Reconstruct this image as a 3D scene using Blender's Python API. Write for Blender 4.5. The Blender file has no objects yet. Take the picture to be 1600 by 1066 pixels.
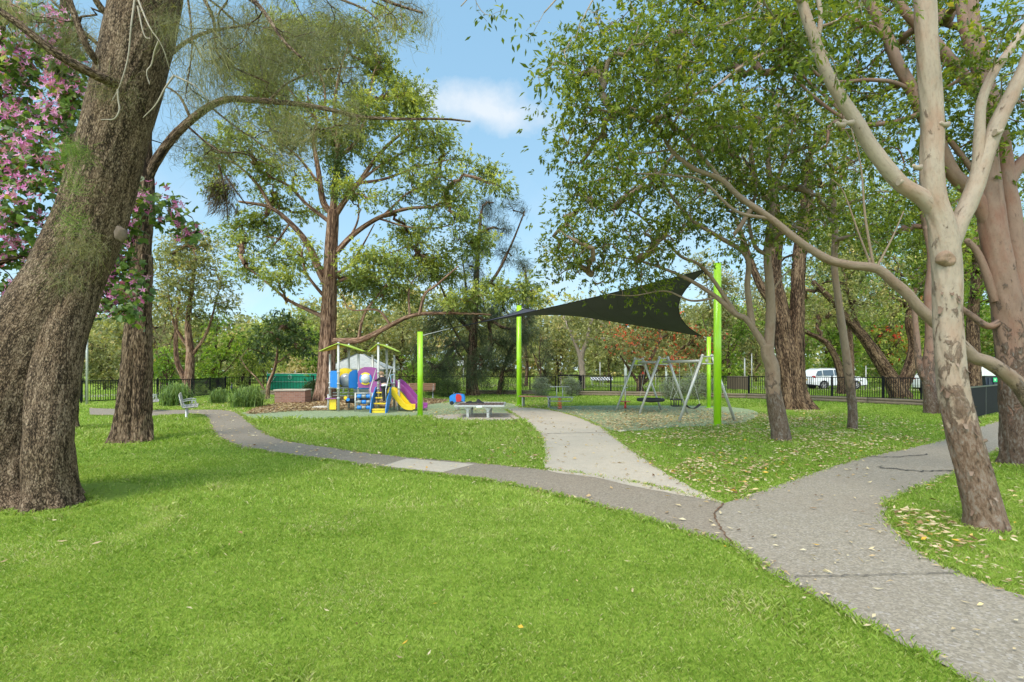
import bpy, math, random
import numpy as np
from mathutils import Vector, Matrix
R = math.radians
rng = np.random.default_rng(7)
random.seed(7)
scene = bpy.context.scene
COL = scene.collection

# ---------------- camera ----------------
F, HZ, EYE = 800.0, 577.0, 1.75          # focal length and horizon in photo pixels, eye height in metres
cam = bpy.data.objects.new('camera', bpy.data.cameras.new('camera'))
COL.objects.link(cam)
cam.location = (0, 0, EYE)
cam.rotation_euler = (R(90), 0, 0)
cam.data.sensor_width = 36.0
cam.data.lens = 36.0 * F / 1600.0
cam.data.shift_y = (HZ - 533.0) / 1600.0
cam.data.clip_start = 0.05
cam.data.clip_end = 2000
scene.camera = cam

# ---------------- light ----------------
SUN_EL, SUN_ROT = R(50), R(215)          # high soft sun from behind the camera, a little to the left
world = bpy.data.worlds.new('World')
scene.world = world
world.use_nodes = True
nt = world.node_tree
nt.nodes.clear()
def N(tree, typ, **kw):
    n = tree.nodes.new(typ)
    for k, v in kw.items():
        if k.startswith('i_'):
            n.inputs[k[2:].replace('_', ' ')].default_value = v
        else:
            setattr(n, k, v)
    return n
def L(tree, a, b): tree.links.new(a, b)
sky = N(nt, 'ShaderNodeTexSky', sky_type='NISHITA', sun_disc=False)
sky.sun_elevation = SUN_EL
sky.sun_rotation = SUN_ROT
sky.air_density = 1.0; sky.dust_density = 0.5; sky.ozone_density = 1.6
tc = N(nt, 'ShaderNodeTexCoord')
sep = N(nt, 'ShaderNodeSeparateXYZ')
L(nt, tc.outputs['Generated'], sep.inputs[0])
def M(op, a, b=None, c=None, clamp=False, tree=nt):
    n = tree.nodes.new('ShaderNodeMath'); n.operation = op; n.use_clamp = clamp
    for i, v in enumerate((a, b, c)):
        if v is None: continue
        if isinstance(v, (int, float)): n.inputs[i].default_value = v
        else: tree.links.new(v, n.inputs[i])
    return n.outputs[0]
X, Y, Z = sep.outputs
# added fill clouds, only behind the viewer, live on a flat layer overhead: direction / height
zc = M('MAXIMUM', Z, 0.03)
comb = N(nt, 'ShaderNodeCombineXYZ')
L(nt, M('DIVIDE', X, M('ADD', zc, 0.25)), comb.inputs[0]); L(nt, M('DIVIDE', Y, M('ADD', zc, 0.25)), comb.inputs[1])
no = N(nt, 'ShaderNodeTexNoise', i_Scale=1.9, i_Detail=8.0, i_Roughness=0.55)
L(nt, comb.outputs[0], no.inputs['Vector'])
cl = M('MULTIPLY', M('SUBTRACT', no.outputs['Fac'], 0.52, clamp=True), 4.0, clamp=True)
# one small cloud in front of the viewer, wisps low down
yc = M('MAXIMUM', Y, 0.05)
u = M('DIVIDE', M('SUBTRACT', M('DIVIDE', X, yc), -0.05), 0.19)
v0 = M('SUBTRACT', M('DIVIDE', Z, yc), 0.505)
v = M('DIVIDE', M('ADD', v0, M('MULTIPLY', u, 0.030)), 0.052)
rr = M('SQRT', M('ADD', M('POWER', M('ABSOLUTE', u), 2.0), M('POWER', M('ABSOLUTE', v), 2.0)))
no2 = N(nt, 'ShaderNodeTexNoise', i_Scale=9.0, i_Detail=7.0, i_Roughness=0.6)
L(nt, tc.outputs['Generated'], no2.inputs['Vector'])
blob = M('MULTIPLY', M('SUBTRACT', M('ADD', 1.05, M('MULTIPLY', M('SUBTRACT', no2.outputs['Fac'], 0.5), 2.6)), rr, clamp=True), 0.95, clamp=True)
front = M('GREATER_THAN', Y, 0.1)
blob = M('MULTIPLY', blob, front)
low = M('SUBTRACT', 1.0, M('DIVIDE', Z, 0.42), clamp=True)
lowc = M('MULTIPLY', M('MULTIPLY', M('POWER', low, 1.2), 0.8), M('MULTIPLY', M('SUBTRACT', no2.outputs['Fac'], 0.47, clamp=True), 3.5, clamp=True))
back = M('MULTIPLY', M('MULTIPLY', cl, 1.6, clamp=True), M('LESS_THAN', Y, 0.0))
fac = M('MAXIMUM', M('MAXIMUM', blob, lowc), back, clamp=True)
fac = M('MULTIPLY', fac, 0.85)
tint = N(nt, 'ShaderNodeMix', data_type='RGBA', blend_type='MULTIPLY'); tint.inputs[0].default_value = 1.0
L(nt, sky.outputs[0], tint.inputs[6]); tint.inputs[7].default_value = (1.25, 1.42, 1.28, 1)
# clear light-blue sky in front, paler low down; unseen broken cloud behind, overbright and warm as added fill light
hz = N(nt, 'ShaderNodeMix', data_type='RGBA'); L(nt, M('POWER', M('SUBTRACT', 1.0, M('MAXIMUM', Z, 0.0), clamp=True), 2.6), hz.inputs[0])
hz.inputs[6].default_value = (0.82, 1.55, 2.25, 1); hz.inputs[7].default_value = (1.55, 2.2, 2.6, 1)
fr = N(nt, 'ShaderNodeMix', data_type='RGBA'); L(nt, M('MULTIPLY', M('ADD', M('MULTIPLY', Y, 2.0), 0.6, clamp=True), 0.85), fr.inputs[0])
L(nt, tint.outputs[2], fr.inputs[6]); L(nt, hz.outputs[2], fr.inputs[7])
mix = N(nt, 'ShaderNodeMix', data_type='RGBA')
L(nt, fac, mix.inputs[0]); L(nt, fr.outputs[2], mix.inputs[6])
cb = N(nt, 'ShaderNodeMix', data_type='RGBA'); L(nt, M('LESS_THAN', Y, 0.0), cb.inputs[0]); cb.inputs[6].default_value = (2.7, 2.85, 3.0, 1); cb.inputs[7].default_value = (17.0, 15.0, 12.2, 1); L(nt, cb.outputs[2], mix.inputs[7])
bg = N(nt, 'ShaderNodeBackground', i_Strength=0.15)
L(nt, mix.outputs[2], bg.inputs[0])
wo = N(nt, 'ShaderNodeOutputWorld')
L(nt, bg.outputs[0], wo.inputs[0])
sun = bpy.data.objects.new('sun', bpy.data.lights.new('sun', 'SUN'))
COL.objects.link(sun)
sun.data.energy = 1.5
sun.data.angle = R(26)
sun.data.color = (1.0, 0.92, 0.80)
# the sky's sun direction: rotation measured from +Y towards +X
sd = Vector((math.sin(SUN_ROT) * math.cos(SUN_EL), math.cos(SUN_ROT) * math.cos(SUN_EL), math.sin(SUN_EL)))
sun.rotation_euler = (-sd).to_track_quat('-Z', 'Y').to_euler()
scene.view_settings.view_transform = 'Standard'
scene.view_settings.look = 'None'
scene.view_settings.gamma = 1.0
scene.view_settings.exposure = 1.2
scene.cycles.max_bounces = 8
scene.cycles.diffuse_bounces = 4
scene.cycles.transparent_max_bounces = 8

# ---------------- placing helpers ----------------
def P(px, py, d):
    """photo pixel seen at distance d -> world point"""
    return np.array([(px - 800.0) * d / F, d, EYE + (HZ - py) * d / F])
def D(py): return EYE * F / (py - HZ)
def G(px, py):
    d = D(py)
    return np.array([(px - 800.0) * d / F, d])
def smooth(a, b, x):
    t = np.clip((x - a) / (b - a), 0, 1); return t * t * (3 - 2 * t)
def gz(x, y):
    """ground height: level park, the playing field beyond the left fence lies lower"""
    return -1.3 * smooth(41, 56, y) * smooth(-12, -22, x)

# ---------------- tagging ----------------
def tag(o, label=None, cat=None, group=None, kind=None):
    if label: o['label'] = label
    if cat: o['category'] = cat
    if group: o['group'] = group
    if kind: o['kind'] = kind
    return o
def thing(name, label, cat, loc=(0, 0, 0), rz=0.0, group=None):
    o = bpy.data.objects.new(name, None)
    o.empty_display_size = 0.3
    COL.objects.link(o)
    o.location = [float(c) for c in loc]; o.rotation_euler = (0, 0, rz)
    return tag(o, label, cat, group)
def raw(name, V, Fc, mat, parent=None, smooth_shade=False, attrs=None, world_coords=True, flen=None):
    """V (n,3); Fc (m,k) array of equal-size faces, or a list of faces"""
    me = bpy.data.meshes.new(name)
    V = np.asarray(V, dtype=np.float32)
    if parent is not None and world_coords:
        V = V - np.array(parent_origin(parent), dtype=np.float32)
    if isinstance(Fc, np.ndarray):
        m, k = Fc.shape
        me.vertices.add(len(V)); me.vertices.foreach_set('co', V.ravel())
        me.loops.add(m * k); me.loops.foreach_set('vertex_index', Fc.astype(np.int32).ravel())
        me.polygons.add(m)
        me.polygons.foreach_set('loop_start', np.arange(0, m * k, k, dtype=np.int32))
        me.polygons.foreach_set('loop_total', np.full(m, k, dtype=np.int32))
        me.update(calc_edges=True)
    else:
        me.from_pydata([tuple(map(float, v)) for v in V], [], [tuple(map(int, f)) for f in Fc]); me.update()
    if smooth_shade: me.polygons.foreach_set('use_smooth', np.ones(len(me.polygons), dtype=bool))
    if attrs:
        for k_, (dom, a) in attrs.items():
            at = me.attributes.new(k_, 'FLOAT', dom); at.data.foreach_set('value', np.asarray(a, dtype=np.float32))
    me.materials.append(mat)
    o = bpy.data.objects.new(name, me)
    COL.objects.link(o)
    if parent is not None: o.parent = parent
    return o
def parent_origin(p):
    v = Vector((0, 0, 0))
    while p is not None:
        v += p.location; p = p.parent
    return v

class MB:
    """collects shapes for ONE mesh (in the thing's own axes)"""
    def __init__(s): s.v = []; s.f = []; s.sm = []
    def add(s, V, Fc, sm=False):
        o = len(s.v); s.v.extend([tuple(map(float, p)) for p in V]); s.f.extend([tuple(int(i) + o for i in f) for f in Fc]); s.sm.extend([sm] * len(Fc)); return s
    def box(s, c, sz, rz=0, ry=0, rx=0, bev=0.0):
        x, y, z = [q / 2 for q in sz]
        m = Matrix.Rotation(rz, 3, 'Z') @ Matrix.Rotation(ry, 3, 'Y') @ Matrix.Rotation(rx, 3, 'X')
        if bev <= 0:
            V = [m @ Vector((i * x, j * y, k * z)) + Vector(c) for i in (-1, 1) for j in (-1, 1) for k in (-1, 1)]
            return s.add(V, [(0, 1, 3, 2), (4, 6, 7, 5), (0, 4, 5, 1), (2, 3, 7, 6), (0, 2, 6, 4), (1, 5, 7, 3)])
        import bmesh
        bm = bmesh.new(); bmesh.ops.create_cube(bm, size=1.0)
        for v in bm.verts: v.co = Vector((v.co.x * 2 * x, v.co.y * 2 * y, v.co.z * 2 * z))
        bmesh.ops.bevel(bm, geom=list(bm.edges), offset=bev, segments=2, affect='EDGES', profile=0.5)
        bm.verts.index_update()
        V = [m @ v.co + Vector(c) for v in bm.verts]; Fc = [[v.index for v in f.verts] for f in bm.faces]
        bm.free(); return s.add(V, Fc)
    def tube(s, pts, r, n=8, cap=True, close=False):
        pts = [Vector(p) for p in pts]; k = len(pts)
        rs = r if hasattr(r, '__len__') else [r] * k
        V = []; Fc = []
        nrm = None
        for i, p in enumerate(pts):
            a = pts[(i - 1) % k] if (i > 0 or close) else p
            b = pts[(i + 1) % k] if (i < k - 1 or close) else p
            t = (b - a).normalized()
            if nrm is None:
                nrm = t.orthogonal().normalized()
                if abs(t.z) < 0.99: nrm = (Vector((0, 0, 1)) - t * t.z).normalized()
            nrm = (nrm - t * nrm.dot(t)).normalized()
            bb = t.cross(nrm)
            for j in range(n):
                w = 2 * math.pi * j / n
                V.append(p + (nrm * math.cos(w) + bb * math.sin(w)) * rs[i])
        rng_ = range(k if close else k - 1)
        for i in rng_:
            for j in range(n):
                a = i * n + j; b = i * n + (j + 1) % n; c = ((i + 1) % k) * n
                Fc.append((a, b, c + (j + 1) % n, c + j))
        s.add(V, Fc, True)
        if cap and not close:
            o = len(s.v) - len(V)
            s.f.append(tuple(o + j for j in range(n))[::-1]); s.f.append(tuple(o + (k - 1) * n + j for j in range(n))); s.sm += [False, False]
        return s
    def prism(s, poly, axis, a, b):
        """extrude the 2-D outline poly along axis (0,1,2) from a to b"""
        def q(p, t):
            if axis == 0: return (t, p[0], p[1])
            if axis == 1: return (p[0], t, p[1])
            return (p[0], p[1], t)
        n = len(poly)
        V = [q(p, a) for p in poly] + [q(p, b) for p in poly]
        Fc = [tuple(range(n))[::-1], tuple(range(n, 2 * n))] + [(i, (i + 1) % n, n + (i + 1) % n, n + i) for i in range(n)]
        return s.add(V, Fc)
    def sphere(s, c, r, nu=12, nv=8, sc=(1, 1, 1), v0=0.0, v1=1.0):
        V = []; Fc = []
        for i in range(nv + 1):
            th = math.pi * (v0 + (v1 - v0) * i / nv)
            for j in range(nu):
                ph = 2 * math.pi * j / nu
                V.append((c[0] + r * sc[0] * math.sin(th) * math.cos(ph), c[1] + r * sc[1] * math.sin(th) * math.sin(ph), c[2] + r * sc[2] * math.cos(th)))
        for i in range(nv):
            for j in range(nu):
                Fc.append((i * nu + j, (i + 1) * nu + j, (i + 1) * nu + (j + 1) % nu, i * nu + (j + 1) % nu))
        return s.add(V, Fc, True)
    def build(s, name, mat, parent=None, label=None):
        me = bpy.data.meshes.new(name)
        me.from_pydata(s.v, [], s.f); me.update()
        me.polygons.foreach_set('use_smooth', s.sm)
        me.materials.append(mat)
        import bmesh
        bm = bmesh.new(); bm.from_mesh(me); bmesh.ops.recalc_face_normals(bm, faces=bm.faces); bm.to_mesh(me); bm.free()
        o = bpy.data.objects.new(name, me); COL.objects.link(o)
        if parent is not None: o.parent = parent
        if label: o['label'] = label
        return o
def copy_tree(o, parent=None):
    kids = [c for c in bpy.data.objects if c.parent == o]
    c = o.copy(); COL.objects.link(c)
    if parent is not None: c.parent = parent
    for k in kids: copy_tree(k, c)
    return c

# ---------------- materials ----------------
MATS = {}
def newmat(name):
    m = bpy.data.materials.new(name); m.use_nodes = True
    m.node_tree.nodes.clear(); MATS[name] = m
    return m, m.node_tree
def ramp(t, fac, stops):
    n = t.nodes.new('ShaderNodeValToRGB'); e = n.color_ramp.elements
    e[0].position = stops[0][0]; e[0].color = (*stops[0][1], 1)
    e[1].position = stops[-1][0]; e[1].color = (*stops[-1][1], 1)
    for p, c in stops[1:-1]:
        q = e.new(p); q.color = (*c, 1)
    t.links.new(fac, n.inputs[0]); return n.outputs[0]
def noise(t, scale, detail=5, rough=0.55, vec=None, sc=None, dist=0.0):
    if vec is None: vec = N(t, 'ShaderNodeTexCoord').outputs['Object']
    if sc is not None:
        mp = N(t, 'ShaderNodeMapping'); mp.inputs['Scale'].default_value = sc
        t.links.new(vec, mp.inputs[0]); vec = mp.outputs[0]
    n = N(t, 'ShaderNodeTexNoise'); n.inputs['Scale'].default_value = scale; n.inputs['Detail'].default_value = detail
    n.inputs['Roughness'].default_value = rough; n.inputs['Distortion'].default_value = dist
    t.links.new(vec, n.inputs['Vector']); return n.outputs['Fac']
def mixc(t, fac, a, b, mode='MIX'):
    n = N(t, 'ShaderNodeMix', data_type='RGBA', blend_type=mode)
    for s_, i in ((fac, 0), (a, 6), (b, 7)):
        if isinstance(s_, (int, float)): n.inputs[i].default_value = s_
        elif isinstance(s_, tuple): n.inputs[i].default_value = (*s_, 1)
        else: t.links.new(s_, n.inputs[i])
    return n.outputs[2]
def finish(t, col, rough=0.6, metal=0.0, bump=None, bstr=0.3, bdist=0.01, transl=None, spec=0.5, coat=0.0, alpha=None):
    p = N(t, 'ShaderNodeBsdfPrincipled')
    if isinstance(col, tuple): p.inputs['Base Color'].default_value = (*col, 1)
    else: t.links.new(col, p.inputs['Base Color'])
    if isinstance(rough, (int, float)): p.inputs['Roughness'].default_value = rough
    else: t.links.new(rough, p.inputs['Roughness'])
    p.inputs['Metallic'].default_value = metal
    p.inputs['Specular IOR Level'].default_value = spec
    p.inputs['Coat Weight'].default_value = coat
    if bump is not None:
        b = N(t, 'ShaderNodeBump'); b.inputs['Strength'].default_value = bstr; b.inputs['Distance'].default_value = bdist
        t.links.new(bump, b.inputs['Height']); t.links.new(b.outputs[0], p.inputs['Normal'])
    out = N(t, 'ShaderNodeOutputMaterial'); s_ = p.outputs[0]
    if transl:
        tr = N(t, 'ShaderNodeBsdfTranslucent')
        if isinstance(col, tuple): tr.inputs[0].default_value = (*col, 1)
        else: t.links.new(mixc(t, 1.0, col, (1.25, 1.2, 0.55), 'MULTIPLY'), tr.inputs[0])
        mx = N(t, 'ShaderNodeMixShader'); mx.inputs[0].default_value = transl
        t.links.new(s_, mx.inputs[1]); t.links.new(tr.outputs[0], mx.inputs[2]); s_ = mx.outputs[0]
    t.links.new(s_, out.inputs[0])
def plain(name, col, rough=0.5, metal=0.0, var=0.12, scale=6.0, bump=0.0, coat=0.0, spec=0.5):
    m, t = newmat(name)
    n = noise(t, scale, 6, 0.6)
    c = mixc(t, n, tuple(x * (1 - var) for x in col), tuple(min(1, x * (1 + var)) for x in col))
    n2 = noise(t, scale * 9, 3, 0.6)
    finish(t, c, rough, metal, n2 if bump else None, bump, 0.004, coat=coat, spec=spec)
    return m
def leafmat(name, stops, transl=0.35, rough=0.5, spec=0.35):
    m, t = newmat(name)
    a = N(t, 'ShaderNodeAttribute'); a.attribute_name = 'tint'
    finish(t, ramp(t, a.outputs['Fac'], stops), rough, transl=transl, spec=spec)
    return m
def barkvec(t):
    n = N(t, 'ShaderNodeAttribute'); n.attribute_name = 'bark'; return n.outputs['Vector']
def barkmat(name, dark, mid, light, scale=9.0, stretch=0.22, bstr=0.9, bdist=0.03, vert=0.5):
    """plates and furrows that follow the trunk (the attribute «bark» runs round and along it)"""
    m, t = newmat(name)
    oc = barkvec(t)
    mp = N(t, 'ShaderNodeMapping'); mp.inputs['Scale'].default_value = (1, 1, stretch); t.links.new(oc, mp.inputs[0])
    wob = N(t, 'ShaderNodeTexNoise'); wob.inputs['Scale'].default_value = scale * 0.9; wob.inputs['Detail'].default_value = 4; t.links.new(mp.outputs[0], wob.inputs['Vector'])
    av = N(t, 'ShaderNodeVectorMath', operation='MULTIPLY_ADD'); t.links.new(wob.outputs['Color'], av.inputs[0])
    av.inputs[1].default_value = (2.4 / scale,) * 3; t.links.new(mp.outputs[0], av.inputs[2])
    vo = N(t, 'ShaderNodeTexVoronoi', feature='DISTANCE_TO_EDGE'); vo.inputs['Scale'].default_value = scale; t.links.new(av.outputs[0], vo.inputs['Vector'])
    vc = N(t, 'ShaderNodeTexVoronoi'); vc.inputs['Scale'].default_value = scale; t.links.new(av.outputs[0], vc.inputs['Vector'])
    sc_ = N(t, 'ShaderNodeSeparateColor'); t.links.new(vc.outputs['Color'], sc_.inputs[0])
    crack = M('POWER', M('MULTIPLY', vo.outputs['Distance'], 3.0, clamp=True, tree=t), 0.8, tree=t)
    fine = noise(t, scale * 3, 8, 0.7, vec=oc, sc=(1, 1, stretch * 0.7))
    furrow = noise(t, scale * 0.42, 5, 0.6, vec=oc, sc=(1, 1, stretch * 0.35))
    big = noise(t, 1.6, 5, 0.65, vec=oc)
    h = M('ADD', M('MULTIPLY', crack, M('ADD', 0.22, M('MULTIPLY', sc_.outputs[0], 0.30, tree=t), tree=t), tree=t), M('MULTIPLY', M('SUBTRACT', fine, 0.26, tree=t), 1.25, tree=t), tree=t)
    h = M('ADD', h, M('MULTIPLY', M('SUBTRACT', furrow, 0.5, tree=t), vert * 2.2, tree=t), tree=t)
    c = ramp(t, h, [(0.30, dark), (0.48, mid), (0.74, light)])
    c = mixc(t, M('MULTIPLY', M('SUBTRACT', big, 0.42, clamp=True, tree=t), 3.0, clamp=True, tree=t), c, mixc(t, 1.0, c, (0.62, 0.56, 0.50), 'MULTIPLY'))
    finish(t, c, 0.9, bump=h, bstr=bstr, bdist=bdist, spec=0.15)
    return m
def smoothbark(name, pale, pink, brown, low_z=1.6, grey=(0.2, 0.18, 0.16)):
    """smooth gum bark: pale above, flaking brown and rough towards the foot"""
    m, t = newmat(name)
    oc = N(t, 'ShaderNodeTexCoord').outputs['Object']
    sp = N(t, 'ShaderNodeSeparateXYZ'); t.links.new(oc, sp.inputs[0])
    bv = barkvec(t)
    n1 = noise(t, 3.2, 6, 0.6, vec=bv, sc=(1, 1, 0.35)); n2 = noise(t, 9.0, 8, 0.66, vec=bv, sc=(1, 1, 0.5), dist=0.5); n3 = noise(t, 42, 6, 0.68, vec=bv, sc=(1, 1, 0.4))
    n4 = noise(t, 16, 6, 0.7, vec=bv, sc=(1, 1, 0.55), dist=0.3)
    c = ramp(t, n1, [(0.32, pink), (0.5, pale), (0.7, tuple(x * 0.72 for x in pale))])
    c = mixc(t, M('MULTIPLY', M('SUBTRACT', n4, 0.55, clamp=True, tree=t), 5.0, clamp=True, tree=t), c, mixc(t, 0.65, c, pink))
    n6 = noise(t, 5.5, 7, 0.7, vec=bv, sc=(1, 1, 0.12), dist=0.4)
    c = mixc(t, M('MULTIPLY', M('SUBTRACT', n6, 0.54, clamp=True, tree=t), 5.0, clamp=True, tree=t), c, mixc(t, 0.7, c, tuple(x * 0.62 for x in pink)))
    amount = M('MAXIMUM', M('MULTIPLY', M('SUBTRACT', low_z, sp.outputs[2], tree=t), 1.0 / low_z, tree=t), -0.04, tree=t)          # rougher the nearer the foot
    f = M('MULTIPLY', M('ADD', M('SUBTRACT', n2, 0.62, tree=t), M('MULTIPLY', amount, 0.36, tree=t), tree=t), 9.0, clamp=True, tree=t)
    n5 = noise(t, 20, 8, 0.75, vec=bv, sc=(1, 1, 0.42), dist=0.6)
    pl_h = M('ADD', M('MULTIPLY', n5, 0.75, tree=t), M('MULTIPLY', n3, 0.5, tree=t), tree=t)
    rough_c = ramp(t, pl_h, [(0.48, tuple(x * 0.3 for x in brown)), (0.62, brown), (0.80, grey)])
    c = mixc(t, f, c, rough_c)
    c = mixc(t, M('MULTIPLY', M('SUBTRACT', n3, 0.50, clamp=True, tree=t), 2.6, clamp=True, tree=t), c, mixc(t, 0.6, c, tuple(x * 0.6 for x in brown)))
    n7 = noise(t, 11, 5, 0.6, vec=bv, sc=(1, 1, 2.6))
    c = mixc(t, M('MULTIPLY', M('SUBTRACT', n7, 0.62, clamp=True, tree=t), 5.0, clamp=True, tree=t), c, mixc(t, 0.5, c, tuple(x * 0.7 for x in brown)))
    edge = M('SUBTRACT', 1.0, M('ABSOLUTE', M('SUBTRACT', M('MULTIPLY', f, 2.0, tree=t), 1.0, tree=t), tree=t), tree=t)
    c = mixc(t, M('MULTIPLY', edge, 0.55, tree=t), c, tuple(x * 0.55 for x in brown))
    h = M('ADD', M('MULTIPLY', f, M('ADD', 0.5, pl_h, tree=t), tree=t), M('ADD', M('MULTIPLY', n3, 0.30, tree=t), M('MULTIPLY', n4, 0.30, tree=t), tree=t), tree=t)
    finish(t, c, 0.7, bump=h, bstr=0.8, bdist=0.012, spec=0.3)
    return m

# ---------------- ground ----------------
def crom(pts, k=8, closed=False):
    pts = np.asarray(pts, dtype=float); n = len(pts); out = []
    for i in range(n if closed else n - 1):
        p1, p2 = pts[i], pts[(i + 1) % n]
        p0 = pts[(i - 1) % n] if (closed or i > 0) else 2 * p1 - p2
        p3 = pts[(i + 2) % n] if (closed or i + 2 < n) else 2 * p2 - p1
        for j in range(k):
            t = j / k
            out.append(0.5 * ((2 * p1) + (-p0 + p2) * t + (2 * p0 - 5 * p1 + 4 * p2 - p3) * t * t + (-p0 + 3 * p1 - 3 * p2 + p3) * t ** 3))
    if not closed: out.append(pts[-1])
    return np.array(out)
def gpts(px): return np.array([G(x, y) for x, y in px])
def wobble(poly, amp, seed):
    r = np.random.default_rng(seed); n = len(poly)
    return poly + r.normal(0, amp, poly.shape)
near_l = gpts([(140, 650), (230, 651), (300, 648), (318, 652), (324, 664), (332, 680), (352, 693), (400, 705), (470, 716), (530, 723), (600, 733), (700, 745), (800, 759), (900, 782), (1000, 810), (1100, 841), (1150, 857), (1200, 893), (1300, 948), (1400, 1003), (1530, 1075), (1750, 1230)])
right_e = gpts([(1900, 1010), (1700, 962), (1600, 934), (1530, 908), (1450, 872), (1405, 838), (1388, 812), (1384, 795), (1398, 780), (1440, 762), (1500, 738), (1550, 712), (1600, 690), (1700, 665), (1900, 648)])
far_r = gpts([(1900, 636), (1700, 642), (1600, 650), (1540, 664), (1480, 686), (1400, 705), (1350, 716), (1280, 737), (1200, 765), (1132, 788)])
far_l = gpts([(1125, 787), (1000, 757), (900, 740), (860, 736), (800, 730), (740, 724), (640, 716), (560, 707), (500, 698), (450, 690), (420, 680), (392, 661), (372, 646), (345, 641), (300, 641), (230, 641), (140, 638)])
asphalt_poly = np.vstack([crom(near_l, 6), crom(right_e, 6), crom(far_r, 6), crom(far_l, 6)])
conc_l = gpts([(1128, 787.5), (1000, 764), (930, 748), (855, 736), (852, 710), (845, 685), (828, 665), (806, 650), (790, 640)])
conc_r = gpts([(815, 637.5), (850, 640), (895, 650), (935, 666), (960, 684), (1000, 714), (1060, 752), (1128, 787.5)])
conc_poly = np.vstack([crom(conc_l, 6), crom(conc_r, 6)])
pad_poly = crom(gpts([(670, 651), (715, 648), (770, 646), (806, 648), (822, 656), (790, 658), (730, 657.5), (690, 656)]), 4, True)
patch_poly = gpts([(597, 730), (636, 718), (742, 727), (690, 740)])
soft_l = crom(gpts([(375, 646), (420, 642), (480, 641), (560, 638), (640, 635.5), (700, 629), (760, 628), (800, 631), (812, 640), (806, 649), (740, 650), (660, 651), (600, 652), (500, 655), (400, 655)]), 4, True)
soft_r = crom(gpts([(855, 637), (900, 634.5), (1000, 634), (1110, 635), (1170, 640), (1185, 650), (1145, 663), (1060, 668), (985, 674), (945, 670), (905, 652)]), 4, True)
mulch_poly = crom(gpts([(418, 634), (460, 627), (520, 621), (600, 620), (665, 623), (700, 626), (660, 634), (560, 641), (470, 643), (420, 646), (385, 648), (395, 640)]), 4, True)

def tri_sheet(name, poly, z, mat, kind='structure', label=None):
    from mathutils.geometry import tessellate_polygon
    v3 = [Vector((p[0], p[1], 0)) for p in poly]
    tr = tessellate_polygon([v3])
    V = [(p[0], p[1], z) for p in poly]; Fc = []
    for a, b, c in tr:
        A, B, Cc = (np.array(V[i][:2]) for i in (a, b, c))
        s = (B[0] - A[0]) * (Cc[1] - A[1]) - (B[1] - A[1]) * (Cc[0] - A[0])
        Fc.append((a, b, c) if s > 0 else (a, c, b))
    o = raw(name, V, Fc, mat); tag(o, label=label, kind=kind); return o
def inside(poly, x, y):
    r = np.zeros(len(x), dtype=bool); n = len(poly); j = n - 1
    for i in range(n):
        xi, yi = poly[i]; xj, yj = poly[j]
        if yi != yj:
            c = ((yi > y) != (yj > y)) & (x < (xj - xi) * (y - yi) / (yj - yi) + xi)
            r ^= c
        j = i
    return r
def vnoise(x, y, s, seed=0):
    """value noise, smooth, 0..1"""
    r = np.random.default_rng(seed); T = r.random((256, 256))
    x = x * s + 1000.3; y = y * s + 1000.7
    xi = np.floor(x).astype(int); yi = np.floor(y).astype(int); fx = x - xi; fy = y - yi
    fx = fx * fx * (3 - 2 * fx); fy = fy * fy * (3 - 2 * fy)
    g = lambda a, b: T[a % 256, b % 256]
    return (g(xi, yi) * (1 - fx) + g(xi + 1, yi) * fx) * (1 - fy) + (g(xi, yi + 1) * (1 - fx) + g(xi + 1, yi + 1) * fx) * fy

# materials of the ground
m, t = newmat('turf')
n1 = noise(t, 0.35, 5, 0.6); n2 = noise(t, 14, 6, 0.7); n3 = noise(t, 90, 4, 0.6)
c = ramp(t, n2, [(0.3, (0.14, 0.18, 0.03)), (0.55, (0.22, 0.31, 0.04)), (0.75, (0.32, 0.34, 0.09))])
c = mixc(t, M('MULTIPLY', M('SUBTRACT', n1, 0.5, clamp=True, tree=t), 2.0, tree=t), c, (0.16, 0.27, 0.03))
finish(t, c, 0.9, bump=n3, bstr=0.6, bdist=0.02, spec=0.1); m_turf = m
def aggregate(name, base, var, spot, patchcol, sc=150):
    m, t = newmat(name)
    n1 = noise(t, 0.7, 6, 0.62); n2 = noise(t, sc, 3, 0.7); n3 = noise(t, 9, 6, 0.65)
    vo = N(t, 'ShaderNodeTexVoronoi'); vo.inputs['Scale'].default_value = sc * 0.55
    t.links.new(N(t, 'ShaderNodeTexCoord').outputs['Object'], vo.inputs['Vector'])
    wn = N(t, 'ShaderNodeSeparateColor'); t.links.new(vo.outputs['Color'], wn.inputs[0])
    c = ramp(t, wn.outputs[0], [(0.0, tuple(x * (1 - var) for x in base)), (0.5, base), (0.85, tuple(x * (1 + var) for x in base)), (1.0, spot)])
    c = mixc(t, M('MULTIPLY', M('SUBTRACT', n1, 0.42, clamp=True, tree=t), 2.2, clamp=True, tree=t), c, mixc(t, 0.5, c, patchcol))
    c = mixc(t, M('MULTIPLY', M('SUBTRACT', n3, 0.5, clamp=True, tree=t), 1.4, clamp=True, tree=t), c, mixc(t, 1.0, c, (0.72, 0.7, 0.68), 'MULTIPLY'))
    finish(t, c, 0.9, bump=n2, bstr=0.5, bdist=0.004, spec=0.25); return m
m_asph = aggregate('worn_asphalt', (0.268, 0.228, 0.170), 0.24, (0.36, 0.32, 0.28), (0.25, 0.20, 0.15), 110)
m_asph2 = aggregate('old_asphalt', (0.240, 0.198, 0.146), 0.24, (0.3, 0.26, 0.22), (0.25, 0.19, 0.135), 110)
m_conc = aggregate('concrete', (0.47, 0.395, 0.30), 0.12, (0.40, 0.38, 0.34), (0.24, 0.23, 0.205), 160)
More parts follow.
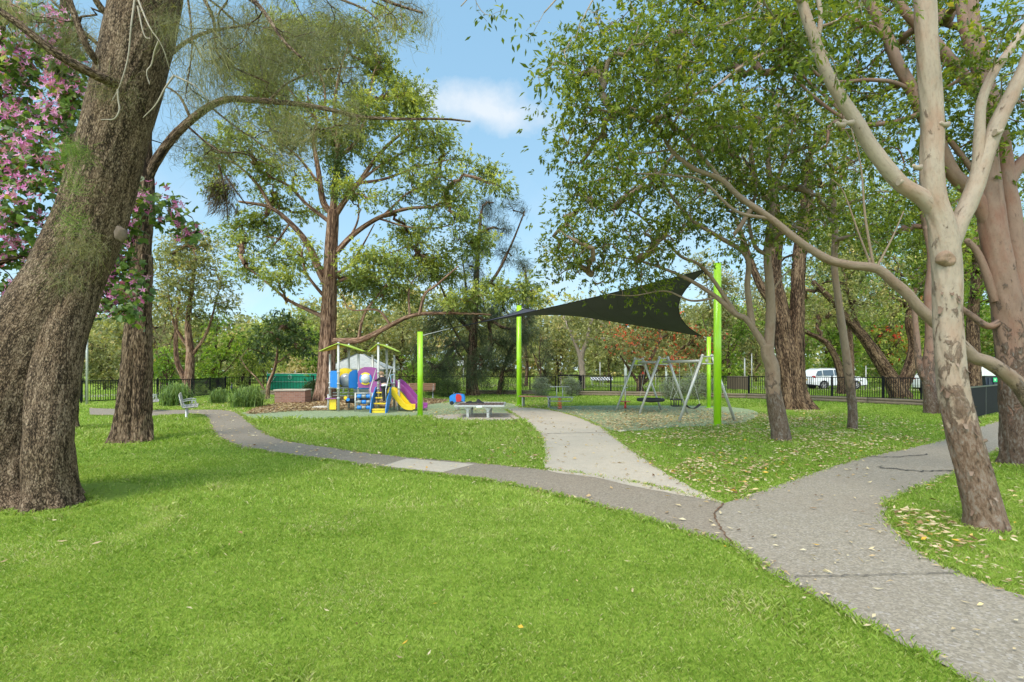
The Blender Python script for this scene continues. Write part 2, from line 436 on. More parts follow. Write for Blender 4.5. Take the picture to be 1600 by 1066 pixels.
m_soft = aggregate('rubber_softfall', (0.235, 0.285, 0.15), 0.35, (0.42, 0.43, 0.28), (0.27, 0.29, 0.16), 70)
m_mulch = aggregate('bark_mulch', (0.17, 0.115, 0.075), 0.5, (0.38, 0.27, 0.18), (0.12, 0.08, 0.05), 30)
m_gravel = aggregate('pale_road', (0.34, 0.29, 0.25), 0.2, (0.45, 0.4, 0.36), (0.3, 0.25, 0.2), 20)
m_crack = plain('crack_dirt', (0.035, 0.03, 0.025), 0.95)
m_joint = plain('joint_grit', (0.09, 0.075, 0.06), 0.95)
m_rust = aggregate('brown_soil', (0.14, 0.08, 0.045), 0.4, (0.3, 0.2, 0.12), (0.2, 0.12, 0.07), 60)

gx = np.unique(np.concatenate([np.linspace(-700, -80, 24), np.linspace(-80, 80, 81), np.linspace(80, 700, 24)]))
gy = np.unique(np.concatenate([np.linspace(-60, 0, 7), np.linspace(0, 110, 56), np.linspace(110, 900, 24)]))
XX, YY = np.meshgrid(gx, gy)
nx, ny = len(gx), len(gy)
V = np.stack([XX.ravel(), YY.ravel(), gz(XX.ravel(), YY.ravel())], 1)
ii, jj = np.meshgrid(np.arange(nx - 1), np.arange(ny - 1)); a = (jj * nx + ii).ravel()
o = raw('ground', V, np.stack([a, a + 1, a + nx + 1, a + nx], 1), m_turf, smooth_shade=True); tag(o, kind='structure')

tri_sheet('mulch_bed', mulch_poly, 0.004, m_mulch)
tri_sheet('softfall_surface', soft_l, 0.008, m_soft)
tri_sheet('softfall_surface', soft_r, 0.008, m_soft)
tri_sheet('asphalt_path', wobble(asphalt_poly, 0.012, 3), 0.012, m_asph)
# older darker asphalt arm to the left of the junction
arm = np.vstack([crom(near_l, 6)[:int(6 * 16)], crom(gpts([(1152, 860), (1128, 830), (1117, 806), (1131, 788)]), 6), crom(far_l, 6)])
tri_sheet('asphalt_path', wobble(arm, 0.01, 4), 0.016, m_asph2)
tri_sheet('concrete_path', wobble(conc_poly, 0.01, 5), 0.020, m_conc)
tri_sheet('concrete_pad', pad_poly, 0.024, m_conc)
tri_sheet('path_patch', patch_poly, 0.020, m_conc)
def seam(pts, w, z=0.026, mat=m_crack, name='path_joint', jit=0.008):
    p = crom(gpts(pts), 10); r = np.random.default_rng(len(pts) + int(pts[0][0]))
    d = np.gradient(p, axis=0); d /= np.linalg.norm(d, axis=1)[:, None]; nr = np.stack([-d[:, 1], d[:, 0]], 1)
    ww = w * (0.5 + r.random(len(p)))[:, None]; p = p + nr * r.normal(0, jit, len(p))[:, None]
    poly = np.vstack([p + nr * ww / 2, (p - nr * ww / 2)[::-1]])
    tri_sheet(name, poly, z, mat)
seam([(1240, 905), (1330, 903), (1420, 901), (1505, 898)], 0.009, mat=m_joint)
seam([(1131, 789), (1117, 806), (1128, 830), (1152, 860)], 0.02, mat=m_rust)
seam([(855, 679), (900, 678), (948, 677)], 0.03)
seam([(1370, 731), (1400, 735), (1440, 738), (1490, 737)], 0.05, mat=m_crack, name='path_crack', jit=0.05)
seam([(1345, 714), (1400, 716), (1450, 711)], 0.03, name='path_crack', jit=0.03)
seam([(797, 652), (812, 662), (838, 676)], 0.05, mat=m_rust)
# road and verge beyond the fence
road = np.array([(-9, 52), (4, 50.5), (14, 49), (22, 44.0), (34, 41), (60, 37.5), (60, 46), (40, 49), (24, 55), (10, 60), (-9, 62)])
tri_sheet('road', crom(road, 3, True), 0.006, m_gravel)
tri_sheet('path_beyond_fence', crom(gpts([(120, 621), (190, 619), (300, 615), (300, 612.5), (190, 616), (100, 618)]), 3, True), 0.006, m_gravel)

# ---------------- grass ----------------
def on_hard(x, y, soft=True):
    k = inside(asphalt_poly, x, y) | inside(conc_poly, x, y) | inside(pad_poly, x, y)
    if soft: k |= inside(soft_l, x, y) | inside(soft_r, x, y) | inside(mulch_poly, x, y)
    return k
m, t = newmat('grass_blade')
a = N(t, 'ShaderNodeAttribute'); a.attribute_name = 'tint'
c = ramp(t, a.outputs['Fac'], [(0.0, (0.095, 0.16, 0.016)), (0.35, (0.205, 0.325, 0.036)), (0.65, (0.35, 0.44, 0.085)), (0.88, (0.47, 0.50, 0.17)), (1.0, (0.56, 0.49, 0.26))])
finish(t, c, 0.55, transl=0.35, spec=0.25); m_blade = m
BARE = [(-6.2, 6.9, 1.0), (-9.15, 12.4, 0.75), (-11.8, 14.9, 0.5), (5.2, 5.65, 0.3), (11.9, 22.2, 1.6), (6.58, 12.6, 0.35)]
def scatter(d0, d1, dens, marg=1.2, xlim=None):
    w = d1 * marg + 1.0
    n = int(dens * 2 * w * (d1 - d0))
    x = rng.uniform(-w, w, n); y = rng.uniform(d0, d1, n)
    k = np.abs(x) < y * marg + 1.0
    return x[k], y[k]
gx_, gy_, gh, gw, gt = [], [], [], [], []
for d0, d1, dens, hgt, wid in ((1.6, 3.2, 14000, .027, .0024), (3.2, 4.6, 10000, .028, .0030), (4.6, 6.5, 6000, .032, .0044), (6.5, 10, 1900, .042, .009), (10, 16, 800, .048, .014), (16, 25, 330, .055, .022), (25, 40, 110, .06, .04), (40, 62, 40, .09, .07)):
    x, y = scatter(d0, d1, dens)
    k = ~on_hard(x, y)
    x, y = x[k], y[k]
    big = vnoise(x, y, 0.45, 1) * 0.6 + vnoise(x, y, 1.7, 2) * 0.4
    fine = vnoise(x, y, 5.5, 3)
    keep = rng.random(len(x)) < 0.55 + 0.6 * vnoise(x, y, 3.1, 4)
    for bx, by, br in BARE:
        q = np.hypot(x - bx, y - by)
        keep &= ~((q < br) & (rng.random(len(x)) < 0.9))
    x, y, big, fine = x[keep], y[keep], big[keep], fine[keep]
    n = len(x)
    longer = 1 + 0.9 * smooth(10.5, 13, y) * ((x < 1.5) & (x > -13)) * (y < 19)          # the uncut strip behind the path
    longer = longer * (1 + 0.8 * smooth(0.80, 0.92, vnoise(x, y, 1.9, 31)))
    dry = smooth(0.62, 0.9, vnoise(x, y, 0.8, 21) * .5 + vnoise(x, y, 2.3, 22) * .5)
    tt = 0.33 + 0.20 * big + 0.26 * dry + 0.22 * (fine - 0.5) + rng.normal(0, 0.155, n) + 0.10 * (longer > 1.2)
    straw = rng.random(n) < (0.045 + 0.20 * smooth(0.55, 0.85, vnoise(x, y, 1.1, 6)) * (y < 7))
    tt[straw] = rng.uniform(0.88, 1.0, straw.sum())
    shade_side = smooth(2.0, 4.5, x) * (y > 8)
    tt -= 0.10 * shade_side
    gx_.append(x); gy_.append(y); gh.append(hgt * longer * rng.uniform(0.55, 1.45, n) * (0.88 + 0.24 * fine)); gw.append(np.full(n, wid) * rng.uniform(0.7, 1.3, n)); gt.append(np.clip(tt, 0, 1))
# grass leaning over the path edges
def ring_px(px, py, d, r, n=60):
    c = P(px, py, d)[:2]; a_ = np.linspace(0, 2 * np.pi, n); return np.stack([c[0] + r * np.cos(a_), c[1] + r * np.sin(a_)], 1)
def edge_tufts(line, n, spread=0.04):
    line = np.asarray(line); seg = rng.integers(0, len(line) - 1, n); f = rng.random(n)[:, None]
    p = line[seg] * (1 - f) + line[seg + 1] * f + rng.normal(0, spread, (n, 2)); return p[:, 0], p[:, 1]
for line, n in ((crom(near_l, 6), 26000), (crom(far_l, 6)[:100], 9000), (crom(far_r, 6), 7000), (crom(right_e, 6), 9000), (crom(conc_r, 6)[10:], 3500), (crom(conc_l, 6)[20:], 2500),
                (ring_px(-8, 800, 6.85, .76), 2600), (ring_px(84, 800, 6.55, .42), 1800), (ring_px(206, 692, 12.4, .62), 900), (ring_px(1541, 832, 5.65, .25), 1100), (ring_px(1598, 738, 9.3, .42), 700), (ring_px(1220, 691, 12.6, .27), 350), (ring_px(1332, 671, 14.9, .2), 200), (ring_px(656.5, 650.5, 19.05, .16), 160), (ring_px(1121, 665, 15.9, .2), 160)):
    # even density along the line
    s = np.concatenate([[0], np.cumsum(np.linalg.norm(np.diff(line, axis=0), axis=1))]); u_ = np.sort(rng.uniform(0, s[-1], 400))
    line = np.stack([np.interp(u_, s, line[:, 0]), np.interp(u_, s, line[:, 1])], 1)
    x, y = edge_tufts(line, n)
    keep = (y > 1.6) & (rng.random(len(x)) < 0.35 + 0.8 * vnoise(x, y, 2.7, 9)); x, y = x[keep], y[keep]; n = len(x)
    gx_.append(x); gy_.append(y); gh.append(rng.uniform(0.03, 0.075, n)); gw.append(np.clip(0.0012 * y, .004, .03)); gt.append(np.clip(rng.normal(0.5, 0.2, n), 0, 1))
x = np.concatenate(gx_); y = np.concatenate(gy_); h = np.concatenate(gh); w = np.concatenate(gw); tt = np.concatenate(gt); n = len(x)
ang = rng.uniform(0, 2 * np.pi, n); lean = rng.uniform(0.1, 1.0, n) * h; la = rng.uniform(0, 2 * np.pi, n)
z0 = gz(x, y) - 0.003
dx, dy = np.cos(ang) * w / 2, np.sin(ang) * w / 2
lx, ly = np.cos(la) * lean, np.sin(la) * lean
V = np.empty((n, 4, 3), dtype=np.float32)
V[:, 0] = np.stack([x - dx, y - dy, z0], 1); V[:, 1] = np.stack([x + dx, y + dy, z0], 1)
V[:, 2] = np.stack([x + lx * .45 + dx * .7, y + ly * .45 + dy * .7, z0 + h * .6], 1)
V[:, 3] = np.stack([x + lx, y + ly, z0 + h * (1 - 0.25 * lean / h)], 1)
base = np.arange(n) * 4
o = raw('lawn_grass', V.reshape(-1, 3), np.stack([base, base + 1, base + 2, base + 3], 1), m_blade, attrs={'tint': ('FACE', tt)})
tag(o, 'bright green lawn grass covering the park ground', kind='stuff')
print('blades', n)

# ---------------- fallen leaves ----------------
m_litter = leafmat('dry_leaf', [(0, (0.14, 0.07, 0.03)), (0.25, (0.34, 0.21, 0.10)), (0.55, (0.52, 0.40, 0.22)), (0.85, (0.62, 0.53, 0.34)), (1.0, (0.62, 0.36, 0.04))], 0.15, 0.7)
def flat_leaves(x, y, z, length, width, tint, name, mat, label, curl=0.3):
    n = len(x); a = rng.uniform(0, 2 * np.pi, n)
    ca, sa = np.cos(a), np.sin(a); L_ = length * rng.uniform(0.6, 1.35, n); W_ = width * rng.uniform(0.7, 1.3, n)
    tilt = rng.normal(0, curl, (n, 4))
    loc = np.array([(-0.5, 0), (0, -0.5), (0.5, 0), (0.05, 0.5)])
    V = np.empty((n, 4, 3), dtype=np.float32)
    for i in range(4):
        lx, ly = loc[i, 0] * L_, loc[i, 1] * W_
        V[:, i, 0] = x + lx * ca - ly * sa; V[:, i, 1] = y + lx * sa + ly * ca
        V[:, i, 2] = z + np.abs(tilt[:, i]) * L_ * 0.5
    b = np.arange(n) * 4
    o = raw(name, V.reshape(-1, 3), np.stack([b, b + 1, b + 2, b + 3], 1), mat, attrs={'tint': ('FACE', np.clip(tint, 0, 1))})
    tag(o, label, kind='stuff'); return o
lx_, ly_, lz_ = [], [], []
def litter(poly_px, n, thr=0.5, sc=0.9, z=0.035):
    p = gpts(poly_px); lo, hi = p.min(0), p.max(0)
    x = rng.uniform(lo[0], hi[0], n * 3); y = rng.uniform(lo[1], hi[1], n * 3); k = inside(p, x, y)
    k &= rng.random(len(x)) < smooth(thr - 0.3, thr + 0.35, vnoise(x, y, sc, 11) * .6 + vnoise(x, y, sc * 4, 12) * .4) ** 1.2 + 0.08
    x, y = x[k][:n], y[k][:n]
    hard = on_hard(x, y)
    lx_.append(x); ly_.append(y); lz_.append(np.where(hard, 0.024, z))
litter([(860, 636), (1100, 640), (1250, 655), (1460, 680), (1140, 785), (1000, 720), (940, 665)], 3600, 0.5)
litter([(940, 655), (1180, 645), (1260, 655), (1240, 680), (1060, 690), (980, 690)], 3400, 0.3)
litter([(870, 638), (1110, 637), (1160, 655), (1060, 668), (960, 672), (900, 652)], 2600, 0.3, z=0.014)
litter([(1120, 700), (1260, 700), (1150, 782), (1040, 740)], 900, 0.5)
litter([(1240, 640), (1480, 660), (1470, 690), (1350, 715), (1240, 700)], 2300, 0.4)
litter([(1400, 860), (1390, 800), (1480, 740), (1700, 680), (1900, 700), (1900, 980), (1640, 935)], 700, 0.35)
litter([(1395, 800), (1470, 800), (1560, 880), (1640, 935), (1530, 910), (1420, 850)], 230, 0.2)
litter([(1500, 660), (1600, 638), (1600, 650), (1530, 668)], 420, 0.2)
litter([(620, 640), (850, 640), (860, 735), (740, 722), (800, 680), (640, 670)], 1500, 0.52)
litter([(690, 626), (860, 626), (860, 640), (690, 650)], 1000, 0.5)
litter([(300, 640), (400, 640), (430, 690), (330, 700)], 350, 0.4, z=0.02)
litter([(330, 680), (420, 680), (760, 735), (640, 736), (400, 705)], 260, 0.4, z=0.02)
litter([(860, 735), (1130, 787), (1240, 765), (1400, 705), (1400, 900), (1200, 890), (1000, 800)], 170, 0.3, z=0.02)
litter([(800, 640), (960, 680), (1120, 785), (860, 735)], 200, 0.3, z=0.02)
litter([(1200, 890), (1390, 800), (1600, 935), (1700, 1200), (1500, 1066)], 50, 0.2, z=0.02)
litter([(0, 800), (1140, 860), (1500, 1066), (0, 1066)], 30, 0.4)
litter([(230, 632), (430, 620), (440, 640), (360, 642)], 900, 0.3, z=0.03)
x, y, z = map(np.concatenate, (lx_, ly_, lz_))
flat_leaves(x, y, z + rng.uniform(0, 0.012, len(x)), np.where(y < 5, 0.06, 0.085), np.where(y < 5, 0.018, 0.03), rng.normal(0.55, 0.25, len(x)), 'leaf_litter', m_litter, 'scattered pale dry leaves lying on grass and paths')
# path-edge line of leaves
for line, n, nm in ((crom(far_r, 6), 420, 1), (crom(right_e, 6), 500, 2), (crom(near_l, 6), 520, 3), (crom(conc_r, 6), 380, 4), (crom(far_l, 6), 420, 5)):
    s = np.concatenate([[0], np.cumsum(np.linalg.norm(np.diff(line, axis=0), axis=1))]); u_ = np.sort(rng.uniform(0, s[-1], 300))
    x, y = edge_tufts(np.stack([np.interp(u_, s, line[:, 0]), np.interp(u_, s, line[:, 1])], 1), n, 0.09)
    flat_leaves(x, y, np.full(len(x), 0.03), 0.06, 0.024, rng.normal(0.5, 0.22, len(x)), 'leaf_litter', m_litter, 'dry leaves gathered along the path edges')
lo, hi = mulch_poly.min(0), mulch_poly.max(0)
x = rng.uniform(lo[0], hi[0], 22000); y = rng.uniform(lo[1], hi[1], 22000); k = inside(mulch_poly, x, y); x, y = x[k], y[k]
flat_leaves(x, y, 0.008 + rng.uniform(0, 0.03, len(x)), 0.13, 0.06, rng.normal(0.3, 0.2, len(x)), 'mulch_litter', m_litter, 'brown leaf and bark litter around the big gum and playground')

# ---------------- trees ----------------
B_CAS = barkmat('casuarina_bark', (0.035, 0.023, 0.014), (0.205, 0.135, 0.086), (0.41, 0.295, 0.200), 38, 0.42, 1.0, 0.03, 0.35)
B_CAS2 = barkmat('furrowed_bark', (0.028, 0.018, 0.011), (0.17, 0.110, 0.068), (0.34, 0.24, 0.16), 22, 0.22, 1.0, 0.05, 0.55)
B_RED = barkmat('stringy_red_bark', (0.06, 0.033, 0.022), (0.25, 0.14, 0.09), (0.45, 0.29, 0.20), 14, 0.10, 0.9, 0.04, 0.5)
B_DARK = barkmat('dark_bark', (0.022, 0.013, 0.008), (0.13, 0.08, 0.05), (0.27, 0.18, 0.11), 16, 0.22, 0.9, 0.04, 0.5)
B_SMOOTH = smoothbark('smooth_gum_bark', (0.30, 0.235, 0.175), (0.27, 0.165, 0.11), (0.155, 0.092, 0.058), 2.7, (0.25, 0.21, 0.175))
B_PINK = smoothbark('pinkish_smooth_bark', (0.20, 0.125, 0.09), (0.18, 0.085, 0.055), (0.09, 0.055, 0.036), 3.4)
B_LIMB = smoothbark('tan_limb_bark', (0.23, 0.165, 0.115), (0.18, 0.11, 0.07), (0.11, 0.07, 0.045), 2.2)
B_PALE = plain('pale_gum_bark', (0.25, 0.19, 0.145), 0.8, var=0.4, scale=5, bump=0.4)
Lf = {}
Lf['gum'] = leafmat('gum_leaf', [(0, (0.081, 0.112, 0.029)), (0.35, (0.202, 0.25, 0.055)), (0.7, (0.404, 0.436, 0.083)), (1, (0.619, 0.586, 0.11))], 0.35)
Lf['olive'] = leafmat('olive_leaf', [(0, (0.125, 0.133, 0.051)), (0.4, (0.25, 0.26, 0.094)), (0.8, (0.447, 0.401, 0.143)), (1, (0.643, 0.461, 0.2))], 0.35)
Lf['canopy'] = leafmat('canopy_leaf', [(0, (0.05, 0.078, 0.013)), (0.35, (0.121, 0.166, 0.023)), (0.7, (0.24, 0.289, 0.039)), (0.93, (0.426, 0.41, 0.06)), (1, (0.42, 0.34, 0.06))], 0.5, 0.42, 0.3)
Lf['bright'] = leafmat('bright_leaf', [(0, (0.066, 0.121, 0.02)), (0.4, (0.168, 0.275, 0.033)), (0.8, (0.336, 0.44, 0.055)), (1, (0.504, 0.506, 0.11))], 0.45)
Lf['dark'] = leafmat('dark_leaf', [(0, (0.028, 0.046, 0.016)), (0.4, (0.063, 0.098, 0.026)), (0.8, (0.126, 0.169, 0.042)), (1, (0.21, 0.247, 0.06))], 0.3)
Lf['needle'] = leafmat('casuarina_needle', [(0, (0.072, 0.073, 0.033)), (0.4, (0.161, 0.157, 0.063)), (0.8, (0.276, 0.255, 0.094)), (1, (0.408, 0.317, 0.136))], 0.25, 0.6)
Lf['dneedle'] = leafmat('dark_casuarina_needle', [(0, (0.025, 0.035, 0.02)), (0.4, (0.06, 0.078, 0.036)), (0.8, (0.11, 0.13, 0.055)), (1, (0.18, 0.19, 0.08))], 0.2, 0.6)
Lf['bneedle'] = leafmat('fresh_needle', [(0, (0.07, 0.12, 0.02)), (0.5, (0.16, 0.25, 0.04)), (1, (0.30, 0.38, 0.08))], 0.35, 0.6)
Lf['bauhinia'] = leafmat('orchid_tree_leaf', [(0, (0.056, 0.104, 0.026)), (0.5, (0.14, 0.234, 0.048)), (0.85, (0.28, 0.39, 0.072)), (1, (0.532, 0.52, 0.072))], 0.35, 0.4, 0.5)
Lf['grey'] = leafmat('grey_shrub_leaf', [(0, (0.10, 0.12, 0.075)), (0.5, (0.21, 0.24, 0.16)), (1, (0.36, 0.38, 0.27))], 0.2)
Lf['strap'] = leafmat('strap_leaf', [(0, (0.054, 0.096, 0.027)), (0.5, (0.153, 0.24, 0.06)), (1, (0.36, 0.448, 0.12))], 0.3, 0.4)
Lf['straw'] = leafmat('straw_leaf', [(0, (0.30, 0.22, 0.09)), (0.5, (0.50, 0.39, 0.18)), (1, (0.66, 0.55, 0.28))], 0.35)
M_PINK = leafmat('pink_petal', [(0, (0.42, 0.07, 0.26)), (0.5, (0.62, 0.18, 0.44)), (1, (0.84, 0.48, 0.70))], 0.35, 0.5)
M_REDF = leafmat('red_blossom', [(0, (0.42, 0.03, 0.015)), (0.5, (0.62, 0.07, 0.03)), (1, (0.75, 0.20, 0.10))], 0.3)

def leaves_mesh(pos, dirs, nrm, length, width, tint, name, mat, parent, pointy=True):
    """every leaf a folded diamond: base, two sides, tip"""
    n = len(pos)
    dirs = dirs / (np.linalg.norm(dirs, axis=1)[:, None] + 1e-9)
    side = np.cross(dirs, nrm); side /= (np.linalg.norm(side, axis=1)[:, None] + 1e-9)
    up = np.cross(side, dirs)
    L_ = length[:, None]; W_ = width[:, None]
    V = np.empty((n, 4, 3), dtype=np.float32)
    V[:, 0] = pos
    m = pos + dirs * L_ * 0.45 + up * W_ * 0.12
    V[:, 1] = m + side * W_ * 0.5
    V[:, 3] = m - side * W_ * 0.5
    V[:, 2] = pos + dirs * L_ - up * L_ * 0.08
    b = np.arange(n) * 4
    return raw(name, V.reshape(-1, 3), np.stack([b, b + 1, b + 2, b + 3], 1), mat, parent, attrs={'tint': ('FACE', np.clip(tint, 0, 1))})

class Skel:
    """limbs given by hand, branches grown towards the leaf clumps, thicker the more they carry"""
    def __init__(s): s.paths = []; s.pos = []; s.rad = []; s.dir = []; s.par = []; s.free = []; s.far = []; s.tip = []
    def node(s, p, r, d, par, free, far, tip=0.0):
        s.pos.append(p); s.rad.append(r); s.dir.append(d); s.par.append(par); s.free.append(free); s.far.append(far); s.tip.append(tip); return len(s.pos) - 1
    def limb(s, pts, r0, r1, sides=10, rough=0.0, flare=0.0, k=8, attach=0.0, wob=0.0, freq=3.0, endcap=True, lobes=0, pw=1.0):
        p = crom(pts, k)
        n = len(p)
        if wob:
            g = rng.normal(0, wob, (len(pts) + 2, 3)); g[:1] = 0
            p = p + crom(g, max(2, int(np.ceil(n / (len(pts) + 1)))))[:n]
        seg = np.concatenate([[0], np.cumsum(np.linalg.norm(np.diff(p, axis=0), axis=1))]); tt = seg / seg[-1]
        r = r0 + (r1 - r0) * tt ** pw
        s.paths.append((p, r, sides, rough, flare, freq, lobes))
        dd = np.gradient(p, axis=0); dd /= np.linalg.norm(dd, axis=1)[:, None] + 1e-9
        for i in range(n):
            if tt[i] >= attach: s.node(p[i], r[i], dd[i], -1, False, 0.0)
        return p
    def grow(s, targets, rtip=0.006, bend=0.35, step=6, sides=5, upw=0.0, rmax=0.09, ratio=0.55, jit=0.06, tip=1.0):
        T = np.asarray(targets)
        if not len(T): return
        pos = np.array(s.pos); dr = np.array(s.dir); far = np.array(s.far)
        d0 = np.array([np.min(np.linalg.norm(pos - t, axis=1)) for t in T])
        for i in np.argsort(d0):
            t = T[i]
            dv = t - pos; dist = np.linalg.norm(dv, axis=1)
            al = (dv * dr).sum(1) / (dist + 1e-6)
            cost = dist * (1.35 - 0.5 * al) + 0.22 * far
            j = int(np.argmin(cost)); L_ = dist[j]
            if L_ < 0.02: continue
            n = max(3, min(step, int(L_ / 0.15) + 3))
            u_ = np.linspace(0, 1, n)[:, None]
            c1 = pos[j] + dr[j] * L_ * bend + np.array([0, 0, upw * L_])
            q = (1 - u_) ** 2 * pos[j] + 2 * u_ * (1 - u_) * c1 + u_ ** 2 * t
            q[1:-1] += rng.normal(0, L_ * jit, (n - 2, 3))
            dd = np.gradient(q, axis=0); dd /= np.linalg.norm(dd, axis=1)[:, None] + 1e-9
            ids = [j]; par = j
            for k in range(1, n):
                par = s.node(q[k], rtip, dd[k], par, True, far[j] + L_ * k / (n - 1), tip if k == n - 1 else 0.0); ids.append(par)
            s.paths.append((q, ids, sides, rtip, rmax, 3, 0))
            pos = np.vstack([pos, q[1:]]); dr = np.vstack([dr, dd[1:]]); far = np.concatenate([far, far[j] + L_ * u_[1:, 0]])
    def thicken(s):
        acc = np.array(s.tip)
        for i in range(len(acc) - 1, -1, -1):
            if s.par[i] >= 0: acc[s.par[i]] += acc[i]
        out = []
        for P_ in s.paths:
            if isinstance(P_[1], list):
                q, ids, sides, rtip, rmax = P_[:5]
                r = rtip * np.maximum(acc[ids], 1.0) ** 0.46
                r[0] = r[1]
                if not s.free[ids[0]]: r = np.minimum(r, s.rad[ids[0]] * .75)
                r = np.minimum(r, rmax * 1.6); r[0] *= 1.15
                out.append((q, r, sides if r[0] < 2.2 * rtip else sides + 3, 0, 0, 3, 0))
            else: out.append(P_)
        return out
    def grow2(s, blobs, T, rtip, rmax, sides=4, k1=2.2, **kw):
        """boughs to the middle of each mass of leaves first, then branches to the clumps"""
        cs = np.array([b[0] + rng.normal(0, .15, 3) * b[1] for b in blobs])
        s.grow(cs, rtip * k1, 0.4, step=9, sides=6, rmax=rmax * 1.4, jit=.05, tip=0.0)
        s.grow(T, rtip, 0.35, step=7, sides=sides, rmax=rmax, **kw)
    def build(s, name, mat, parent, paths=None):
        VV, FF, BB, off = [], [], [], 0
        for p, r, sides, rough, flare, freq, lobes in s.thicken():
            n = len(p)
            t = np.gradient(p, axis=0); t /= np.linalg.norm(t, axis=1)[:, None] + 1e-9
            nr = np.cross(t[0], [0.3, 0.9, 0.1]); nr /= np.linalg.norm(nr)
            A = np.empty((n, 3)); 
            for i in range(n):
                nr = nr - t[i] * nr.dot(t[i]); nr /= np.linalg.norm(nr) + 1e-9; A[i] = nr
            Bn = np.cross(t, A)
            w = 2 * np.pi * np.arange(sides) / sides
            rad = r[:, None] * np.ones(sides)[None]
            if flare or rough:
                sl = np.concatenate([[0], np.cumsum(np.linalg.norm(np.diff(p, axis=0), axis=1))])
                ca, sa = np.cos(w), np.sin(w)
                if rough:
                    cx = (ca * 1.0)[None] * np.ones((n, 1)); cy = sa[None] + sl[:, None] * 0.35 / max(r[0], .05)
                    nz = vnoise(cx.ravel(), cy.ravel(), freq, int(sides + n)) - 0.5
                    nz2 = vnoise(cy.ravel() * 1.7, cx.ravel(), freq * 3.1, int(sides + n + 1)) - 0.5
                    rad = rad * (1 + rough * 2 * nz.reshape(n, sides) + rough * 0.7 * nz2.reshape(n, sides))
                if flare:
                    h = p[:, 2] - p[0, 2]
                    e = np.exp(-np.maximum(h, 0) / (r[0] * 1.1))[:, None]
                    lob = 0.55 + 0.45 * np.cos(w * (lobes or 5) + 1.3 * np.sin(w * 2 + 1) + 0.7)[None]
                    rad = rad * (1 + flare * e * lob)
            ring = p[:, None] + rad[..., None] * (A[:, None] * np.cos(w)[None, :, None] + Bn[:, None] * np.sin(w)[None, :, None])
            sl_ = np.concatenate([[0], np.cumsum(np.linalg.norm(np.diff(p, axis=0), axis=1))]) + len(BB) * 1.37
            bk = np.stack([np.cos(w)[None] * r[:, None], np.sin(w)[None] * r[:, None], np.repeat(sl_[:, None], sides, 1)], 2).reshape(-1, 3)
            BB.append(np.vstack([bk, bk[-1:]]))
            V = np.vstack([ring.reshape(-1, 3), p[-1][None] + t[-1][None] * r[-1] * 0.6])
            i, j = np.meshgrid(np.arange(n - 1), np.arange(sides), indexing='ij'); a = (i * sides + j).ravel(); b = (i * sides + (j + 1) % sides).ravel()
            FF.append(np.stack([a, b, b + sides, a + sides], 1) + off)
            j = np.arange(sides); lastr = (n - 1) * sides
            FF.append(np.stack([lastr + j, lastr + (j + 1) % sides, np.full(sides, n * sides), np.full(sides, n * sides)], 1)[:, :4] + off)
            VV.append(V); off += len(V)
        V = np.vstack(VV); Fc = np.vstack(FF)
        # the cap rows are triangles written as quads: split them off
        quad = Fc[:, 2] != Fc[:, 3]
        o = raw_mixed(name, V, Fc[quad], Fc[~quad][:, :3], mat, parent, np.vstack(BB))
        return o
def raw_mixed(name, V, Q, T, mat, parent, bark):
    me = bpy.data.meshes.new(name); V = (V - np.array(parent_origin(parent))).astype(np.float32)
    me.vertices.add(len(V)); me.vertices.foreach_set('co', V.ravel())
    me.loops.add(Q.size + T.size); me.loops.foreach_set('vertex_index', np.concatenate([Q.ravel(), T.ravel()]).astype(np.int32))
    me.polygons.add(len(Q) + len(T))
    st = np.concatenate([np.arange(len(Q)) * 4, Q.size + np.arange(len(T)) * 3]); to = np.concatenate([np.full(len(Q), 4), np.full(len(T), 3)])
    me.polygons.foreach_set('loop_start', st.astype(np.int32)); me.polygons.foreach_set('loop_total', to.astype(np.int32))
    me.update(calc_edges=True); me.polygons.foreach_set('use_smooth', np.ones(len(me.polygons), dtype=bool))
    at = me.attributes.new('bark', 'FLOAT_VECTOR', 'POINT'); at.data.foreach_set('vector', bark.astype(np.float32).ravel())
    me.materials.append(mat); o = bpy.data.objects.new(name, me); COL.objects.link(o); o.parent = parent
    return o

def ell(c, r, n, shell=0.5):
    """n points in an ellipsoid, gathered towards its skin"""
    v = rng.normal(0, 1, (n, 3)); v /= np.linalg.norm(v, axis=1)[:, None]
    q = rng.random(n) ** (1 / (3 + 4 * shell))
    return np.asarray(c) + v * q[:, None] * np.asarray(r)
def blobs_px(lst, d, dj=0.0, thick=0.9):
    """[(px, py, rx, ry[, depth offset])] -> ellipsoids in metres"""
    out = []
    for b in lst:
        dd = d + (b[4] if len(b) > 4 else rng.uniform(-dj, dj))
        c = P(b[0], b[1], dd); rx, ry = b[2] * dd / F, b[3] * dd / F
        out.append((c, np.array([rx, thick * (rx + ry) / 2, ry])))
    return out
def clumps(blobs, per_m3=None, spacing=0.6, shell=0.5, nmax=700):
    T = []
    for c, r in blobs:
        n = int(np.clip(8 * r[0] * r[2] / spacing ** 2, 4, nmax))
        T.append(ell(c, r, n, shell))
    return np.vstack(T)
def topside(blobs, keep_low=.35, spacing=.6):
    """clump centres, most of them on the upper and outer side of each mass"""
    out = []
    for b in blobs:
        q = clumps([b], spacing=spacing, shell=.6); f = (q[:, 2] - b[0][2]) / b[1][2]
        out.append(q[(f > -.15) | (rng.random(len(q)) < keep_low)])
    return np.vstack(out)
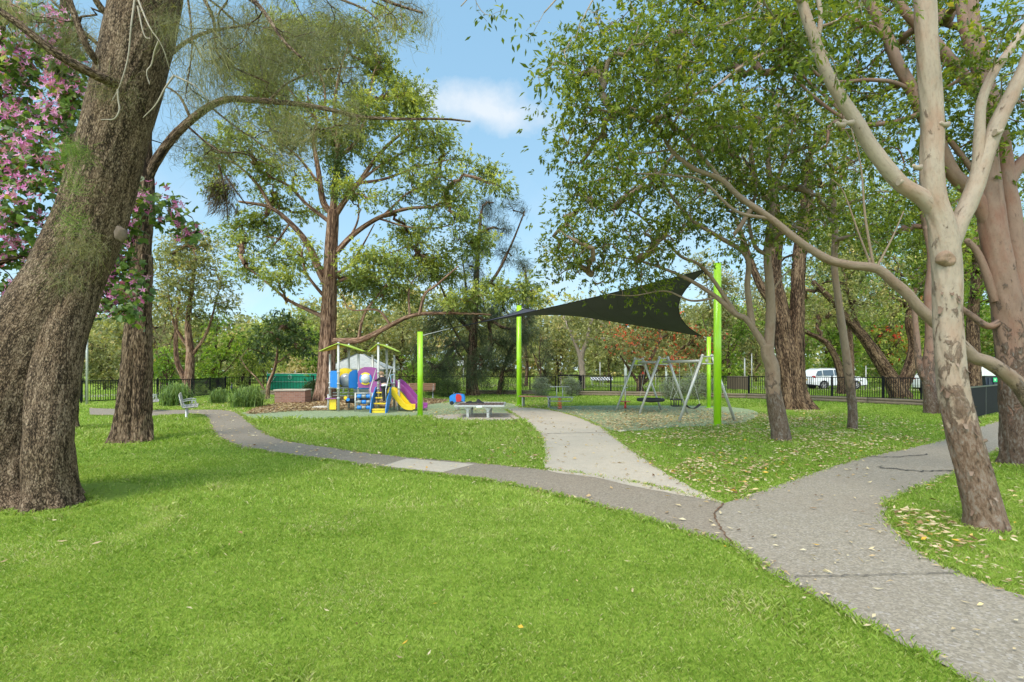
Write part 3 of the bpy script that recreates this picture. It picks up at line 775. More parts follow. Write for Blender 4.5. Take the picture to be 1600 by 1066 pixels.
def foliage(parent, centres, mat, per=40, spread=0.28, length=0.10, width=0.032, droop=0.5, name='crown', top=0.12, tvar=0.14, flat=0.7, ros=1):
    """leaves round each clump centre, in sprays of «ros» that spring from one twig tip"""
    k = max(1, int(round(per / ros)))
    S_ = np.repeat(centres, k, axis=0)
    off = rng.normal(0, 1, (len(S_), 3)) * np.array([spread, spread, spread * flat])
    ct = np.repeat(rng.normal(0.42, 0.15, len(centres)), k) + top * off[:, 2] / spread + rng.normal(0, .07, len(S_))  # upper leaves of a clump tinted lighter: light from above put into the colour
    ax = rng.normal(0, 1, (len(S_), 3)) * .6 + off / spread * .6 + np.array([0, 0, -droop * .9])
    C_ = np.repeat(S_ + off, ros, axis=0); n = len(C_); ax = np.repeat(ax, ros, axis=0); tt = np.repeat(ct, ros) + rng.normal(0, tvar, n)
    dirs = rng.normal(0, 1, (n, 3)); dirs /= np.linalg.norm(dirs, axis=1)[:, None]
    dirs = dirs * .9 + ax
    if ros > 1: C_ = C_ + rng.normal(0, length * .28, (n, 3))
    nrm = rng.normal(0, 0.7, (n, 3)) + np.array([0, 0, 1.0])
    return leaves_mesh(C_, dirs, nrm, length * rng.uniform(0.6, 1.3, n), width * rng.uniform(0.7, 1.3, n), tt, name, mat, parent)
def needles(parent, centres, mat, per=60, length=0.22, width=0.004, spread=0.05, fall=1.0, name='foliage', out=0.6):
    C_ = np.repeat(centres, per, axis=0); n = len(C_)
    ct = np.repeat(rng.normal(0.45, 0.2, len(centres)), per)
    d = rng.normal(0, 1, (n, 3)) * out + np.repeat(rng.normal(0, 0.5, (len(centres), 3)), per, axis=0) + np.array([0, 0, -fall])
    return leaves_mesh(C_ + rng.normal(0, spread, (n, 3)), d, rng.normal(0, 1, (n, 3)), length * rng.uniform(0.5, 1.3, n), np.full(n, width), ct + rng.normal(0, 0.15, n), name, mat, parent)

def PL(lst, d):
    """limb in photo pixels; each point (px, py[, distance])"""
    return [P(q[0], q[1], q[2] if len(q) > 2 else d) for q in lst]
def px_r(w, d): return w * d / F / 2

# === big leaning casuarina in the foreground ===
d = 6.85
T = thing('casuarina_tree', 'huge leaning rough-barked trunk beside the lawn, thickest of all, with needle sprigs', 'tree', (P(10, 800, d)[0], d, 0))
s = Skel()
main = [P(0, 800, d) * [1, 1, 0] + [0, 0, -0.15], P(2, 740, d), P(22, 640, d), P(60, 520, d), P(100, 440, d), P(132, 370, d), P(156, 300, d), P(176, 220, d), P(200, 130, d), P(222, 40, d), P(240, -60, d), P(262, -180, d), P(300, -330, d + .5)]
p = crom(main, 40); n = len(p)
hh = p[:, 2]
rr = np.interp(hh, [-0.2, 0.3, 0.9, 1.6, 2.3, 3.0, 3.6, 4.3, 5.0, 6.2, 7.5, 10], [0.76, 0.62, 0.58, 0.57, 0.50, 0.405, 0.385, 0.37, 0.37, 0.395, 0.40, 0.3])
s.paths.append((p, rr, 160, 0.06, 0.30, 1.7, 6))
for i in range(0, n, 4):
    if hh[i] > 5: s.node(p[i], rr[i], np.array([0, 0, 1.]), -1, False, 0.0)
# second fused stem at the foot, right side, with its root
q = [P(84, 803, 6.55) * [1, 1, 0] + [0, 0, -0.2], P(80, 760, 6.55), P(75, 690, 6.5), P(84, 600, 6.6), P(104, 500, 6.75), P(124, 430, 6.85)]
s.limb(q, 0.25, 0.25, sides=96, rough=0.06, flare=0.95, k=30, lobes=4, freq=1.7, attach=2)
s.limb([P(-60, 812, 6.3) * [1, 1, 0] + [0, 0, -0.2], P(-40, 760, 6.5), P(0, 640, 6.7), P(60, 520, 6.85)], 0.36, 0.3, sides=96, rough=0.05, flare=0.3, k=30, lobes=3, attach=2)
# limbs that leave the trunk
s.limb(PL([(182, 130, 6.6), (150, 118, 6.2), (90, 85, 5.9), (25, 35, 5.7), (-40, -10, 5.6)], d), 0.065, 0.03, attach=.4)
s.limb(PL([(180, 130, 6.8), (140, 80, 6.4), (115, 20, 6.3), (90, -60, 6.2)], d), 0.045, 0.03, attach=.3)
s.limb(PL([(200, 40, 6.8), (160, 15, 6.6), (130, -40, 6.4)], d), 0.05, 0.03, attach=.3)
s.limb(PL([(290, -40, 6.8), (345, -25, 6.2), (400, 5, 5.8), (440, 60, 5.5), (470, 90, 5.4)], d), 0.05, 0.012, attach=.2)
s.limb(PL([(290, -120, 6.8), (400, -90, 6.8), (520, -40, 6.6), (600, 0, 6.4), (660, 20, 6.2)], d), 0.06, 0.012, attach=.2)
s.limb(PL([(280, -60, 6.8), (330, 20, 6.5), (345, 90, 6.5), (420, 130, 6.6)], d), 0.03, 0.01, attach=.2)
s.limb(PL([(285, -60, 6.8), (300, 60, 6.6), (290, 150, 6.5)], d), 0.018, 0.006, attach=.2)
s.limb(PL([(380, -60, 6.4), (480, -20, 6.0), (560, 10, 5.8), (590, 30, 5.7)], d), 0.03, 0.008, attach=.2)
tb = clumps(blobs_px([(340, 25, 90, 45), (430, 45, 70, 55), (500, 20, 70, 35), (585, 15, 60, 25), (300, 90, 50, 60), (420, 140, 45, 50), (365, 110, 50, 50), (480, 90, 35, 40), (60, 20, 60, 40), (110, 60, 40, 40), (655, 10, 40, 18), (300, 20, 50, 40), (380, 80, 60, 40), (540, 60, 50, 30), (620, 25, 40, 20), (330, 150, 40, 40)], 6.6, 1.0), spacing=0.42, shell=0.1); tb = tb[rng.random(len(tb)) < .7]
s.grow(tb, 0.004, 0.3, sides=5, rmax=0.018, ratio=0.5)
s.build('trunk', B_CAS, T)
needles(T, tb, Lf['needle'], 190, 0.25, 0.0042, 0.12, 0.9, 'crown')
# bare pale dead twigs hanging down the trunk, fresh sprigs on the bark
M_TWIG = plain('dead_twig_wood', (0.30, 0.25, 0.19), 0.8)
for pts in ([(212, -10, 6.3), (206, 40, 6.25), (200, 90, 6.27), (186, 138, 6.3), (174, 160, 6.3)], [(212, -10, 6.3), (232, 40, 6.22), (248, 65, 6.2), (262, 100, 6.3), (272, 118, 6.4)], [(248, 65, 6.2), (238, 95, 6.3), (228, 112, 6.3), (234, 132, 6.3)], [(215, 10, 6.3), (222, 50, 6.25), (236, 62, 6.25)],
            [(184, 140, 6.3), (186, 165, 6.3), (180, 186, 6.3), (158, 188, 6.35)], [(272, 118, 6.4), (250, 150, 6.35), (222, 185, 6.35)], [(272, 118, 6.4), (300, 130, 6.3), (330, 160, 6.3)]):
    s2 = Skel(); s2.limb(PL(pts, 6.3), 0.012, 0.005, sides=6, k=6, wob=0.01); s2.build('dead_twig', M_TWIG, T)
sp = np.vstack([ell(P(112, 240, 6.1), (0.13, 0.15, 0.12), 34), ell(P(118, 285, 6.15), (0.12, 0.1, 0.16), 14), ell(P(108, 345, 6.15), (0.14, 0.12, 0.16), 16)])
needles(T, sp, Lf['bneedle'], 22, 0.16, 0.0035, 0.05, -0.3, 'sprig', 0.9)
sp = np.vstack([ell(P(125, 385, 6.1), (0.30, 0.1, 0.14), 26), ell(P(100, 430, 6.15), (0.22, 0.1, 0.12), 12), ell(P(180, 140, 6.3), (0.25, 0.08, 0.1), 10), ell(P(270, 60, 6.4), (0.22, 0.15, 0.25), 16)])
needles(T, sp, Lf['needle'], 26, 0.24, 0.003, 0.07, 0.6, 'sprig', 0.8)
# knot
mb = MB()
c = P(190, 366, 6.45) - T.location
mb.sphere(Vector(c) + Vector((-.01, .0, 0)), .09, 24, 16, (.8, .7, 1.1))
mb.v = [tuple(Vector(v_) + (Vector(v_) - Vector(c)) * (.14 * math.sin(60 * v_[0] + 3) * math.cos(47 * v_[2]))) for v_ in mb.v]
mb.build('bark_knot', plain('knot_bark', (.13, .09, .06), .9, var=.6, scale=25, bump=.8), T)

# === second furrowed trunk behind it ===
d = 12.4
T = thing('casuarina_tree', 'dark furrowed trunk with splayed fluted foot, behind the huge leaning one', 'tree', (P(205, 690, d)[0], d, 0))
s = Skel()
s.limb([P(200, 700, d) * [1, 1, 0] + [0, 0, -0.1]] + PL([(200, 660), (206, 600), (212, 520), (217, 440), (222, 360), (226, 300), (222, 230), (228, 150), (235, 60), (240, -60)], d), 0.29, 0.16, sides=64, rough=0.09, flare=0.75, k=14, lobes=5, attach=.55, pw=.6)
s.limb([P(222, 696, d) * [1, 1, 0] + [0, 0, -0.1]] + PL([(221, 640), (222, 560), (222, 480), (224, 400)], d), 0.22, 0.2, sides=40, rough=0.12, flare=0.6, k=14, attach=2)
s.limb(PL([(222, 300), (238, 262), (262, 225), (290, 195), (328, 166), (360, 155), (400, 157), (440, 160), (500, 168), (560, 182), (620, 186), (690, 186), (735, 190)], d), 0.13, 0.02, sides=12, rough=0.06, attach=.25, pw=.7)
s.limb(PL([(300, 190), (280, 150), (250, 130)], d), 0.04, 0.015, attach=.3)
s.limb(PL([(420, 158), (450, 130), (500, 110), (560, 105)], d), 0.03, 0.01, attach=.3)
s.limb(PL([(290, 195), (340, 235), (380, 240), (430, 262)], d), 0.03, 0.01, attach=.3)
s.limb(PL([(330, 168), (370, 200), (400, 220), (425, 245)], d), 0.025, 0.008, attach=.3)
s.limb(PL([(230, 120), (300, 60), (380, 40), (450, 30)], d), 0.06, 0.01, attach=.3)
s.limb(PL([(225, 200), (180, 100), (120, 40), (60, -20)], d), 0.08, 0.02, attach=.3)
tb = clumps(blobs_px([(350, 215, 45, 40), (400, 205, 40, 45), (300, 245, 30, 50), (430, 180, 40, 30), (480, 190, 50, 30), (400, 110, 60, 40), (470, 70, 60, 45), (330, 100, 50, 40), (540, 60, 50, 30), (280, 130, 30, 60), (440, 240, 40, 25), (560, 190, 50, 16), (80, 60, 70, 60), (130, 150, 40, 50), (520, 130, 40, 30)], d, 1.2), spacing=0.85, shell=0.1)
s.grow(tb, 0.008, 0.3, sides=5, rmax=0.035)
s.build('trunk', B_CAS2, T)
needles(T, tb, Lf['needle'], 180, 0.36, 0.008, 0.20, 0.7, 'crown')
s = Skel(); T2 = T
# hanging clump of brown and green dead foliage
cc = ell(P(350, 300, 11.5), (0.24, 0.24, 0.42), 26)
T = thing('hanging_foliage_clump', 'shaggy brown and green clump dangling alone against the blue sky', 'plant', P(350, 262, 11.5))
s.limb(PL([(342, 258), (352, 300), (356, 340)], 11.5), 0.03, 0.01, attach=0)
s.limb(PL([(352, 275), (384, 318), (398, 320)], 11.5), 0.02, 0.01, attach=2)
s.grow(cc, 0.004, sides=4)
s.build('stem', B_DARK, T)
needles(T, cc[:12], leafmat('brown_dead_needle', [(0, (0.05, 0.035, 0.02)), (1, (0.16, 0.11, 0.06))], 0.2), 90, 0.3, 0.012, 0.1, 1.2, 'dead_foliage')
foliage(T, ell(P(338, 290, 11.5), (0.2, 0.2, 0.22), 14), Lf['gum'], 30, 0.1, 0.11, 0.03, name='foliage')

# thin trunk further back at the left
d = 14.9
T = thing('casuarina_tree', 'slim dark trunk just showing past the right edge of the huge leaning trunk', 'tree', (P(108, 672, d)[0], d, 0))
s = Skel()
s.limb([P(105, 676, d) * [1, 1, 0] + [0, 0, -0.1]] + PL([(106, 640), (112, 560), (110, 460), (108, 300), (104, 120), (100, -40)], d), 0.25, 0.1, sides=32, rough=0.08, flare=0.7, k=10, attach=.5)
tb = clumps(blobs_px([(100, 100, 90, 70), (60, 30, 70, 50), (170, 60, 50, 50)], d, 1.2), spacing=1.1, shell=0.1)
s.grow(tb, 0.006, sides=4, rmax=0.04)
s.build('trunk', B_CAS2, T); needles(T, tb, Lf['needle'], 60, 0.34, 0.010, 0.15, 0.6, 'crown')

# === pink flowering orchid tree ===
d = 8.2
T = thing('orchid_tree', 'pink-flowered orchid tree with two-lobed leaves, behind the huge leaning trunk', 'tree', (P(-150, 760, 9)[0], 9, 0))
s = Skel()
s.limb([P(-150, 760, 9) * [1, 1, 0], P(-140, 600, 9), P(-110, 450, 8.8), P(-60, 300, 8.6), P(-20, 150, 8.4), P(10, 0, 8.2)], 0.14, 0.05, sides=16, attach=.2)
s.limb(PL([(-120, 480), (-40, 430), (40, 400), (110, 420), (180, 430), (230, 330), (270, 325), (300, 340)], 8.3), 0.05, 0.008, attach=.1)
s.limb(PL([(-120, 480), (-20, 300), (40, 220), (90, 180)], 8.0), 0.05, 0.01, attach=.1)
s.limb(PL([(110, 420), (170, 470), (200, 500), (225, 480)], 8.3), 0.02, 0.006, attach=.1)
bl = blobs_px([(20, 60, 60, 70), (60, 150, 60, 70), (20, 230, 60, 60), (75, 260, 50, 50), (15, 330, 60, 60), (30, 420, 50, 60), (110, 170, 35, 40), (100, 60, 30, 40), (150, 430, 60, 60), (170, 350, 40, 40), (185, 470, 35, 40), (-40, 200, 50, 180), (110, 120, 30, 40)], d, 0.5, 0.6)
bl += blobs_px([(230, 310, 35, 24), (265, 330, 30, 22), (292, 352, 14, 18), (210, 300, 18, 30), (208, 470, 22, 40), (200, 400, 14, 30)], 8.0, 0.1)
tb = clumps(bl, spacing=0.26, shell=0.3)
s.grow(tb, 0.003, sides=4, rmax=0.02); s.build('trunk', B_DARK, T)
# two-lobed leaves: pairs of broad blades sharing a base
per = 9; C_ = np.repeat(tb, per, axis=0) + rng.normal(0, 0.09, (len(tb) * per, 3)); n = len(C_)
dd = rng.normal(0, 1, (n, 3)) + np.array([0, -0.2, -0.3]); nn = rng.normal(0, 0.6, (n, 3)) + np.array([0, -0.6, 0.7]); dd /= np.linalg.norm(dd, axis=1)[:, None]
sd_ = np.cross(dd, nn); sd_ /= np.linalg.norm(sd_, axis=1)[:, None]
tt = np.clip(rng.normal(0.42, 0.25, n), 0, 1); ll = 0.11 * rng.uniform(0.6, 1.25, n)
leaves_mesh(np.vstack([C_, C_]), np.vstack([dd + sd_ * 0.45, dd - sd_ * 0.45]), np.vstack([nn, nn]), np.tile(ll, 2), np.tile(ll * 0.8, 2), np.tile(tt, 2), 'crown', Lf['bauhinia'], T)
# blossoms: five loose petals each, in sprays
sel = tb[rng.random(len(tb)) < 0.80]; C_ = np.repeat(sel, 5, axis=0) + rng.normal(0, 0.07, (len(sel) * 5, 3)) + np.array([0, -0.14, 0]); n = len(C_)
ax = rng.normal(0, 0.6, (n, 3)) + np.array([0, -1.0, 0.3]); ax /= np.linalg.norm(ax, axis=1)[:, None]
e1 = np.cross(ax, [0.1, 0.2, 1.0]); e1 /= np.linalg.norm(e1, axis=1)[:, None]; e2 = np.cross(ax, e1)
pd, pp, pn, pt = [], [], [], []
tb_ = rng.random(n)
for k in range(5):
    a = 2 * np.pi * k / 5; pd.append(e1 * np.cos(a) + e2 * np.sin(a) + ax * 0.5); pp.append(C_); pn.append(ax); pt.append(np.clip(0.25 + 0.6 * tb_ + rng.normal(0, .08, n), 0, 1))
leaves_mesh(np.vstack(pp), np.vstack(pd), np.vstack(pn), rng.uniform(.04, .085, n * 5), rng.uniform(.016, .032, n * 5), np.concatenate(pt), 'blossoms', M_PINK, T)

# === tall gum by the playground ===
d = 28.0
T = thing('gum_tree', 'tall spreading gum with red-brown trunk rising behind the playground tower', 'tree', (P(509, 628, d)[0], d, 0))
s = Skel()
s.limb([P(508, 630, d) * [1, 1, 0] + [0, 0, -0.1]] + PL([(509, 600), (512, 540), (514, 480), (517, 400), (521, 330)], d), 0.50, 0.30, sides=48, rough=0.06, flare=0.5, k=12, lobes=6, attach=.6)
s.limb(PL([(508, 497), (490, 488), (452, 470), (421, 445), (384, 416)], d), 0.13, 0.03, attach=.3)
s.limb(PL([(513, 450), (496, 416), (482, 383), (454, 349), (421, 324), (373, 315)], d), 0.24, 0.06, attach=.35, sides=12)
s.limb(PL([(425, 328), (401, 287), (362, 253), (318, 246)], d), 0.10, 0.03, attach=.3)
s.limb(PL([(520, 335), (505, 315), (497, 264), (490, 220), (494, 186), (480, 150)], d), 0.19, 0.05, attach=.3, sides=12)
s.limb(PL([(520, 335), (525, 270), (528, 214), (522, 174), (531, 112), (545, 70)], d), 0.2, 0.04, attach=.3, sides=12)
s.limb(PL([(523, 338), (542, 309), (564, 281), (587, 248), (615, 219), (660, 186)], d), 0.17, 0.04, attach=.3, sides=12)
s.limb(PL([(540, 312), (550, 290), (600, 280), (650, 262), (700, 250)], d), 0.10, 0.03, attach=.3)
s.limb(PL([(526, 394), (553, 366), (593, 340), (638, 326), (694, 321), (728, 298)], d), 0.16, 0.04, attach=.3, sides=12)
s.limb(PL([(593, 342), (640, 355), (690, 355), (730, 340)], d), 0.06, 0.02, attach=.3)
s.limb(PL([(515, 534, 28), (545, 533, 27.5), (570, 529, 27), (615, 506, 26.5), (638, 495, 26), (666, 490, 26), (728, 490, 25.5), (767, 492, 25.5)], d), 0.22, 0.04, attach=.3, sides=12, pw=.7)
s.limb(PL([(655, 492, 26), (664, 460, 26), (683, 445, 26), (716, 416, 26)], d), 0.09, 0.03, attach=.3)
s.limb(PL([(610, 508, 26.5), (590, 485, 26.5), (548, 484, 27), (535, 460, 27)], d), 0.07, 0.02, attach=.3)
s.limb(PL([(514, 430), (540, 420), (560, 395), (585, 350)], d), 0.09, 0.03, attach=.3)
s.limb(PL([(494, 186), (460, 150), (430, 110), (400, 90)], d), 0.08, 0.02, attach=.3)
for pts, r0_, r1_ in (([(512, 470), (480, 430), (470, 400), (440, 375), (415, 370)], .10, .03), ([(519, 350), (480, 320), (450, 290), (410, 270), (380, 240)], .12, .03), ([(500, 290), (470, 250), (440, 220), (420, 170)], .09, .03), ([(527, 250), (560, 215), (575, 160), (585, 110)], .11, .03), ([(560, 285), (600, 255), (640, 235), (680, 225)], .08, .02),
        ([(527, 225), (510, 180), (505, 130), (480, 80)], .09, .03), ([(545, 375), (560, 340), (558, 290)], .07, .02), ([(600, 336), (640, 300), (680, 285)], .07, .02), ([(528, 440), (570, 425), (600, 400), (640, 385)], .08, .02), ([(560, 530, 27.2), (570, 490, 27), (600, 450, 27), (620, 420, 27)], .09, .03), ([(640, 496, 26.3), (640, 450, 26.3), (660, 420, 26.3)], .07, .02), ([(452, 350), (430, 380), (400, 400)], .07, .02), ([(700, 490, 25.7), (740, 465, 25.6), (790, 450, 25.5)], .05, .02)):
    s.limb(PL(pts, d), r0_, r1_, attach=.25, sides=9)
bl = blobs_px([(445, 75, 50, 32), (400, 120, 45, 30), (500, 110, 40, 26), (520, 230, 26, 20), (465, 270, 28, 18), (425, 300, 26, 16), (600, 250, 30, 18), (590, 310, 24, 12), (640, 150, 30, 18), (480, 330, 20, 14), (560, 400, 26, 16), (700, 320, 30, 10), (540, 52, 42, 26), (610, 30, 26, 18), (480, 60, 45, 30), (575, 105, 35, 26), (612, 125, 26, 20), (430, 160, 45, 26), (600, 165, 50, 30), (655, 215, 42, 26), (690, 235, 26, 20), (650, 262, 34, 16), (545, 180, 34, 34), (480, 190, 38, 30), (370, 225, 36, 26), (400, 260, 34, 20), (340, 250, 24, 22), (440, 215, 30, 20),
                (745, 262, 34, 18), (700, 285, 44, 18), (770, 290, 22, 14), (660, 300, 40, 14), (540, 302, 22, 14), (560, 225, 28, 24),
                (600, 425, 56, 30), (660, 400, 45, 26), (735, 382, 44, 20), (560, 450, 36, 22), (620, 462, 40, 20), (690, 430, 34, 18), (700, 345, 40, 14), (640, 365, 34, 14),
                (400, 365, 38, 24), (448, 392, 34, 22), (388, 415, 24, 20), (430, 440, 28, 18), (475, 392, 18, 14), (410, 340, 30, 14), (378, 385, 20, 20)], d, 2.6)
bl += blobs_px([(790, 452, 50, 14), (760, 470, 40, 10), (825, 462, 26, 10), (720, 470, 30, 12)], 25.5, 0.4)
tb = clumps(bl, spacing=0.80, shell=0.35)
s.grow2(bl, tb, 0.018, 0.11, 5)
s.build('trunk', B_RED, T)
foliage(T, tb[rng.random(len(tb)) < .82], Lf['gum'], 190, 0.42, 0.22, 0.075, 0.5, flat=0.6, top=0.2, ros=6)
cc = ell(P(527, 270, 27.7), (0.35, 0.35, 1.4), 40)
foliage(T, cc, Lf['dark'], 60, 0.22, 0.16, 0.06, name='creeper')

# === smooth-barked gum close on the right ===
d = 5.65
T = thing('gum_tree', 'nearest smooth pale gum at the path bend, forked with a burl, flaking rough foot', 'tree', (P(1535, 830, d)[0], d, 0))
s = Skel()
q = [P(1543, 833, d) * [1, 1, 0] + [0, 0, -0.12]] + PL([(1536, 800), (1522, 740), (1506, 680), (1492, 620), (1484, 560), (1481, 500), (1480, 440), (1478, 400), (1472, 350), (1460, 310), (1456, 260), (1457, 200), (1452, 120), (1447, 40), (1442, -60), (1438, -180)], d)
p = crom(q, 18); hh = p[:, 2]
rr = np.interp(hh, [-0.12, 0.0, 0.15, 0.5, 1.0, 1.7, 2.4, 3.0, 3.2, 3.5, 4.4, 5.8, 7.1], [0.25, 0.205, 0.178, 0.165, 0.155, 0.138, 0.13, 0.137, 0.135, 0.118, 0.105, 0.10, 0.07])
s.paths.append((p, rr, 72, 0.06, 0.05, 2.6, 5))
for i_ in range(0, len(p), 4):
    if hh[i_] > 5: s.node(p[i_], rr[i_], np.array([0, 0, 1.]), -1, False, 0.0)
s.limb(PL([(1482, 400), (1470, 345), (1442, 310), (1405, 285), (1365, 235), (1338, 190), (1312, 150), (1290, 110), (1272, 60), (1255, 10), (1240, -60), (1225, -140)], d), 0.10, 0.04, sides=28, rough=0.04, k=10, attach=.45, pw=.7)
s.limb(PL([(1476, 408), (1496, 355), (1520, 302), (1540, 240), (1560, 190), (1585, 140), (1608, 90), (1630, 20), (1650, -60)], d), 0.095, 0.055, sides=28, rough=0.04, k=10, attach=.5)
s.limb(PL([(1520, 300), (1528, 255), (1530, 215), (1532, 170), (1540, 140), (1555, 110), (1580, 75), (1610, 30)], d), 0.06, 0.035, sides=16, rough=0.05, attach=.5)
s.limb(PL([(1272, 75), (1280, 50), (1282, 20), (1275, -20), (1270, -80)], d), 0.03, 0.015, attach=.4)
s.limb(PL([(1250, 0, 5.6), (1180, -60, 5.4), (1080, -90, 5.2), (980, -70, 5.1), (900, -30, 5.0), (850, 20, 5.0)], d), 0.035, 0.006, attach=.3)
s.limb(PL([(1000, -75, 5.1), (940, -20, 5.0), (905, 40, 5.0)], d), 0.012, 0.005, attach=.2)
s.limb(PL([(900, -30, 5.0), (830, -60, 5.0), (760, -30, 5.1), (720, 10, 5.1)], d), 0.012, 0.005, attach=.2)
# burl and stubs
tb = clumps(blobs_px([(800, 40, 50, 30), (870, 60, 50, 45), (930, 50, 50, 40), (760, 10, 50, 20), (1000, 10, 60, 40), (870, 110, 24, 30), (840, 125, 12, 10)], 5.05, 0.2), spacing=0.30, shell=0.1)
tb = tb[rng.random(len(tb)) < 0.75]
s.grow(tb, 0.0022, 0.3, sides=4, rmax=0.01, ratio=0.35)
tu = clumps(blobs_px([(1230, -40, 120, 60), (1330, 20, 80, 50), (1180, 60, 70, 40), (1440, -60, 150, 60), (1560, 40, 60, 50), (1290, 110, 50, 40), (1600, 150, 40, 60), (1130, 10, 80, 50)], d + .4, 0.9), spacing=0.42, shell=0.3)
s.grow(tu, 0.004, 0.3, sides=4, rmax=0.02)
s.build('trunk', B_SMOOTH, T)
foliage(T, tb, Lf['canopy'], 9, 0.09, 0.085, 0.030, 1.0, tvar=0.12)
foliage(T, tu, Lf['canopy'], 42, 0.17, 0.085, 0.032, 0.6, ros=6)
mb = MB(); c = Vector(P(1478, 405, 5.56)) - T.location
mb.sphere(c, 0.10, 28, 18, (0.95, 0.75, 0.85))
for i_ in range(len(mb.v)):
    v_ = Vector(mb.v[i_]) - c; rr_ = math.hypot(v_.x, v_.z)
    k_ = 1 + 0.10 * math.sin(38 * rr_ + 2.2 * math.atan2(v_.z, v_.x)) + 0.10 * math.sin(23 * v_.x + 4) * math.cos(31 * v_.z)
    if rr_ < .045 and v_.y < 0: k_ -= .3
    mb.v[i_] = tuple(c + v_ * k_)
mb.build('burl', plain('burl_bark', (0.22, 0.14, 0.09), 0.85, var=.6, scale=22, bump=.8), T)
for (px, py, dx) in ((1535, 690, .5), (1473, 195, -.5), (1311, 195, -.5), (1322, 192, -.6), (1430, 262, -.5), (1407, 285, .2), (1561, 207, .4)):
    c = Vector(P(px, py, 5.55)) - T.location
    mb = MB(); mb.tube([c - Vector((dx * .12, 0, 0)), c, c + Vector((dx * 0.07, -0.02, 0.02))], [0.035, 0.022, 0.016], 10)
    mb.build('branch_stub', B_SMOOTH, T)
# peeling strips of bark, one curled sheet of them
mfl = leafmat('peeling_bark', [(0, (0.09, 0.05, 0.03)), (0.5, (0.17, 0.11, 0.075)), (1, (0.26, 0.19, 0.14))], 0.05, 0.8)
for q_ in range(26):
    k = int(rng.integers(20, 130)); a = rng.uniform(math.pi * 1.05, math.pi * 1.95)
    rk = float(np.interp(p[k, 2], [-0.12, 0.0, 0.15, 0.5, 1.0, 1.7, 2.4, 3.0, 3.3], [0.27, 0.225, 0.19, 0.175, 0.16, 0.138, 0.13, 0.135, 0.145]))
    o_ = np.array([math.cos(a), math.sin(a), 0]); sd_ = np.array([-math.sin(a), math.cos(a), 0]); l_ = rng.uniform(.03, .09); w_ = rng.uniform(.012, .03)
    V = []; 
    for i_ in range(5):
        f_ = i_ / 4; c_ = p[k] + o_ * (rk * 0.99 + 0.035 * f_ ** 2) + np.array([0, 0, -l_ * f_])
        ww = w_ * (1 - 0.5 * f_) ; V += [c_ - sd_ * ww + o_ * .004, c_ + sd_ * ww]
    raw('bark_flake', V, [(2 * i_, 2 * i_ + 1, 2 * i_ + 3, 2 * i_ + 2) for i_ in range(4)], mfl, T, attrs={'tint': ('FACE', [rng.random()] * 4)})

# === leaning tree whose long limb arches over to the left ===
d = 8.0
T = thing('arching_tree', 'tree at the photo edge sending one long brown limb arching low behind the pale gum', 'tree', (P(1700, 760, d)[0], d, 0))
s = Skel()
s.limb([P(1720, 770, d) * [1, 1, 0] + [0, 0, -.1]] + PL([(1700, 740), (1660, 690), (1618, 640), (1590, 600), (1566, 580), (1544, 566), (1521, 558), (1507, 544), (1480, 520), (1459, 502), (1437, 482), (1416, 458), (1395, 440), (1369, 420), (1327, 414), (1293, 405), (1247, 376), (1205, 342), (1156, 308), (1126, 280), (1085, 264), (1048, 234), (1029, 199), (1003, 186), (975, 180), (940, 172)], d), 0.145, 0.016, sides=24, rough=0.05, k=8, attach=.5, pw=.75)
s.limb(PL([(1365, 417), (1352, 340), (1345, 260), (1330, 200)], d), 0.022, 0.008, attach=.2)
s.limb(PL([(1362, 418), (1340, 360), (1318, 300), (1300, 280)], d), 0.018, 0.006, attach=.2)
s.limb(PL([(1372, 414), (1395, 370), (1412, 330)], d), 0.018, 0.008, attach=.2)
s.limb(PL([(1126, 280), (1085, 230), (1048, 190), (1046, 160), (1110, 140), (1150, 110), (1200, 80)], d), 0.03, 0.02, attach=.2)
s.limb(PL([(1205, 342), (1150, 330), (1100, 285), (1060, 275), (980, 272), (920, 285)], d), 0.028, 0.008, attach=.2)
s.limb(PL([(1048, 234), (1000, 240), (960, 230), (920, 240)], d), 0.02, 0.006, attach=.2)
bl = blobs_px([(900, 130, 32, 35), (940, 110, 45, 35), (905, 190, 30, 40), (960, 190, 45, 45), (910, 250, 32, 30), (1010, 130, 50, 40), (1020, 200, 50, 40), (1080, 160, 50, 50), (960, 260, 50, 30), (1050, 90, 50, 40), (1120, 210, 50, 40), (980, 60, 40, 25), (890, 220, 20, 20)], d, 0.8)
tb = topside(bl, .35, .36)
s.grow2(bl, np.vstack([tb, clumps(bl, spacing=0.36, shell=0.3)]), 0.0062, 0.026, 4)
s.build('trunk', B_LIMB, T)
foliage(T, tb, Lf['canopy'], 175, 0.24, 0.080, 0.032, 0.7, ros=7)

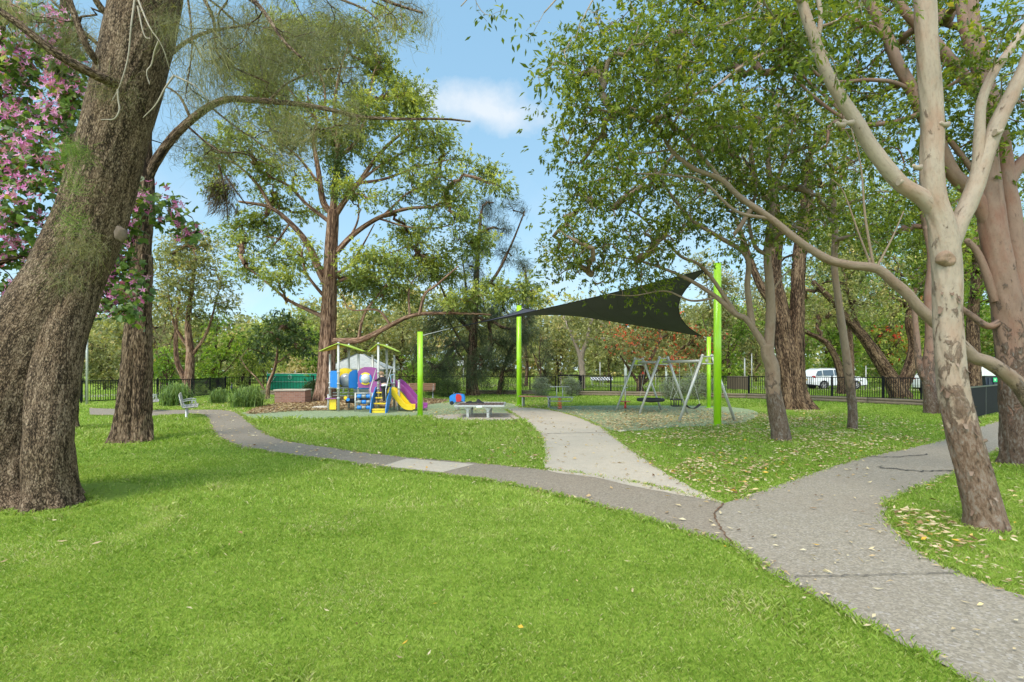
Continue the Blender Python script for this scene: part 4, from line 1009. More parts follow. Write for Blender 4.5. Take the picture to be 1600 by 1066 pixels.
# === big pinkish forked tree behind it ===
d = 9.3
T = thing('gum_tree', 'pinkish-brown many-forked gum beyond the path edge, rough below and smooth above', 'tree', (P(1592, 735, d)[0], d, 0))
s = Skel()
s.limb([P(1600, 742, d) * [1, 1, 0] + [0, 0, -.12]] + PL([(1598, 700), (1592, 640), (1584, 560), (1574, 480), (1562, 420), (1552, 360), (1546, 300), (1541, 240), (1543, 170), (1530, 90), (1517, 40), (1513, -40)], d), 0.30, 0.12, sides=56, rough=0.06, flare=0.5, k=12, attach=.6, pw=.8)
s.limb(PL([(1592, 520), (1592, 440), (1585, 380), (1578, 320), (1572, 287), (1566, 224), (1552, 160), (1530, 100), (1512, 60), (1500, 0), (1490, -60)], d), 0.19, 0.07, sides=28, rough=0.05, k=8, attach=.6, pw=.8)
s.limb(PL([(1572, 470), (1556, 380), (1524, 308), (1488, 270), (1465, 220), (1441, 177), (1420, 130), (1403, 100), (1385, 55), (1357, 0), (1340, -60)], d), 0.14, 0.07, sides=24, rough=0.05, k=8, attach=.5)
s.limb(PL([(1560, 190), (1535, 150), (1510, 125), (1485, 95), (1455, 60), (1425, 30), (1400, 0), (1370, -50)], d), 0.12, 0.06, sides=20, attach=.5)
s.limb(PL([(1572, 290), (1590, 262), (1612, 240), (1650, 200)], d), 0.12, 0.08, sides=18, attach=.3)
s.limb(PL([(1566, 500), (1545, 510), (1520, 495), (1490, 470), (1475, 440)], d), 0.07, 0.03, attach=.4)
s.limb(PL([(1556, 470), (1530, 400), (1510, 375)], d), 0.08, 0.05, attach=2)
s.limb(PL([(1545, 300), (1500, 240), (1460, 190), (1435, 150), (1400, 130), (1360, 125), (1290, 125), (1240, 80), (1190, 84), (1150, 108)], d), 0.05, 0.018, attach=.3)
s.limb(PL([(1441, 177), (1400, 190), (1350, 195), (1310, 180), (1270, 150), (1240, 120)], d), 0.05, 0.02, attach=.3)
s.limb(PL([(1440, 300), (1400, 270), (1350, 220), (1300, 160), (1260, 125), (1245, 95)], d + .3), 0.045, 0.02, attach=.3)
s.limb(PL([(1385, 55), (1330, 30), (1290, 20), (1250, 20), (1200, 30), (1150, 30), (1100, 60)], d), 0.05, 0.012, attach=.3)
s.limb(PL([(1340, -20), (1300, -60), (1200, -80), (1100, -40), (1040, 0)], d), 0.06, 0.012, attach=.3)
bl = blobs_px([(1060, 60, 60, 45), (1120, 30, 60, 40), (1000, 90, 45, 45), (1130, 110, 60, 45), (1190, 60, 60, 45), (1250, 50, 60, 40), (1230, 130, 60, 45), (1310, 60, 60, 50), (1340, 150, 50, 60), (1390, 60, 50, 50), (1420, 130, 45, 60), (1480, 40, 50, 50), (1500, 130, 45, 60), (1560, 60, 50, 60), (1590, 170, 40, 60), (1290, 210, 50, 40), (1390, 230, 45, 50), (1500, 220, 40, 50), (1180, 170, 50, 40), (1090, -30, 120, 40), (1300, -40, 150, 40), (1500, -50, 120, 40), (950, 40, 40, 25), (1595, 270, 30, 40)], d + .5, 1.3)
tb = topside(bl, .35, .56)
s.grow2(bl, np.vstack([tb, clumps(bl, spacing=0.5, shell=0.3)]), 0.0075, 0.032, 4)
s.build('trunk', B_PINK, T)
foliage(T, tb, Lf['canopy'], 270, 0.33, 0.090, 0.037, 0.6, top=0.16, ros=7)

# === forked tree in the leafy grass ===
d = 12.6
T = thing('gum_tree', 'slender tree forking at head height, alone in leaf-strewn grass right of the swings', 'tree', (P(1218, 690, d)[0], d, 0))
s = Skel()
s.limb([P(1221, 692, d) * [1, 1, 0] + [0, 0, -.08]] + PL([(1219, 670), (1213, 640), (1208, 610), (1206, 575), (1200, 556), (1199, 540)], d), 0.21, 0.15, sides=36, rough=0.08, flare=0.22, k=10, attach=2)
s.limb(PL([(1204, 575), (1201, 545), (1204, 500), (1203, 450), (1199, 395), (1205, 340), (1208, 300), (1200, 250), (1212, 190), (1222, 140)], d), 0.13, 0.03, sides=18, rough=0.04, k=8, attach=.4)
s.limb(PL([(1204, 575), (1196, 545), (1180, 518), (1165, 498), (1148, 490), (1120, 465), (1085, 442), (1050, 425), (1000, 408), (960, 400)], d), 0.11, 0.015, sides=16, rough=0.04, k=8, attach=.3, pw=.7)
s.limb(PL([(1175, 508), (1168, 450), (1166, 400), (1119, 368), (1078, 341), (1040, 293), (1010, 250)], d), 0.08, 0.02, sides=12, attach=.3)
s.limb(PL([(1150, 490), (1100, 420), (1063, 400), (1033, 368), (988, 330), (940, 320)], d), 0.055, 0.012, attach=.3)
s.limb(PL([(1203, 460), (1225, 430), (1240, 420)], d), 0.03, 0.01, attach=.3)
s.limb(PL([(1202, 400), (1180, 385), (1170, 340), (1180, 300), (1172, 250), (1175, 180)], d), 0.05, 0.02, attach=.3)
s.limb(PL([(1205, 320), (1185, 290), (1175, 240), (1172, 180)], d), 0.05, 0.02, attach=.3)
s.limb(PL([(1206, 310), (1225, 250), (1240, 200), (1260, 150)], d), 0.05, 0.02, attach=.3)
s.limb(PL([(1120, 465), (1080, 470), (1040, 455), (990, 462), (950, 460)], d), 0.03, 0.008, attach=.3)
bl = blobs_px([(880, 370, 26, 28), (905, 330, 36, 35), (930, 390, 45, 40), (885, 420, 26, 26), (960, 330, 45, 40), (980, 400, 50, 30), (1010, 300, 50, 40), (1040, 360, 45, 35), (930, 430, 36, 14), (1090, 310, 50, 40), (1020, 410, 40, 22), (1060, 350, 30, 22), (1150, 250, 50, 45), (1175, 320, 40, 40), (1220, 200, 50, 50), (1240, 290, 40, 45), (1000, 445, 36, 12), (900, 300, 30, 30), (950, 290, 40, 30), (1060, 250, 50, 40), (1010, 370, 50, 30), (870, 400, 20, 20), (1100, 250, 40, 40), (1210, 370, 36, 28), (1130, 290, 40, 36), (1150, 370, 34, 24), (1245, 360, 40, 30), (1100, 190, 44, 36), (1260, 230, 40, 36), (1290, 330, 40, 34)], d, 1.3)
tb = topside(bl, .35, .60)
s.grow2(bl, np.vstack([tb, clumps(bl, spacing=0.5, shell=0.3)]), 0.0095, 0.036, 4)
s.build('trunk', B_LIMB, T)
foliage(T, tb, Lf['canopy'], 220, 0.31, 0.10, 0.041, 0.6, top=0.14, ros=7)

# === two dark-barked stems ===
d = 22.6
T = thing('ironbark_tree', 'massive dark double-stemmed tree with furrowed bark, behind the slender forked one', 'tree', (P(1242, 638, d)[0], d, 0))
s = Skel()
s.limb([P(1243, 641, d) * [1, 1, 0] + [0, 0, -.1]] + PL([(1240, 622), (1236, 590), (1226, 530), (1217, 480), (1208, 430), (1212, 370), (1205, 300)], d), 0.56, 0.25, sides=44, rough=0.10, flare=0.7, k=10, lobes=6, attach=.6, pw=.6)
s.limb([P(1246, 636, d) * [1, 1, 0]] + PL([(1245, 600), (1244, 540), (1246, 470), (1249, 400), (1260, 330), (1262, 250)], d - .1), 0.40, 0.22, sides=40, rough=0.12, k=10, attach=.5, pw=.6)
s.limb(PL([(1214, 480), (1190, 450), (1170, 400), (1150, 340)], d), 0.2, 0.08, attach=.4)
bl = blobs_px([(1200, 250, 60, 50), (1260, 200, 60, 50), (1160, 330, 45, 35), (1240, 330, 45, 35), (1290, 300, 50, 45), (1210, 410, 40, 22), (1290, 390, 45, 30), (1120, 300, 50, 40), (1330, 230, 50, 50), (1150, 220, 50, 40)], d, 2.2)
tb = clumps(bl, spacing=1.15, shell=0.3)
s.grow2(bl, tb, 0.014, 0.06)
s.build('trunk', B_DARK, T); foliage(T, tb, Lf['olive'], 110, 0.5, 0.2, 0.07, 0.5)

# === others on the right lawn ===
def pole_tree(label, base, pts, r0, r1, bark, blobs, leaf, d, spacing=0.9, per=45, spread=0.35, ll=0.15, dj=1.5, flare=0.4, keep=1.0, extra=(), name='gum_tree', cat='tree', group=None, attach=.4, z0=0.0, rmax=0.05, needle=False, blossoms=0, rough=.07):
    T = thing(name, label, cat, (P(base[0], base[1], d)[0], d, z0), group=group)
    s = Skel()
    g = P(base[0], base[1], d); g[2] = z0 - 0.1
    s.limb([g] + PL(pts, d), r0, r1, sides=28, rough=rough, flare=flare, k=8, attach=attach, pw=.8)
    for e in extra: s.limb(PL(e[0], d), e[1], e[2], sides=10, attach=.2, k=6)
    bb_ = blobs_px(blobs, d, dj); tb = clumps(bb_, spacing=spacing, shell=0.3)
    tb[:, 2] = np.maximum(tb[:, 2], z0 + 0.15)
    if keep < 1: tb = tb[rng.random(len(tb)) < keep]
    s.grow2(bb_, tb, 0.005 + 0.0005 * d, rmax)
    s.build('trunk', bark, T)
    if needle: needles(T, tb, leaf, per, ll, 0.0006 * d, spread * .5, 0.7, 'crown')
    else: foliage(T, tb, leaf, int(per * 1.9), spread, ll * 1.1, ll * 0.42, 0.5, ros=5)
    if blossoms:
        sel = tb[rng.random(len(tb)) < blossoms]
        foliage(T, sel + [0, -0.25, 0.15], M_REDF, 24, spread * 1.0, 0.16, 0.09, 0.2, name='blossoms', ros=4)
    return T
pole_tree('thin straight brown trunk leaning slightly left, in front of the white car', (1332, 671), [(1332, 640), (1328, 600), (1320, 540), (1310, 470), (1304, 420), (1305, 360), (1300, 280)], 0.13, 0.07, B_LIMB, [(1300, 260, 50, 50), (1340, 300, 50, 50), (1290, 350, 40, 30), (1350, 370, 50, 26)], Lf['canopy'], 14.9, 0.75, 36, 0.3, 0.12, flare=.3)
pole_tree('reddish trunk left of the pale gum, forking low, near the fence end', (1457, 646), [(1454, 620), (1450, 580), (1455, 530), (1452, 470), (1456, 400), (1440, 320)], 0.26, 0.12, B_PINK, [(1440, 300, 60, 50), (1400, 360, 50, 40), (1480, 380, 50, 40), (1440, 430, 45, 24), (1380, 300, 50, 40), (1520, 330, 50, 40)], Lf['canopy'], 20.3, 1.0, 45, 0.42, 0.16, flare=.4, extra=[([(1450, 600), (1437, 575), (1432, 520), (1425, 470), (1400, 440)], 0.14, 0.06)])
pole_tree('dark upright trunk behind the black panel fence, beside the white vehicle', (1522, 622), [(1522, 600), (1522, 560), (1520, 500), (1526, 440), (1530, 360)], 0.34, 0.2, B_DARK, [(1520, 380, 60, 40), (1480, 430, 50, 30), (1560, 440, 50, 36), (1590, 360, 50, 50), (1530, 470, 45, 20)], Lf['bright'], 27, 1.2, 45, 0.45, 0.18, rmax=.06)
# V-shaped tree behind the fence, its stem leaning far to the left
T = pole_tree('leaning dark tree behind the fence, two stems spread in a wide V', (1408, 620), [(1400, 605), (1378, 570), (1352, 530), (1325, 500), (1300, 470), (1270, 440)], 0.52, 0.12, B_DARK, [(1290, 440, 60, 30), (1340, 470, 50, 26), (1400, 470, 50, 28), (1250, 470, 40, 20), (1360, 420, 60, 30), (1430, 440, 40, 30)], Lf['olive'], 31, 1.3, 50, 0.5, 0.18, rough=.1,
              extra=[([(1405, 612), (1420, 580), (1428, 540), (1420, 500), (1430, 450)], 0.42, 0.12), ([(1345, 520), (1330, 480), (1320, 430)], 0.15, 0.06)])
pole_tree('crooked black stem bending over behind the fence beside the white car', (1315, 612), [(1314, 590), (1306, 560), (1290, 535), (1262, 520), (1240, 505)], 0.30, 0.12, B_DARK, [(1270, 490, 50, 24), (1320, 480, 50, 24), (1240, 500, 40, 14)], Lf['olive'], 36, 1.3, 45, 0.5, 0.2)

# ---- beyond the fence and between ----
def bg(name, label, px, dd, ytop, ybot, hw, leaf, bark=B_DARK, cat='tree', tr=None, per=48, nb=None, group=None, needle=False, blossoms=0, r0=None, keep=1.0, lean=0, sp=None):
    x0 = (px - 800) * dd / F; z0 = float(gz(np.array([x0]), np.array([dd]))[0]); basey = HZ + (EYE - z0) * F / dd
    W = hw * dd / F; H = (ybot - ytop) * dd / F
    if nb is None: nb = int(np.clip(W * H * 0.9, 4, 16))
    bl = []
    for i in range(nb):
        f = (i + rng.random()) / nb; yy = ytop + (ybot - ytop) * f
        half = hw * math.sqrt(max(0.12, 1 - (1.5 * f - 0.62) ** 2))
        ry = min((ybot - ytop) * 0.26, hw * 0.5) * rng.uniform(.7, 1.1)
        bl.append((px + lean * (1 - f) + rng.uniform(-.62, .62) * half, min(yy + ry * .4, basey - ry * .7), half * rng.uniform(.38, .6), ry))
    th = (basey - ytop)
    pts = [(px + rng.normal(0, 1.5), basey - th * .18), (px + rng.normal(0, hw * .06) + lean * .3, basey - th * .4), (px + rng.normal(0, hw * .12) + lean * .6, basey - th * .62), (px + lean, ytop + th * .12)]
    ex = []
    for k in range(4):
        a = rng.choice([-1, 1]) * rng.uniform(.3, .8) * hw; yb = basey - th * rng.uniform(.2, .5)
        ex.append(([(px + lean * .3, yb), (px + a * .5, yb - th * .12), (px + a, yb - th * .3)], (r0 or .012 * th * dd / F + .05) * .5, .03))
    sp = sp or 0.022 * dd + 0.45
    return pole_tree(label, (px, basey), pts, r0 or (.012 * th * dd / F + .05), .04, bark, bl, leaf, dd, sp, per, sp * .36, 0.12 + 0.0032 * dd, dj=W * .5, name=name, cat=cat, group=group, extra=ex, z0=z0, rmax=.06, needle=needle, blossoms=blossoms, keep=keep, rough=.06)
# left
pole_tree('sparse olive gum with a dark twin trunk among the strappy clumps by the left fence', (294, 617), [(296, 590), (297, 550), (294, 505), (300, 450), (306, 400)], 0.34, 0.08, B_RED, [(300, 390, 40, 18), (270, 415, 34, 20), (330, 420, 30, 20), (350, 440, 16, 14), (290, 455, 44, 22), (335, 475, 24, 18), (255, 470, 26, 24), (300, 500, 34, 16), (262, 395, 26, 20), (285, 370, 24, 12)], Lf['olive'], 33, 1.0, 80, .42, .2,
          extra=[([(297, 545), (282, 525), (270, 500), (262, 450)], .12, .04), ([(297, 560), (318, 530), (330, 500), (340, 460)], .12, .04), ([(292, 600), (276, 560), (276, 500), (282, 460)], .2, .06)], rmax=.05)
pole_tree('small tree with large dark leaves and a slim leaning trunk beside the brick planter', (418, 612), [(420, 600), (428, 580), (433, 555), (434, 530), (440, 510)], 0.13, 0.04, B_RED, [(440, 505, 26, 14), (420, 520, 24, 14), (465, 525, 22, 12), (445, 535, 26, 12), (410, 545, 22, 12), (475, 545, 14, 8)], Lf['dark'], 30, .7, 34, .3, .24,
          extra=[([(430, 570), (455, 550), (470, 530)], .05, .02), ([(414, 610), (400, 590), (385, 575), (376, 560)], .05, .02)])
bg('broadleaf_tree', 'leafy bright green bushy tree behind the fence, right of the olive gum', 340, 39, 498, 606, 42, Lf['bright'])
bg('broadleaf_tree', 'mid-green tree behind the fence above the widest strappy clump', 392, 42, 520, 602, 30, Lf['gum'])
bg('broadleaf_tree', 'low yellow-green tree behind the fence, left of the olive gum trunk', 262, 40, 545, 606, 24, Lf['bright'])
bg('casuarina_tree', 'soft grey-green feathery tree beyond the fence, between the two left trunks', 252, 52, 430, 560, 40, Lf['needle'], needle=True, per=60)
bg('broadleaf_tree', 'pale olive tree on the playing field seen past the leaning trunk', 165, 62, 530, 596, 34, Lf['olive'])
bg('broadleaf_tree', 'dull green tree at the far left behind the leaning trunk', 60, 58, 480, 590, 60, Lf['olive'])
bg('broadleaf_tree', 'hazy green tree far over the field, above the two distant children', 372, 84, 520, 580, 22, Lf['olive'])
bg('broadleaf_tree', 'pointed grey-green tree far behind, left of the tall playground gum', 410, 80, 500, 580, 18, Lf['gum'])
bg('broadleaf_tree', 'tall soft green tree behind the green screen', 468, 62, 488, 590, 34, Lf['gum'])
bg('feathery_bush', 'straw-coloured feathery bush rising above the green screen', 470, 50, 556, 590, 26, Lf['straw'], cat='bush')
bg('broadleaf_tree', 'bright yellow-green tree just left of the tall playground gum', 497, 44, 520, 600, 18, Lf['bright'])
# middle
bg('broadleaf_tree', 'grey-green tree behind the shelter roof', 560, 48, 490, 596, 44, Lf['olive'])
bg('broadleaf_tree', 'olive tree behind the slide tower, right of the shelter', 625, 52, 478, 592, 40, Lf['olive'])
bg('hedge_shrub', 'lime-green leafy shrub behind the fence above the timber bench', 645, 43, 560, 606, 30, Lf['bright'], cat='shrub')
bg('hedge_shrub', 'lime-green leafy shrub behind the fence, under the dark pine', 692, 45, 556, 604, 26, Lf['bright'], cat='shrub')
pole_tree('tall dark feathery casuarina with black trunk, between the two left lime posts', (738, 612), [(737, 590), (738, 550), (741, 500), (744, 440), (748, 380), (752, 330)], 0.42, 0.08, B_DARK, [(740, 560, 50, 26), (700, 545, 36, 30), (690, 580, 30, 20), (770, 585, 40, 20), (770, 545, 44, 28), (800, 575, 30, 22), (715, 510, 34, 24), (760, 500, 40, 24), (730, 465, 26, 18), (770, 450, 30, 18), (735, 420, 24, 18), (765, 390, 26, 20), (745, 350, 24, 18), (780, 355, 20, 14), (800, 400, 18, 22), (800, 330, 20, 16), (770, 320, 22, 14), (805, 520, 26, 22), (670, 560, 24, 30), (690, 500, 30, 26), (735, 590, 40, 14), (790, 490, 30, 24)], Lf['dneedle'], 34, 1.1, 190, .5, .5, needle=True, name='casuarina_tree', keep=.9,
          extra=[([(740, 520), (710, 490), (690, 450), (680, 420)], .14, .04), ([(738, 560), (718, 530), (700, 500)], .12, .04), ([(742, 470), (775, 430), (800, 380), (820, 330)], .14, .04), ([(728, 500), (728, 450), (722, 400)], .12, .04)])
pole_tree('slim leaning brown trunk beside the back lime post', (779, 614), [(782, 600), (787, 575), (797, 550), (808, 525), (815, 500)], 0.17, 0.07, B_DARK, [(815, 500, 24, 18), (800, 520, 26, 18), (828, 530, 22, 18), (820, 470, 14, 22), (818, 430, 10, 30)], Lf['dneedle'], 35, 1.0, 140, .4, .5, needle=True, name='casuarina_tree')
bg('casuarina_tree', 'thin spiky feathery treetop against the sky, above the back lime post', 822, 52, 405, 560, 17, Lf['needle'], needle=True, per=60)
bg('casuarina_tree', 'dark feathery low tree behind the back lime post', 845, 44, 520, 600, 26, Lf['dneedle'], needle=True, per=110)
bg('broadleaf_tree', 'dark olive spreading tree between back lime post and pale trunk', 868, 50, 500, 600, 36, Lf['olive'], lean=6)
pole_tree('pale forked trunk behind the fence near the striped barrier', (908, 603), [(910, 585), (908, 560), (916, 535), (922, 510), (930, 480)], 0.34, 0.10, B_PALE, [(930, 500, 40, 18), (900, 520, 36, 16), (950, 530, 34, 14), (885, 490, 26, 14), (920, 480, 34, 14)], Lf['olive'], 46, 1.3, 50, .5, .24, extra=[([(910, 570), (902, 545), (890, 520)], .25, .08)])
pole_tree('sprawling red-flowering tree behind the swings', (1000, 604), [(1000, 592), (1010, 575), (1020, 555), (1030, 535)], 0.26, 0.08, B_DARK, [(1000, 530, 36, 18), (1040, 520, 36, 18), (1075, 540, 32, 18), (965, 540, 30, 18), (1020, 560, 40, 16), (1060, 565, 32, 14), (980, 565, 30, 12), (1095, 560, 22, 16), (1020, 500, 34, 12), (955, 515, 20, 12), (1090, 520, 24, 14)], Lf['olive'], 40, .95, 44, .4, .2, blossoms=.8, name='flowering_tree',
          extra=[([(998, 600), (985, 580), (972, 560), (960, 540)], .12, .04), ([(1004, 600), (1020, 585), (1040, 570), (1060, 550)], .14, .05), ([(1002, 600), (1008, 580), (990, 560), (985, 540)], .12, .04)])
bg('flowering_tree', 'darker tree with scattered red blossoms behind the fence, right of the white car', 1390, 37, 470, 585, 46, Lf['gum'], blossoms=.3, per=36)
bg('broadleaf_tree', 'grey-green tree behind the red-flowering tree', 950, 66, 470, 585, 46, Lf['olive'])
bg('broadleaf_tree', 'dull olive tree far beyond the swings', 1050, 70, 462, 585, 50, Lf['olive'])
bg('broadleaf_tree', 'fresh yellow-green tree behind the right lime posts', 1140, 62, 470, 598, 40, Lf['bright'])
bg('broadleaf_tree', 'grey-olive tree seen between front lime post and forked tree', 1180, 74, 430, 585, 44, Lf['olive'])
bg('broadleaf_tree', 'yellow-green tree behind the massive dark double stem', 1250, 56, 420, 600, 50, Lf['bright'])
bg('broadleaf_tree', 'leafy green backdrop tree directly behind the white car', 1310, 58, 400, 590, 56, Lf['bright'])
bg('broadleaf_tree', 'tall bright tree over the road, right of the wide V stems', 1395, 60, 350, 585, 64, Lf['bright'])
bg('broadleaf_tree', 'bright leafy tree behind the white-roofed shed', 1500, 62, 360, 580, 70, Lf['bright'])
bg('broadleaf_tree', 'sunny green tree at the far right edge beyond the shed', 1600, 58, 340, 585, 70, Lf['bright'])
bg('broadleaf_tree', 'green tree beyond the road past the photo edge', 1720, 58, 330, 585, 80, Lf['bright'])
bg('broadleaf_tree', 'mid-green tree filling the gap behind the forked tree crown', 1120, 46, 400, 540, 40, Lf['olive'], r0=.25)
bg('broadleaf_tree', 'olive tree in the dense right backdrop above the car roof', 1330, 44, 300, 470, 70, Lf['gum'], r0=.3)
bg('broadleaf_tree', 'deep green tree in the right backdrop above the panel fence', 1470, 42, 290, 470, 80, Lf['gum'], r0=.3)
# distant woods: one mass
mm = []
for px in np.arange(-300, 1950, 9):
    dd = rng.uniform(105, 150); h = (15 + 6 * vnoise(np.array([px * 1.0]), np.array([3.0]), .012, 5)[0]) * (0.8 + .3 * rng.random()) * (0.72 if px < 450 else 1)
    x0 = (px - 800) * dd / F
    mm.append(np.stack([rng.normal(x0, 2.5, 12), rng.normal(dd, 3, 12), rng.uniform(0.0, 1, 12) ** .7 * h - 1], 1))
tb = np.vstack(mm); C_ = np.repeat(tb, 60, axis=0); n = len(C_)
o = leaves_mesh(C_ + rng.normal(0, 1.5, (n, 3)) * [1, 1, .7], rng.normal(0, 1, (n, 3)), rng.normal(0, 1, (n, 3)) + [0, 0, .8], rng.uniform(.6, 1.4, n), rng.uniform(.35, .7, n), np.repeat(rng.normal(.45, .22, len(tb)), 60) + rng.normal(0, .12, n), 'distant_woods', Lf['olive'], None)
tag(o, 'hazy line of far woods along the horizon', kind='stuff')

# ---- shrubs and strappy clumps ----
def shrub(label, px, py, hw, top, leaf, name='shrub', ll=.07, ring=0.0, n=None, cat='shrub', dd=None):
    dd = dd or D(py); x0 = (px - 800) * dd / F; W = hw * dd / F; H = EYE + (HZ - top) * dd / F
    T = thing(name, label, cat, (x0, dd, 0))
    c = np.array([x0, dd, H * .5]); tb = ell(c, (W, W * .8, H * .5), n or 60, .7); tb[:, 2] = np.abs(tb[:, 2])
    s = Skel(); s.limb([(x0, dd, -.05), (x0 + .03, dd, H * .25), (x0, dd, H * .5)], .04, .02, sides=8); s.grow(tb, .006, sides=4, rmax=.02)
    s.build('stem', B_DARK, T); foliage(T, tb, leaf, 90, W * .22, ll, ll * .42, 0, name='foliage', flat=.8)
shrub('rounded silver-grey shrub behind the toddler swing seat', 1052, 624, 19, 592, Lf['grey'])
shrub('wide grey-green shrub behind the strap swing and right lime posts', 1090, 624, 26, 586, Lf['grey'], n=90)
shrub('small bluish shrub beside the open gate, left of the spring seesaw', 846, 619, 13, 590, Lf['grey'])
shrub('small grey-green shrub right beside the black gate pillar', 893, 619, 12, 590, Lf['grey'])
shrub('dark low shrub right of the slatted timber bench', 700, 621, 18, 596, Lf['dark'], n=70)
shrub('dark shrub behind the timber bench end', 676, 618, 12, 594, Lf['dark'])
shrub('dark green bush between brick planter and the playground gum', 488, 622, 12, 596, Lf['dark'])
shrub('low white-flecked ground shrub right of the brick planter', 482, 627, 9, 613, Lf['grey'], n=30)
def strappy(label, px, py, hw, top, n=700):
    dd = D(py); x0 = (px - 800) * dd / F; W = hw * dd / F; H = EYE + (HZ - top) * dd / F
    T = thing('strappy_clump', label, 'plant', (x0, dd, 0), group='strappy grass clumps along the left fence')
    V, Q, tt = [], [], []; off = 0
    cx = rng.normal(0, .22, n) * W; cy = rng.normal(0, .22, n) * W; a = rng.uniform(0, 2 * np.pi, n); rch = rng.uniform(.2, 1.25, n) * W * .8; hh = H * rng.uniform(.45, 1.2, n)
    u_ = np.linspace(0, 1, 6)
    for i in range(n):
        px_ = x0 + cx[i] + np.cos(a[i]) * rch[i] * u_ ** 1.3; py_ = dd + cy[i] + np.sin(a[i]) * rch[i] * u_ ** 1.3
        pz = hh[i] * (1.25 - .62 * rch[i] / W) * (2.5 * u_ - 1.9 * u_ ** 2); w = .020 * (1 - u_ * .9)
        sx, sy = -np.sin(a[i]) * w, np.cos(a[i]) * w
        V.append(np.stack([np.stack([px_ - sx, py_ - sy, pz], 1), np.stack([px_ + sx, py_ + sy, pz], 1)], 1).reshape(-1, 3))
        for k in range(5): Q.append((off + 2 * k, off + 2 * k + 1, off + 2 * k + 3, off + 2 * k + 2))
        tt += [float(np.clip(rng.normal(.5, .22), 0, 1))] * 5; off += 12
    raw('foliage', np.vstack(V), np.array(Q), Lf['strap'], T, attrs={'tint': ('FACE', tt)})
    s = Skel(); s.limb([(x0, dd, -.02), (x0, dd, H * .2)], W * .25, W * .1, sides=10); s.build('crown_base', B_DARK, T)
strappy('large dark strappy clump in front of the olive gum trunk, leftmost of three', 275, 634, 30, 599, 1300)
strappy('smallest strappy clump, middle one of three along the left fence', 342, 630, 18, 607, 800)
strappy('broadest arching strappy clump just left of the brick planter', 387, 636, 33, 604, 1500)

# ---------------- park furniture ----------------
m_lime = plain('lime_paint', (0.33, 0.62, 0.015), 0.35, var=0.05, coat=0.2)
m_galv = plain('galvanised_steel', (0.46, 0.45, 0.415), 0.5, 0.4, var=0.12, scale=12)
m_grey = plain('grey_post_paint', (0.25, 0.26, 0.24), 0.45, 0.3, var=0.08)
m_alu = plain('cast_aluminium', (0.44, 0.44, 0.42), 0.45, 0.4, var=0.08)
m_black = plain('black_powder_coat', (0.010, 0.010, 0.011), 0.75, var=0.1, spec=0.15)
m_rubber = plain('black_rubber', (0.014, 0.014, 0.015), 0.75, bump=0.3)
m_sailm, t = newmat('shade_cloth')
finish(t, mixc(t, noise(t, 1.2, 5, .6), (0.045, 0.046, 0.058), (0.072, 0.073, 0.088)), 0.85, bump=noise(t, 260, 2, .5), bstr=.4, bdist=.003, transl=0.06, spec=.2)
m_blue = plain('blue_plastic', (0.015, 0.20, 0.60), 0.35, var=0.05)
m_yel = plain('yellow_plastic', (0.80, 0.56, 0.02), 0.35, var=0.05)
m_pur = plain('purple_plastic', (0.28, 0.06, 0.24), 0.35, var=0.05)
m_red = plain('red_plastic', (0.50, 0.02, 0.02), 0.35, var=0.06)
m_roofg = plain('lime_roof_panel', (0.42, 0.55, 0.04), 0.4, var=0.05)
m_wood = plain('bench_timber', (0.32, 0.145, 0.07), 0.55, var=0.3, scale=14)
m_dwood = plain('dark_slat_timber', (0.14, 0.085, 0.065), 0.6, var=0.3, scale=14)
m_log = plain('weathered_log', (0.17, 0.13, 0.085), 0.9, var=0.5, scale=7, bump=.6)
m_white = plain('white_paint', (0.75, 0.76, 0.76), 0.3, var=0.04, coat=.5)
m_glass = plain('dark_glass', (0.06, 0.075, 0.08), 0.08, var=0.05, spec=1.0)
m_dome = plain('clear_grey_dome', (0.34, 0.36, 0.38), 0.15, var=0.1, spec=.9)
m_stone = plain('pale_stone', (0.5, 0.44, 0.36), 0.9, var=.2, bump=.5)

def loc(T, p): return Vector([float(c) for c in p]) - T.location
def at(px, py, dd): return Vector([float(c) for c in P(px, py, dd)])
def onground(px, py):
    g = G(px, py); return Vector((float(g[0]), float(g[1]), 0))

# shade sail on four posts
def lime_post(px, py, top, w, label):
    b = onground(px, py); h = EYE + (HZ - top) * b.y / F; r = w * b.y / F / 2
    T = thing('shade_post', label, 'post', b, group='lime posts carrying the shade sail')
    MB().tube([(0, 0, -.05), (0, 0, h)], r, 24).build('post', m_lime, T)
    MB().tube([(0, 0, h), (0, 0, h + .012)], [r * 1.05, r * .95], 24).build('cap', m_lime, T)
    mb = MB(); mb.box((0, 0, .012), (r * 3.4, r * 3.4, .024)); mb.build('base_plate', m_lime, T)
    mb = MB(); mb.tube([(-r - .03 if px > 1000 else r - .02, 0, h - .12), (-r - .10 if px > 1000 else r + .08, 0, h - .12)], .02, 8); mb.build('eye_bolt', m_galv, T)
    return b, h, r
A = lime_post(656.5, 650.5, 519, 8.6, 'short lime post nearest the slides at the sail\'s low left corner')
Bp = lime_post(811, 634, 478, 7.6, 'tall slim lime post at the back, left end of the backless bench')
Cp = lime_post(1121, 665, 412, 11.5, 'tallest thick lime post in front of the swings, right side')
Dp = lime_post(1107.5, 637.5, 527, 6.2, 'thin short lime post half hidden behind the thickest one')
ca = at(703, 513.5, 19.6); cb = Vector((Bp[0].x + .25, Bp[0].y - .05, Bp[1] - .14)); cc_ = Vector((Cp[0].x - .32, Cp[0].y + .05, Cp[1] - .16)); cd = at(1098.5, 526, 23.2)
T = thing('shade_sail', 'charcoal twisted triangular-looking fabric sail stretched between lime posts over the playground', 'shade sail', ((ca.x + cc_.x) / 2, 20, 3))
ctr = (ca + cb + cc_ + cd) / 4
